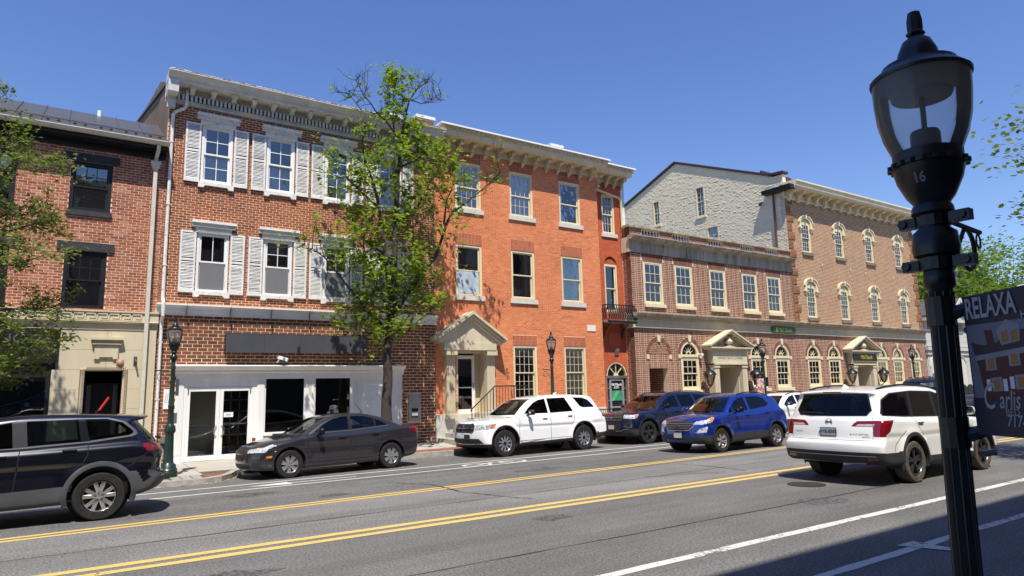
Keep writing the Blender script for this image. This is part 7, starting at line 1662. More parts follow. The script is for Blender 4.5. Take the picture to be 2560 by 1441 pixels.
# ---- dark blue suv, parked
NB = paint('dark_blue', (.008, .016, .060), .5, .25)
ex = dict(L=5.04, W=2.0, H=1.78, ax=(.93, 3.79), rt=.39, tw=.25, rim=.26, nsp=5, style='split', rimmat=RIMD, paint=NB, belt=1.14, tumble=17, bow_f=.24, bow_r=.16, bow_w=.17, ra=.47, arch_dz=.02, crease=.95, flare=.03, res=.036, arch=.05,
    low=[(.08, .28), (.0, .40), (-.0, .62), (.02, .95), (.12, 1.06), (.5, 1.12), (1.0, 1.16), (1.35, 1.18), (2.4, 1.17), (3.6, 1.2), (4.75, 1.24), (4.92, 1.18), (5.03, .95), (5.04, .55), (4.98, .4), (4.6, .33), (3.2, .28), (.5, .25)],
    gh=[(1.15, 1.1), (1.55, 1.40), (1.9, 1.62), (2.3, 1.73), (2.9, 1.775), (3.8, 1.76), (4.35, 1.70), (4.5, 1.64), (4.75, 1.35), (4.86, 1.15), (4.8, .9), (1.2, .9)],
    regions=[
     windshield(1.1, 2.25, .78, .60, 1.20, 1.63), rearglass(4.2, 5.0, .65, .6, 1.28, 1.6),
     ('side_window', CGM, 'S', [(1.62, 1.21), (1.85, 1.40), (2.1, 1.55), (2.35, 1.62), (2.52, 1.635), (2.60, 1.215)], {}),
     ('side_window', CGL, 'S', [(2.70, 1.215), (2.62, 1.64), (3.36, 1.65), (3.52, 1.24)], {}),
     ('side_window', CGL, 'S', [(3.62, 1.25), (3.48, 1.64), (4.1, 1.60), (4.36, 1.50), (4.55, 1.32)], {}),
     ('grille', PLAST, 'F', [(0, .78), (.48, .78), (.58, .90), (.58, 1.0), (0, 1.01)], dict(cond=F3(-.1, .45))),
     ('headlight', HEAD, 'F', [(.60, .90), (.60, 1.02), (1.02, 1.03), (1.02, .87)], dict(cond=lambda s, y, z, n: s < .5 and n.z < .8)),
     ('headlight', HEAD, 'S', [(.15, .90), (.15, 1.0), (.50, 1.03), (.38, .90)], {}),
     ('indicator', AMBER, 'S', [(.30, .92), (.30, 1.0), (.44, 1.02), (.37, .92)], dict(over=(7, 8))),
     ('lower_grille', PLAST, 'F', [(0, .48), (.48, .50), (.48, .74), (0, .74)], dict(cond=F3(-.1, .45))),
     ('fog_light', PLAST, 'F', [(.62, .60), (.90, .60), (.92, .76), (.62, .74)], {}),
     ('bumper_trim', PLAST, 'F', [(0, .2), (1.1, .2), (1.1, .54), (.6, .54), (.46, .47), (0, .47)], dict(cond=F3(-.1, .7))),
     ('bumper_trim', PLAST, 'S', [(.0, .2), (.0, .54), (.5, .54), (.5, .2)], {}),
     ('cladding', PLAST, 'S', [(1.35, .2), (1.35, .42), (3.4, .46), (3.4, .2)], {}),
     ('cladding', PLAST, 'S', [(4.2, .25), (4.2, .55), (5.1, .6), (5.1, .25)], {}),
     ('tail_light', TAIL, 'S', [(4.75, .95), (4.72, 1.2), (4.95, 1.2), (5.05, .95)], {}),
    ], seams=[[(1.5, 1.19), (1.48, .9), (1.44, .45)], [(2.64, 1.2), (2.64, .44)], [(3.58, 1.24), (3.55, 1.0), (3.3, .8)]],
    mirror=(1.72, 1.25), handles=[(2.4, 1.06), (3.35, 1.10)], seat=(2.4, 3.2), dash=1.45, rails=(2.2, 4.3, PLAST))
t, q = car('parked_suv', 'dark navy blue suv with grey alloy wheels parked behind the white suv', 18.55, 17.98, math.pi, ex)
for zz in (.84, .93): strip(t, 'grille_bar', STEEL, [(q['xfront'](y, zz)+.008, y, zz) for y in np.linspace(-.54, .54, 9)], .014)
for i in range(9): y = -.48+i*.12; strip(t, 'grille_stud', GREYM, [(q['xfront'](y, .80)+.004, y, .80), (q['xfront'](y, .99)+.004, y, .99)], .010)
def oval(t, x, y, z, a, b_, face, m1=STEEL, m2=None):
    m = MB(); m.v = [(x+face*.004, y+a*math.cos(i*math.pi/10), z+b_*math.sin(i*math.pi/10)) for i in range(20)]+[(x+face*.03, y+a*.95*math.cos(i*math.pi/10), z+b_*.95*math.sin(i*math.pi/10)) for i in range(20)]
    m.f = [tuple(range(20, 40))]+[(i, (i+1) % 20, (i+1) % 20+20, i+20) for i in range(20)]; o = m.obj('oval_emblem', m1, t)
    m = MB(); m.v = [(x+face*.032, y+a*.82*math.cos(i*math.pi/10), z+b_*.8*math.sin(i*math.pi/10)) for i in range(20)]; m.f = [tuple(range(20))]; m.obj('emblem_field', m2 or M('emblem_blue', (.02, .05, .2), .3), o)
    l = text_mb('Ford', b_*1.05, .002, (1.3, 1), 0, 'CENTER', .3); l.v = [(x+face*.034, y+face*vx, z+vz) for vx, vy, vz in l.v]; l.obj('lettering', STEEL, o)
oval(t, q['xfront'](0, .89), 0, .89, .11, .048, 1)
plate(t, q['xfront'](.1, .60)+.03, .1, .60, '', 1, (.6, .6, .58), tc=(.4, .05, .05))
for sd in (1, -1):
    b = MB(); b.lathe([(.0, .02), (.05, .015), (.055, 0)], (q['xfront'](.78, .66)+.0, sd*.78, .66), 12, 'x', cap=False); b.obj('fog_lamp', HEAD, t, smooth=True); strip(t, 'fog_trim', CHROME, [(q['xfront'](y, z)+.008, sd*y, z) for y, z in ((.62, .62), (.75, .60), (.90, .61), (.92, .72))], .010)
    strip(t, 'skid_trim', STEEL, [(q['xfront'](y, z)+.01, sd*y, z) for y, z in ((.3, .46), (.5, .47), (.62, .52), (.8, .53))], .012)

# ---- bright blue small suv, driving
BP = paint('bright_blue', (.006, .030, .26), .45, .22)
ec = dict(L=4.1, W=1.77, H=1.65, ax=(.83, 3.35), rt=.335, tw=.21, rim=.22, nsp=6, style='split', rimmat=RIMS, paint=BP, belt=1.06, tumble=16, bow_f=.26, bow_r=.14, bow_w=.18, ra=.405, arch_dz=.02, crease=.92, flare=.03, res=.032, arch=.022,
    low=[(.08, .26), (.0, .36), (-.0, .58), (.02, .82), (.12, .93), (.4, 1.02), (.8, 1.07), (1.15, 1.10), (2.2, 1.08), (3.0, 1.14), (3.8, 1.18), (3.98, 1.12), (4.08, .9), (4.1, .55), (4.04, .38), (3.8, .32), (2.8, .27), (.5, .23)],
    gh=[(.98, 1.03), (1.35, 1.31), (1.65, 1.51), (1.95, 1.60), (2.4, 1.64), (3.0, 1.62), (3.5, 1.55), (3.68, 1.50), (3.82, 1.3), (3.95, 1.1), (3.9, .9), (1.0, .9)],
    regions=[
     windshield(.92, 1.95, .68, .54, 1.10, 1.51), rearglass(3.4, 4.1, .55, .52, 1.2, 1.5),
     ('side_window', CGM, 'S', [(1.30, 1.09), (1.36, 1.17), (1.46, 1.25), (1.46, 1.095)], {}),
     ('side_window', CGM, 'S', [(1.50, 1.10), (1.50, 1.27), (1.68, 1.40), (1.9, 1.48), (2.12, 1.51), (2.18, 1.13)], {}),
     ('side_window', CGL, 'S', [(2.28, 1.135), (2.22, 1.515), (2.8, 1.51), (3.05, 1.45), (3.22, 1.27), (3.05, 1.21)], {}),
     ('grille', PLAST, 'F', [(0, .64), (.36, .64), (.50, .73), (.52, .78), (.44, .87), (0, .90)], dict(cond=F3(-.1, .45))),
     ('headlight', HEAD, 'F', [(.50, .83), (.55, .78), (1.0, .84), (1.0, .97), (.7, .93)], dict(cond=lambda s, y, z, n: s < .55 and n.z < .8)),
     ('headlight', HEAD, 'S', [(.15, .79), (.15, .93), (.56, 1.0), (.60, .97), (.48, .85)], {}),
     ('indicator', AMBER, 'S', [(.42, .85), (.40, .955), (.56, .985), (.58, .96), (.50, .87)], dict(over=(7, 8))),
     ('fog_light', HEAD, 'F', [(.56, .57), (.60, .56), (.84, .58), (.86, .74), (.70, .68)], dict(cond=lambda s, y, z, n: s < .6)),
     ('bumper_trim', PLAST, 'F', [(0, .2), (1.1, .2), (1.1, .50), (.74, .49), (.62, .32), (0, .32)], dict(cond=F3(-.1, .6))),
     ('lower_grille', PLAST, 'F', [(0, .37), (.5, .38), (.44, .50), (0, .50)], dict(cond=F3(-.1, .4))),
     ('cladding', PLAST, 'S', [(.0, .2), (.0, .48), (.6, .50), (.6, .2)], {}),
     ('cladding', PLAST, 'S', [(1.15, .2), (1.15, .44), (1.25, .47), (2.96, .52), (3.05, .2)], {}),
     ('cladding', PLAST, 'S', [(3.7, .25), (3.7, .50), (4.15, .58), (4.15, .25)], {}),
     ('tail_light', TAIL, 'S', [(3.80, .98), (3.76, 1.10), (3.82, 1.18), (4.02, 1.12), (4.1, .96), (3.95, .9)], {}),
    ], seams=[[(1.30, 1.09), (1.27, .9), (1.24, .5)], [(2.24, 1.12), (2.24, .85), (2.23, .52)], [(3.25, 1.2), (3.24, 1.0), (2.98, .75)]],
    mirror=(1.50, 1.14), handles=[(2.05, .98), (2.98, 1.02)], seat=(2.0, 2.8), dash=1.3, rails=(2.0, 3.4, PLAST))
t, q = car('driving_suv', 'bright blue small suv driving towards the left in the far lane', 16.78, 13.47, math.pi, ec)
for zz, yy in ((.70, .43), (.76, .49), (.82, .47)): strip(t, 'grille_bar', STEEL, [(q['xfront'](y, zz)+.006, y, zz) for y in np.linspace(-yy, yy, 9)], .010)
strip(t, 'grille_surround', CHROME, [(q['xfront'](y, z)+.006, y, z) for y, z in [(-.52, .78), (-.44, .875), (-.2, .895), (.2, .895), (.44, .875), (.52, .78), (.50, .73), (.36, .635), (0, .63), (-.36, .635), (-.50, .73), (-.52, .78)]], .012)
oval(t, q['xfront'](0, .76)+.008, 0, .76, .085, .036, 1)
plate(t, q['xfront'](.02, .50)+.03, .02, .50, '', 1, (.55, .54, .50), tc=(.1, .1, .12))
for sd in (1, -1): strip(t, 'wiper', BLACK, [(q['mid']-1.10, sd*.05+.3, 1.13), (q['mid']-1.13, sd*.05-.3, 1.135)], .008)
strip(t, 'sun_shade', M('pale_pillar_trim', (.6, .58, .42), .8), [(q['mid']-1.25, -.60, 1.18), (q['mid']-1.75, -.50, 1.48)], .03)

# ---- white suv half hidden behind it
wv = dict(ec); wv.update(L=4.45, W=1.84, H=1.60, ax=(.9, 3.56), rt=.35, ra=.43, paint=WP, low=[(.08, .26), (.0, .36), (-.0, .58), (.02, .82), (.15, .93), (.5, 1.0), (.9, 1.04), (1.3, 1.07), (2.2, 1.06), (3.0, 1.10), (4.1, 1.14), (4.3, 1.1), (4.42, .9), (4.45, .55), (4.36, .38), (4.1, .32), (2.8, .27), (.5, .23)],
    gh=[(1.12, 1.0), (1.5, 1.27), (1.85, 1.46), (2.2, 1.56), (2.7, 1.60), (3.3, 1.57), (3.9, 1.48), (4.1, 1.38), (4.28, 1.1), (4.2, .9), (1.1, .9)],
    regions=[windshield(1.05, 2.15, .70, .56, 1.07, 1.46), rearglass(3.7, 4.4, .55, .52, 1.15, 1.42),
     ('side_window', CGM, 'S', [(1.5, 1.08), (1.75, 1.26), (2.05, 1.42), (2.35, 1.48), (2.42, 1.10)], {}), ('side_window', CGM, 'S', [(2.52, 1.10), (2.45, 1.485), (3.1, 1.47), (3.3, 1.38), (3.38, 1.15)], {}), ('side_window', CGM, 'S', [(3.45, 1.16), (3.4, 1.40), (3.7, 1.33), (3.9, 1.2)], {}),
     ('cladding', PLAST, 'S', [(.0, .2), (.0, .48), (4.5, .52), (4.5, .2)], {}), ('headlight', HEAD, 'F', [(.55, .78), (.55, .9), (1, .95), (1, .8)], dict(cond=lambda s, y, z, n: s < .6)), ('grille', PLAST, 'F', [(0, .55), (.5, .6), (.5, .85), (0, .88)], dict(cond=F3(-.1, .4)))],
    seams=[[(1.42, 1.07), (1.4, .5)], [(2.47, 1.1), (2.47, .5)], [(3.4, 1.14), (3.36, .9), (3.2, .7)]], mirror=(1.62, 1.12), handles=[(2.25, .96), (3.2, 1.0)], seat=(2.3, 3.1), dash=1.4, rails=(2.0, 3.7, PLAST), arch=.04, rails_=None, res=.042)
car('parked_suv', 'white compact suv parked at the bank, mostly hidden behind the bright blue one', 25.85, 17.95, math.pi, wv)

# ---- white three row suv seen from behind, driving right
W2P = paint('pearl_white', (.76, .75, .71), 0, .3)
pi_ = dict(L=4.99, W=2.0, H=1.79, ax=(.93, 3.75), rt=.375, tw=.245, rim=.255, nsp=5, style='split', rimmat=RIMD, paint=W2P, tyre=RUBD, belt=1.12, tumble=15, bow_f=.24, bow_r=.16, bow_w=.16, ra=.455, arch_dz=.03, crease=1.0, flare=.03, res=.030, arch=.055,
    low=[(.08, .28), (.0, .40), (-.0, .62), (.02, .9), (.14, 1.02), (.5, 1.08), (1.0, 1.12), (1.35, 1.14), (2.4, 1.13), (3.6, 1.18), (4.6, 1.24), (4.80, 1.20), (4.86, 1.02), (4.90, .80), (4.985, .76), (4.99, .62), (4.94, .42), (4.75, .36), (3.2, .29), (.5, .25)],
    gh=[(1.15, 1.08), (1.55, 1.38), (1.9, 1.61), (2.3, 1.73), (2.9, 1.775), (3.8, 1.77), (4.35, 1.73), (4.62, 1.70), (4.66, 1.665), (4.60, 1.62), (4.74, 1.35), (4.82, 1.12), (4.8, .9), (1.2, .9)],
    regions=[
     windshield(1.1, 2.25, .78, .62, 1.18, 1.62),
     ('rear_spoiler_shadow', BLACK, 'R', [(0, 1.22), (.66, 1.23), (.74, 1.33), (.64, 1.63), (0, 1.645)], dict(cond=F3(4.3, 4.95))),  # black border left showing around the rear window
     ('rear_window', CGL, 'R', [(0, 1.235), (.64, 1.245), (.715, 1.335), (.62, 1.60), (0, 1.615)], dict(cond=F3(4.3, 4.95), over=(2,))),
     ('window_trim', BLACK, 'S', [(1.58, 1.16), (1.85, 1.38), (2.1, 1.56), (2.5, 1.64), (3.3, 1.665), (4.1, 1.635), (4.47, 1.52), (4.62, 1.28), (4.60, 1.235), (3.9, 1.19), (2.6, 1.15)], {}),
     ('side_window', CGM, 'S', [(1.70, 1.18), (1.9, 1.37), (2.15, 1.53), (2.5, 1.61), (2.58, 1.175)], dict(over=(4,))),
     ('side_window', CGL, 'S', [(2.68, 1.175), (2.60, 1.62), (3.36, 1.64), (3.52, 1.20)], dict(over=(4,))),
     ('side_window', CGL, 'S', [(3.60, 1.205), (3.46, 1.64), (4.08, 1.61), (4.43, 1.50), (4.57, 1.28), (4.55, 1.25), (3.9, 1.215)], dict(over=(4,))),
     ('tail_light', TAIL, 'S', [(4.38, 1.14), (4.30, 1.155), (4.95, 1.155), (4.98, .89), (4.72, .88), (4.55, .96)], {}),
     ('tail_light', TAIL, 'R', [(.42, 1.045), (.46, 1.10), (.52, 1.145), (1.05, 1.16), (1.05, .87), (.80, .87), (.78, 1.045)], dict(cond=F3(4.5, 5.1))),
     ('tail_light', TAILW, 'R', [(.50, 1.055), (.54, 1.09), (.80, 1.095), (.88, 1.05), (.88, .94), (.81, .92), (.79, 1.055)], dict(cond=F3(4.5, 5.1), over=(9,))),
     ('bumper_trim', PLAST, 'R', [(0, .2), (1.1, .2), (1.1, .60), (0, .60)], {}),
     ('bumper_trim', PLAST, 'S', [(4.25, .2), (4.25, .58), (5.1, .60), (5.1, .2)], {}),
     ('cladding', PLAST, 'S', [(1.35, .2), (1.35, .42), (3.35, .46), (3.35, .2)], {}),
     ('cladding', PLAST, 'S', [(.0, .2), (.0, .46), (.55, .46), (.55, .2)], {}),
     ('reflector', TAIL, 'R', [(.70, .46), (.70, .51), (.88, .51), (.86, .46)], dict(over=(11, 12))),
     ('plate_recess', W2P, 'R', [(0, .86), (.34, .86), (.44, 1.03), (0, 1.03)], dict(cond=F3(4.5, 5.1))),
     ('grille', PLAST, 'F', [(0, .7), (.6, .7), (.6, .98), (0, .98)], dict(cond=F3(-.1, .4))), ('headlight', HEAD, 'F', [(.62, .88), (.62, 1.0), (1, 1.02), (1, .88)], dict(cond=F3(-.1, .6))),
    ], seams=[[(1.5, 1.15), (1.48, .9), (1.44, .45)], [(2.62, 1.17), (2.62, .44)], [(3.60, 1.18), (3.54, 1.02), (3.33, .82)], [(4.0, .95), (4.4, .72), (4.45, .6)]],
    mirror=(1.75, 1.22), handles=[(2.45, 1.05), (3.42, 1.07)], handlemat=CHROME, seat=(2.4, 3.2), dash=1.45, rails=(2.1, 4.3, BLACK))
t, q = car('driving_suv', 'white suv seen from behind with dusty dark wheels, partly behind the foreground lamp post', 14.58, 7.32, 0, pi_)
xr = lambda y, z: q['xfront'](y, z, True)
plate(t, xr(0, .945)-.022, 0, .945, 'HYB-8383', -1, (.30, .34, .42), tc=(.02, .04, .14))
b = MB(); b.box(xr(0, .945)-.034, xr(0, .945)-.033, -.10, .10, .885, .90); b.obj('plate_footer', M('plate_yellow', (.5, .4, .08), .5), t)
eb = MB(); ex_ = xr(0, 1.11)-.012
for y_ in (-.035, .035): eb.box(ex_, ex_+.012, y_-.010, y_+.010, 1.085, 1.155)
eb.box(ex_, ex_+.012, -.03, .03, 1.112, 1.128); eb.obj('letter_emblem', CHROME, t); strip(t, 'emblem_ring', CHROME, [(ex_, .062*(abs(math.cos(a))**.5)*(1 if math.cos(a) > 0 else -1), 1.12+.055*(abs(math.sin(a))**.5)*(1 if math.sin(a) > 0 else -1)) for a in np.linspace(0, 2*math.pi, 17)], .006)
for txt, y_, z_, sz, sx in (('PILOT', .62, .93, .05, 1.25), ('BLACK EDITION', -.56, .905, .045, .95), ('AWD', -.68, .86, .045, 1.2)):
    l = text_mb(txt, sz, .003, (sx, 1)); l.v = [(xr(y_-vx, z_)-.005, y_-vx, z_+vz) for vx, vy, vz in l.v]; l.obj('lettering', GREYM, t)
strip(t, 'rear_wiper', BLACK, [(xr(.05, 1.27)-.02, .12, 1.27), (xr(.3, 1.27)-.02, .35, 1.285), (xr(.5, 1.28)-.02, .50, 1.285)], .012)
strip(t, 'bumper_chrome', STEEL, [(xr(y, .40)-.012, y, z) for y, z in ((.75, .47), (.62, .40), (-.62, .40), (-.75, .47))], .012)
strip(t, 'bumper_line', STEEL, [(xr(y, .53)-.004, y, .53) for y in np.linspace(-.85, .85, 9)], .006)
b = MB(); zf = q['ztop'](4.2, 0); xf = q['mid']-4.15; b.add([(xf-.10, -.03, zf-.01), (xf+.12, -.03, zf-.01), (xf+.12, .03, zf-.01), (xf-.10, .03, zf-.01), (xf-.06, 0, zf+.07), (xf-.02, 0, zf+.07)], [(0, 3, 2, 1), (0, 1, 5, 4), (2, 3, 4, 5), (1, 2, 5), (3, 0, 4)]); b.obj('shark_fin_aerial', W2P, t, smooth=True, angle=60)
for y_ in (-.62, .62): strip(t, 'tailgate_gap', SEAMM, [(xr(y_*k, z)-.002, y_*k, z) for z, k in ((1.2, 1.22), (1.1, 1.26), (.95, 1.28), (.82, 1.27))], .004)
strip(t, 'tailgate_gap', SEAMM, [(xr(y, .80)-.002, y, .80) for y in np.linspace(-.78, .78, 9)], .005)
strip(t, 'brake_light', TAIL, [(xr(y, 1.665)-.004, y, 1.665) for y in (-.18, 0, .18)], .012)

# ---- dark suv leaving the frame on the left
DB = paint('midnight', (.004, .005, .010), .3, .24)
ch = dict(L=4.62, W=1.86, H=1.68, ax=(.93, 3.63), rt=.365, tw=.235, rim=.24, nsp=5, style='why', rimmat=RIMS, paint=DB, belt=1.12, tumble=17, bow_f=.24, bow_r=.26, bow_w=.18, ra=.445, arch_dz=.03, crease=.98, flare=.03, res=.026, arch=.065, archmat=M('grey_cladding', (.055, .058, .064), .55, var=.1),
    low=[(.08, .28), (.0, .40), (-.0, .62), (.04, .9), (.2, 1.02), (.6, 1.08), (1.0, 1.12), (1.3, 1.14), (2.4, 1.13), (3.5, 1.17), (4.3, 1.20), (4.48, 1.14), (4.60, .98), (4.56, .84), (4.55, .70), (4.62, .62), (4.62, .5), (4.52, .40), (4.3, .33), (3.0, .27), (.5, .25)],
    gh=[(1.1, 1.08), (1.5, 1.36), (1.8, 1.53), (2.15, 1.63), (2.6, 1.675), (3.2, 1.67), (3.8, 1.64), (4.24, 1.61), (4.34, 1.585), (4.30, 1.555), (4.14, 1.53), (4.3, 1.36), (4.50, 1.14), (4.4, .9), (1.2, .9)],
    regions=[
     windshield(1.05, 2.1, .72, .58, 1.17, 1.53),
     ('window_trim', GREYM, 'S', [(1.50, 1.145), (1.75, 1.34), (2.0, 1.50), (2.5, 1.575), (3.1, 1.585), (3.7, 1.575), (3.95, 1.50), (4.10, 1.36), (4.12, 1.30), (4.05, 1.265), (3.5, 1.20), (2.6, 1.155)], {}),
     ('side_window', CGM, 'S', [(1.58, 1.16), (1.8, 1.34), (2.03, 1.48), (2.44, 1.555), (2.48, 1.17)], dict(over=(2,))),
     ('side_window', CGM, 'S', [(2.66, 1.185), (2.62, 1.562), (3.28, 1.565), (3.34, 1.215)], dict(over=(2,))),
     ('side_window', CGM, 'S', [(3.46, 1.225), (3.38, 1.565), (3.68, 1.558), (3.9, 1.49), (4.05, 1.36), (4.06, 1.32), (4.0, 1.285)], dict(over=(2,))),
     ('door_pillar', BLACK, 'S', [(2.46, 1.17), (2.44, 1.56), (2.63, 1.56), (2.67, 1.18)], dict(over=(2,))), ('door_pillar', DB, 'S', [(3.33, 1.21), (3.27, 1.57), (3.39, 1.57), (3.47, 1.22)], dict(over=(2,))),
     ('rear_window', CGM, 'R', [(0, 1.19), (.70, 1.20), (.60, 1.50), (0, 1.53)], dict(cond=F3(4.0, 4.6), over=tuple(range(20)))),
     ('rear_window', CGM, 'S', [(4.22, 1.21), (4.16, 1.52), (4.32, 1.52), (4.55, 1.2)], {}),
     ('tail_light', TAIL, 'S', [(4.32, 1.03), (4.30, 1.12), (4.38, 1.155), (4.66, 1.14), (4.66, 1.03)], {}), ('tail_light', TAIL, 'R', [(.42, 1.04), (.42, 1.13), (1.0, 1.15), (1.0, 1.02)], dict(cond=F3(4.2, 4.8))),
     ('cladding', M('grey_cladding', (.055, .058, .064), .55), 'S', [(1.3, .2), (1.32, .50), (3.2, .56), (3.2, .2)], {}),
     ('cladding', M('grey_cladding', (.055, .058, .064), .55), 'S', [(4.02, .2), (4.05, .52), (4.25, .54), (4.42, .66), (4.55, .74), (4.7, .74), (4.7, .2)], {}),
     ('bumper_trim', M('grey_cladding', (.055, .058, .064), .55), 'R', [(0, .2), (1, .2), (1, .73), (0, .60)], {}),
     ('reflector', TAIL, 'S', [(4.47, .58), (4.55, .66), (4.64, .66), (4.64, .58)], dict(over=(14, 13, 12, 15))),
     ('headlight', HEAD, 'F', [(.55, .9), (.55, 1.0), (1, 1.02), (1, .9)], dict(cond=F3(-.1, .6))), ('grille', PLAST, 'F', [(0, .7), (.5, .7), (.5, .92), (0, .92)], dict(cond=F3(-.1, .4))),
    ], seams=[[(1.45, 1.14), (1.42, .9), (1.38, .5)], [(2.57, 1.16), (2.55, .85), (2.52, .5)], [(3.44, 1.20), (3.44, 1.02), (3.36, .85)], [(4.30, 1.03), (4.14, .87), (4.02, .80)]],
    mirror=(1.65, 1.20), handles=[(2.32, 1.05), (3.20, 1.09)], seat=(2.3, 3.15), dash=1.4, rails=None)
t, q = car('driving_suv', 'black navy suv cut off by the left edge, driving left in the far lane', -.72, 13.50, math.pi, ch)
strip(t, 'rear_wiper', BLACK, [(q['mid']-4.45, .1, 1.22), (q['mid']-4.54, .1, 1.20)], .02)
strip(t, 'roof_aerial', DB, [(q['mid']-3.55, 0, 1.655), (q['mid']-3.62, 0, 1.70)], [.04, .015])
strip(t, 'wire_rope_flag', M('red_tip', (.6, .03, .02), .5), [(q['mid']-3.6, -.5, 1.68), (q['mid']-3.75, -.5, 1.93)], .02)

# ---- dark blue pickup with a door seal
KB = paint('navy', (.010, .015, .032), .2, .3)
pk = dict(L=5.8, W=2.03, H=2.06, ax=(.95, 4.45), rt=.40, tw=.26, rim=.22, nsp=6, style='five', rimmat=RIMS, paint=KB, belt=1.28, tumble=13, bow_f=.2, bow_r=.05, bow_w=.14, ra=.5, arch_dz=.04, crease=1.1, flare=.03, res=.045, cat='pickup truck',
    low=[(.05, .40), (.0, .5), (0, 1.05), (.1, 1.15), (1.0, 1.22), (1.4, 1.27), (3.2, 1.29), (5.7, 1.29), (5.8, 1.2), (5.8, .55), (5.7, .45), (3, .40), (.5, .38)],
    gh=[(1.25, 1.2), (1.6, 1.5), (1.95, 1.88), (2.2, 2.0), (2.7, 2.05), (3.0, 2.02), (3.12, 1.88), (3.22, 1.25), (3.2, 1.1), (1.3, 1.1)],
    extra=lambda b, s, ya, z: np.maximum(b, -np.maximum(np.maximum(3.32-s, s-5.68), np.maximum(.80-z, ya-.86))),
    regions=[windshield(1.2, 2.3, .78, .64, 1.30, 1.82), ('rear_window', CGC, 'R', [(0, 1.36), (.66, 1.37), (.60, 1.78), (0, 1.80)], dict(cond=F3(2.9, 3.3))),
     ('side_window', CGC, 'S', [(1.72, 1.31), (2.05, 1.70), (2.25, 1.80), (2.85, 1.82), (2.95, 1.33)], {}), ('headlight', HEAD, 'F', [(.6, .85), (.6, 1.05), (1, 1.05), (1, .85)], dict(cond=F3(-.1, .5))), ('grille', STEEL, 'F', [(0, .8), (.55, .8), (.55, 1.08), (0, 1.08)], dict(cond=F3(-.1, .4)))],
    seams=[[(1.6, 1.28), (1.6, .5)], [(3.02, 1.3), (3.0, .5)], [(3.28, 1.28), (3.28, .45)]], mirror=(1.78, 1.38, BLACK), handles=[(2.85, 1.14)], handlemat=STEEL, seat=(2.5, 2.6), dash=1.65)
t, q = car('pickup_truck', 'navy pickup truck with a round yellow seal on its door, beyond the foreground lamp post', 30.5, 13.75, math.pi, pk)
b = MB()
for i in range(5): y_ = -.5+i*.25; b.box(q['mid']-2.2-.02, q['mid']-2.2+.04, y_-.04, y_+.04, 2.0, 2.05)
b.obj('roof_marker_light', M('marker_red', (.35, .03, .01), .3), t)
for r_, c_, nm, o_ in ((.17, (.62, .55, .15), 'seal', .006), (.125, (.65, .65, .6), 'seal_ring', .008), (.09, (.05, .12, .3), 'seal_centre', .010), (.05, (.6, .5, .1), 'seal_crest', .012)):
    m = MB(); yy = q['yside'](2.3, .95)+o_; m.v = [(q['mid']-2.3+r_*math.cos(a*math.pi/10), yy, .98+r_*math.sin(a*math.pi/10)) for a in range(20)]; m.f = [tuple(range(20))]; m.obj(nm, M(nm, c_, .5), t)
TL = thing('hose_reel', 'dark hose drums and a tan sack in the bed of the navy pickup', 'cargo', (31.6, 13.2, 1.2))
for xx in (31.35, 31.95): b = MB(); b.lathe([(.0, -.25), (.30, -.25), (.30, -.2), (.2, -.18), (.2, .18), (.30, .2), (.30, .25), (0, .25)], (xx, 13.1, 1.35), 16, 'y', cap=False); b.obj('drum', LBLACK, TL)
b = MB(); b.lathe([(0, -.25), (.16, -.2), (.2, 0), (.15, .2), (0, .25)], (32.35, 12.95, 1.30), 10, 'z', cap=False); b.obj('sack', M('tan_sack', (.40, .27, .16), .9), TL, smooth=True)
# ============================================================ trees
BARK = M('bark', (.055, .042, .034), .9, var=.4, scale=14, bump=.8, bscale=30)
BARKL = M('grey_bark', (.12, .10, .085), .9, var=.4, scale=14, bump=.6, bscale=30)
def twig_grow(mb, tips, p, d, r, l, depth, rnd, up=.15, spread=.6):
    """short recursive twig; collects leaf sites"""
    pts = [p]; q = p.copy(); n = 4
    for i in range(n): d = (d+Vector((rnd.gauss(0, .16), rnd.gauss(0, .16), rnd.gauss(up*.3, .12)))).normalized(); q = q+d*l/n; pts.append(q.copy())
    mb.tube(pts, [r*(1-.7*i/n) for i in range(n+1)], 4 if r < .012 else 5, False)
    for k in pts[1:]: tips.append((k, d.copy(), depth))
    if depth > 0:
        for _ in range(rnd.choice((2, 3, 3, 4))):
            i = rnd.randint(1, n); nd = (d+Vector((rnd.gauss(0, spread), rnd.gauss(0, spread), rnd.gauss(up, spread*.7)))).normalized(); twig_grow(mb, tips, pts[i], nd, r*.55, l*rnd.uniform(.5, .8), depth-1, rnd, up, spread)
def leafy(tips, dens, size, rnd, droop=.5, maxn=60000):
    b = MB()
    for p, d, dep in tips:
        k = dens(p)
        n = int(k)+(1 if rnd.random() < k-int(k) else 0)
        for _ in range(n):
            c = p+Vector((rnd.gauss(0, .09), rnd.gauss(0, .09), rnd.gauss(-.02, .08))); s = size*rnd.uniform(.55, 1.25)
            a = rnd.uniform(0, 6.28); u = Vector((math.cos(a), math.sin(a), rnd.uniform(-droop-.4, .3))).normalized(); v = u.cross(Vector((rnd.gauss(0, .5), rnd.gauss(0, .5), 1))).normalized(); w_ = u.cross(v)
            b.add([c, c+u*s*.35+v*s*.30+w_*s*.06, c+u*s, c+u*s*.35-v*s*.30+w_*s*.06], [(0, 1, 2), (0, 2, 3)])
            if rnd.random() < .7:
                b.add([c, c+u*s*.2+v*s*.45, c+u*s*.55+v*s*.55, c+u*s*.35+v*s*.15], [(0, 1, 2, 3)]); b.add([c, c+u*s*.2-v*s*.45, c+u*s*.55-v*s*.55, c+u*s*.35-v*s*.15], [(0, 1, 2, 3)])
        if len(b.v) > maxn*6: break
    return b
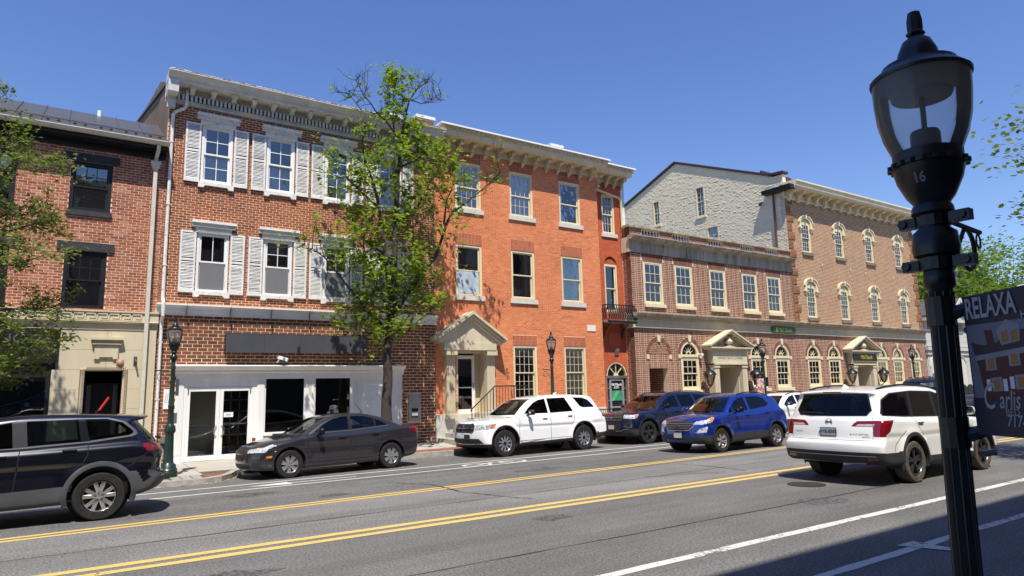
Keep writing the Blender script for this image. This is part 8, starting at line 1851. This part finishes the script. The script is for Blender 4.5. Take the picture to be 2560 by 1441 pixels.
# --- street tree in front of the white shopfront
rt_ = random.Random(77)
T1 = thing('street_tree', 'street tree with dark trunk, fresh green leaves and bare top twigs before the brick fronts', 'tree', (8.33, 19.3, 0))
LIMB = {'trunk': [(8.36, 0.0), (8.34, 0.90), (8.32, 1.64), (8.37, 2.49), (8.34, 3.11), (8.39, 3.60), (8.47, 4.61), (8.56, 5.51), (8.59, 6.67), (8.62, 7.73), (8.68, 8.81), (8.75, 9.64), (8.86, 10.35)],
 'a': [(8.75, 9.64), (8.89, 10.63), (9.11, 11.52), (9.48, 12.11), (9.66, 12.42)], 'b': [(9.11, 11.52), (9.48, 11.44), (9.85, 11.62), (10.16, 11.91)],
 'c': [(8.72, 10.04), (8.19, 10.62), (7.91, 10.76), (7.43, 11.26), (7.16, 11.67)], 'd': [(7.91, 10.76), (7.44, 10.79), (7.10, 11.18), (7.01, 11.36)],
 'e': [(8.54, 10.28), (8.53, 11.25), (8.60, 11.96), (8.67, 12.19)], 'f': [(8.42, 4.86), (8.21, 6.38), (8.00, 7.65), (7.73, 8.52), (7.46, 9.13), (7.36, 9.64), (7.41, 10.05)],
 'g': [(8.00, 7.65), (7.40, 8.15), (7.01, 8.54), (6.74, 9.01)], 'h': [(8.39, 3.73), (7.77, 4.20), (7.25, 4.73), (6.74, 5.25), (6.19, 5.81), (5.80, 6.01)],
 'i': [(8.43, 4.10), (9.04, 5.03), (9.46, 5.58), (9.97, 6.28), (10.36, 7.41), (10.59, 7.79), (11.30, 8.38), (11.88, 8.90), (12.39, 9.42)], 'j': [(10.36, 7.41), (10.52, 8.27), (10.83, 8.88), (11.00, 9.48)],
 'k': [(8.49, 5.37), (9.18, 6.08), (9.39, 6.76), (9.47, 7.31)], 'l': [(8.62, 7.20), (9.32, 7.83), (9.62, 8.55), (9.92, 9.15)], 'm': [(8.75, 9.09), (9.33, 9.47), (9.77, 9.83), (10.23, 10.34)], 'n': [(8.55, 6.02), (7.81, 6.46), (7.29, 7.04), (6.77, 7.48)],
 'o': [(8.35, 3.2), (7.9, 3.5), (7.4, 3.7), (7.0, 3.6)], 'p': [(8.4, 3.4), (8.9, 3.7), (9.4, 4.2), (9.75, 4.6)], 'q': [(8.45, 4.3), (8.9, 4.9), (9.5, 5.1), (10.0, 5.4)], 'r': [(8.45, 4.2), (8.0, 4.9), (7.6, 5.6), (7.3, 6.2)]}
RAD = dict(trunk=(.19, .045), a=(.045, .012), b=(.022, .008), c=(.040, .010), d=(.02, .007), e=(.03, .008), f=(.075, .012), g=(.04, .01), h=(.065, .012), i=(.085, .014), j=(.04, .008), k=(.045, .01), l=(.045, .01), m=(.035, .008), n=(.045, .01), o=(.03, .008), p=(.035, .01), q=(.04, .01), r=(.04, .01))
YD = dict(trunk=0, a=.1, b=-.2, c=-.15, d=.1, e=.25, f=-.3, g=.2, h=-.5, i=-.4, j=.3, k=.5, l=-.5, m=.4, n=.5, o=-.6, p=-.5, q=.6, r=-.6)
tips = []; tb = MB(); brb = MB()
for k, pts in LIMB.items():
    n = len(pts); r0_, r1_ = RAD[k]; P3 = [Vector((x, 19.3+(YD[k]*(i/(n-1)) if k != 'trunk' else 0)+(0 if k in 'trunk' else 0), z)) for i, (x, z) in enumerate(pts)]
    fine = []
    for i in range(n-1):
        for t in (0, .5): fine.append(P3[i].lerp(P3[i+1], t)+(Vector((rt_.gauss(0, .015), rt_.gauss(0, .015), 0)) if t else Vector()))
    fine.append(P3[-1]); m = len(fine)
    rad = [r0_+(r1_-r0_)*(i/(m-1))**(.8) for i in range(m)]
    if k == 'trunk': rad[0] = .26; rad[1] = .21
    (tb if k == 'trunk' else brb).tube(fine, rad, 12 if k == 'trunk' else 7, False)
    if k == 'trunk': fine_t = [f for f in fine if f.z > 3.0]
    else: fine_t = fine[2:]
    for f in fine_t:
        nb_ = 2 if k != 'trunk' else 3
        for _ in range(nb_):
            d = Vector((rt_.gauss(0, 1), rt_.gauss(0, .9), rt_.uniform(-.2, .8))).normalized(); twig_grow(brb, tips, f, d, .014, rt_.uniform(.5, .95) if f.z < 9.5 else rt_.uniform(.35, .6), 2 if f.z < 9.8 else 2, rt_, .2, .55)
def dens1(p):
    if p.x > 10.9: return .12
    if p.z > 10.9: return .8 if 8.4 < p.x < 9.1 else .02
    if p.z > 9.6: return .5 if p.x > 8.0 else .08
    if p.z > 8.6: return .7 if p.x > 7.5 else .35
    if p.x < 6.2: return .25
    if p.z < 3.0: return .5
    return .58 if abs(p.x-8.3) < 1.7 else .28
tb.obj('trunk', BARK, T1, smooth=True); tag(brb.obj('branch', BARK, T1, smooth=True), kind='stuff')
LEAF1 = leaf_mat('spring_leaf', (.13, .21, .015), (.34, .44, .05))
print('tips', len(tips)); tag(leafy(tips, dens1, .165, rt_).obj('crown', LEAF1, T1), kind='stuff')
def mass_tree(name, label, x, y, h, crown, leaf, n, size, seed, rtrunk=.18, group=None, clumps=40, bark=BARKL, weight=None):
    """crown = (cx, cy, cz, rx, ry, rz); leaves gathered in clumps on branch ends"""
    rnd = random.Random(seed); T = thing(name, label, 'tree', (x, y, 0), group); cx_, cy_, cz_, rx, ry, rz = crown
    tb = MB(); tb.tube([(x, y, 0), (x+(cx_-x)*.2, y+(cy_-y)*.2, h*.35), (x+(cx_-x)*.6, y+(cy_-y)*.6, cz_)], [rtrunk*1.3, rtrunk, rtrunk*.5], 10, False); tb.obj('trunk', bark, T, smooth=True)
    bb = MB(); lb_ = MB(); org = Vector((x+(cx_-x)*.3, y+(cy_-y)*.3, h*.38))
    per = n//clumps
    for i in range(clumps):
        while True:
            v = Vector((rnd.uniform(-1, 1), rnd.uniform(-1, 1), rnd.uniform(-1, 1)))
            if .25 < v.length < 1: break
        c = Vector((cx_+v.x*rx, cy_+v.y*ry, cz_+v.z*rz)); mid_ = org.lerp(c, .5)+Vector((rnd.gauss(0, .15*rx), rnd.gauss(0, .15*ry), rnd.gauss(0, .08*rz)))
        bb.tube([org+Vector((0, 0, (c.z-org.z)*.25)), mid_, c], [rtrunk*.35, rtrunk*.15, .01], 5, False)
        cr_ = rnd.uniform(.16, .34)*(rx+rz)/2
        for _ in range(per):
            q = Vector((rnd.gauss(0, 1), rnd.gauss(0, 1), rnd.gauss(0, .6)))*cr_*.55+c; s = size*rnd.uniform(.6, 1.3); a = rnd.uniform(0, 6.28)
            u = Vector((math.cos(a), math.sin(a), rnd.uniform(-.7, .4))).normalized(); w2 = u.cross(Vector((rnd.gauss(0, .5), rnd.gauss(0, .5), 1))).normalized()
            lb_.add([q, q+u*s*.4+w2*s*.38, q+u*s, q+u*s*.4-w2*s*.38], [(0, 1, 2, 3)])
    tag(bb.obj('branch', bark, T, smooth=True), kind='stuff'); tag(lb_.obj('crown', leaf, T), kind='stuff'); return T
# left tree, trunk just outside the frame
T2 = thing('street_tree', 'leafy street tree reaching in from the left edge over the limestone shop front', 'tree', (-2.9, 17.35, 0))
rt2 = random.Random(5); tb = MB(); tb.tube([(-2.9, 17.35, 0), (-2.85, 17.35, 1.6), (-2.95, 17.35, 3.2), (-2.9, 17.35, 5.5), (-3.0, 17.35, 8.0)], [.24, .19, .16, .11, .04], 12, False); tb.obj('trunk', BARKL, T2, smooth=True)
tips = []; brb = MB()
for (z0_, x1_, z1_, dy) in ((2.5, -.75, 2.75, .2), (2.9, -.3, 3.4, -.3), (3.1, -.15, 3.1, .4), (3.4, -.25, 4.0, .5), (3.9, -.4, 4.75, -.5), (4.6, -.3, 5.75, .1), (5.0, -.55, 6.2, .5), (5.4, -.6, 7.0, -.3), (6.2, -.95, 7.7, .3), (6.6, -1.5, 8.3, 0), (3.0, -5, 4, 0), (4, -5, 6, .5), (5, -4.8, 7.5, 0), (6, -3.2, 9, .3), (2.4, -1.3, 2.4, -.6), (3.2, -.6, 2.5, .7)):
    P3 = [Vector((-2.9+(x1_+2.9)*t, 17.35+dy*t*2, z0_+(z1_-z0_)*t**.8+rt2.gauss(0, .04))) for t in np.linspace(0, 1, 8)]
    brb.tube(P3, [.06-.052*i/7 for i in range(8)], 6, False)
    for f in P3[3:]:
        for _ in range(3): d = Vector((rt2.gauss(.2, .8), rt2.gauss(0, .9), rt2.uniform(-.3, .7))).normalized(); twig_grow(brb, tips, f, d, .010, rt2.uniform(.28, .5), 2, rt2, .12, .6)
tag(brb.obj('branch', BARKL, T2, smooth=True), kind='stuff')
LEAF2 = leaf_mat('olive_leaf', (.10, .14, .03), (.22, .26, .07)); tag(leafy(tips, lambda p: 1.0, .095, rt2).obj('crown', LEAF2, T2), kind='stuff')
# near side tree whose twigs enter at the right edge and whose crown dapples the road
LEAF3 = leaf_mat('olive_leaf_near', (.06, .10, .02), (.15, .20, .05))
mass_tree('street_tree', 'near side street tree reaching in at the right edge above the banner', 18.6, 2.4, 8, (19.3, 3.9, 6.6, 2.0, 2.4, 3.0), LEAF3, 6000, .14, 8, .16, clumps=60)
FARL = leaf_mat('far_leaf', (.05, .10, .012), (.15, .24, .035)); FARL2 = leaf_mat('far_leaf_dark', (.03, .065, .01), (.10, .17, .025))
far = [(60, 31, 12, 5, 8.6, 'green tree rising behind the pale stone building'), (72, 34, 16, 7, 10.5, 'tall bright green tree beyond the stone building'), (84, 36, 17, 7.5, 11, 'large green tree right of the tall one beyond the highway light'), (70, 24, 9, 4, 6.2, 'low dense tree behind the highway light pole'), (95, 34, 18, 8, 12, 'farthest tall green tree at the right edge'), (104, 26, 16, 8, 10, 'broad green tree behind the banner'), (58, 38, 13, 6, 9.5, 'dark tree seen between the tan block and the lamp post')]
for i, (x_, y_, h_, r_, cz_, lab) in enumerate(far): mass_tree('background_tree', lab, x_, y_, h_, (x_, y_, cz_, r_, r_, h_-cz_+1.0), FARL if i % 2 == 0 else FARL2, 9000, .42, 20+i, .3, 'background trees at the end of the street', clumps=90)
bk = MB(); rk = random.Random(2)
for _ in range(9000):
    q = Vector((rk.uniform(55, 150), rk.uniform(38, 60), abs(rk.gauss(0, 4.5)))); s = rk.uniform(.4, .9); a = rk.uniform(0, 6.3); bk.add([q, q+Vector((s*math.cos(a), s*.5, s*.3)), q+Vector((s, s*.3, s*math.sin(a)))], [(0, 1, 2)])
tag(bk.obj('distant_woodland', FARL2), 'distant mass of woodland beyond the end of the street', 'woodland', kind='stuff')
b = MB(); b.tube([(43, 19.6, 0), (43, 19.6, 0)], .01)
bpy.context.view_layer.update()
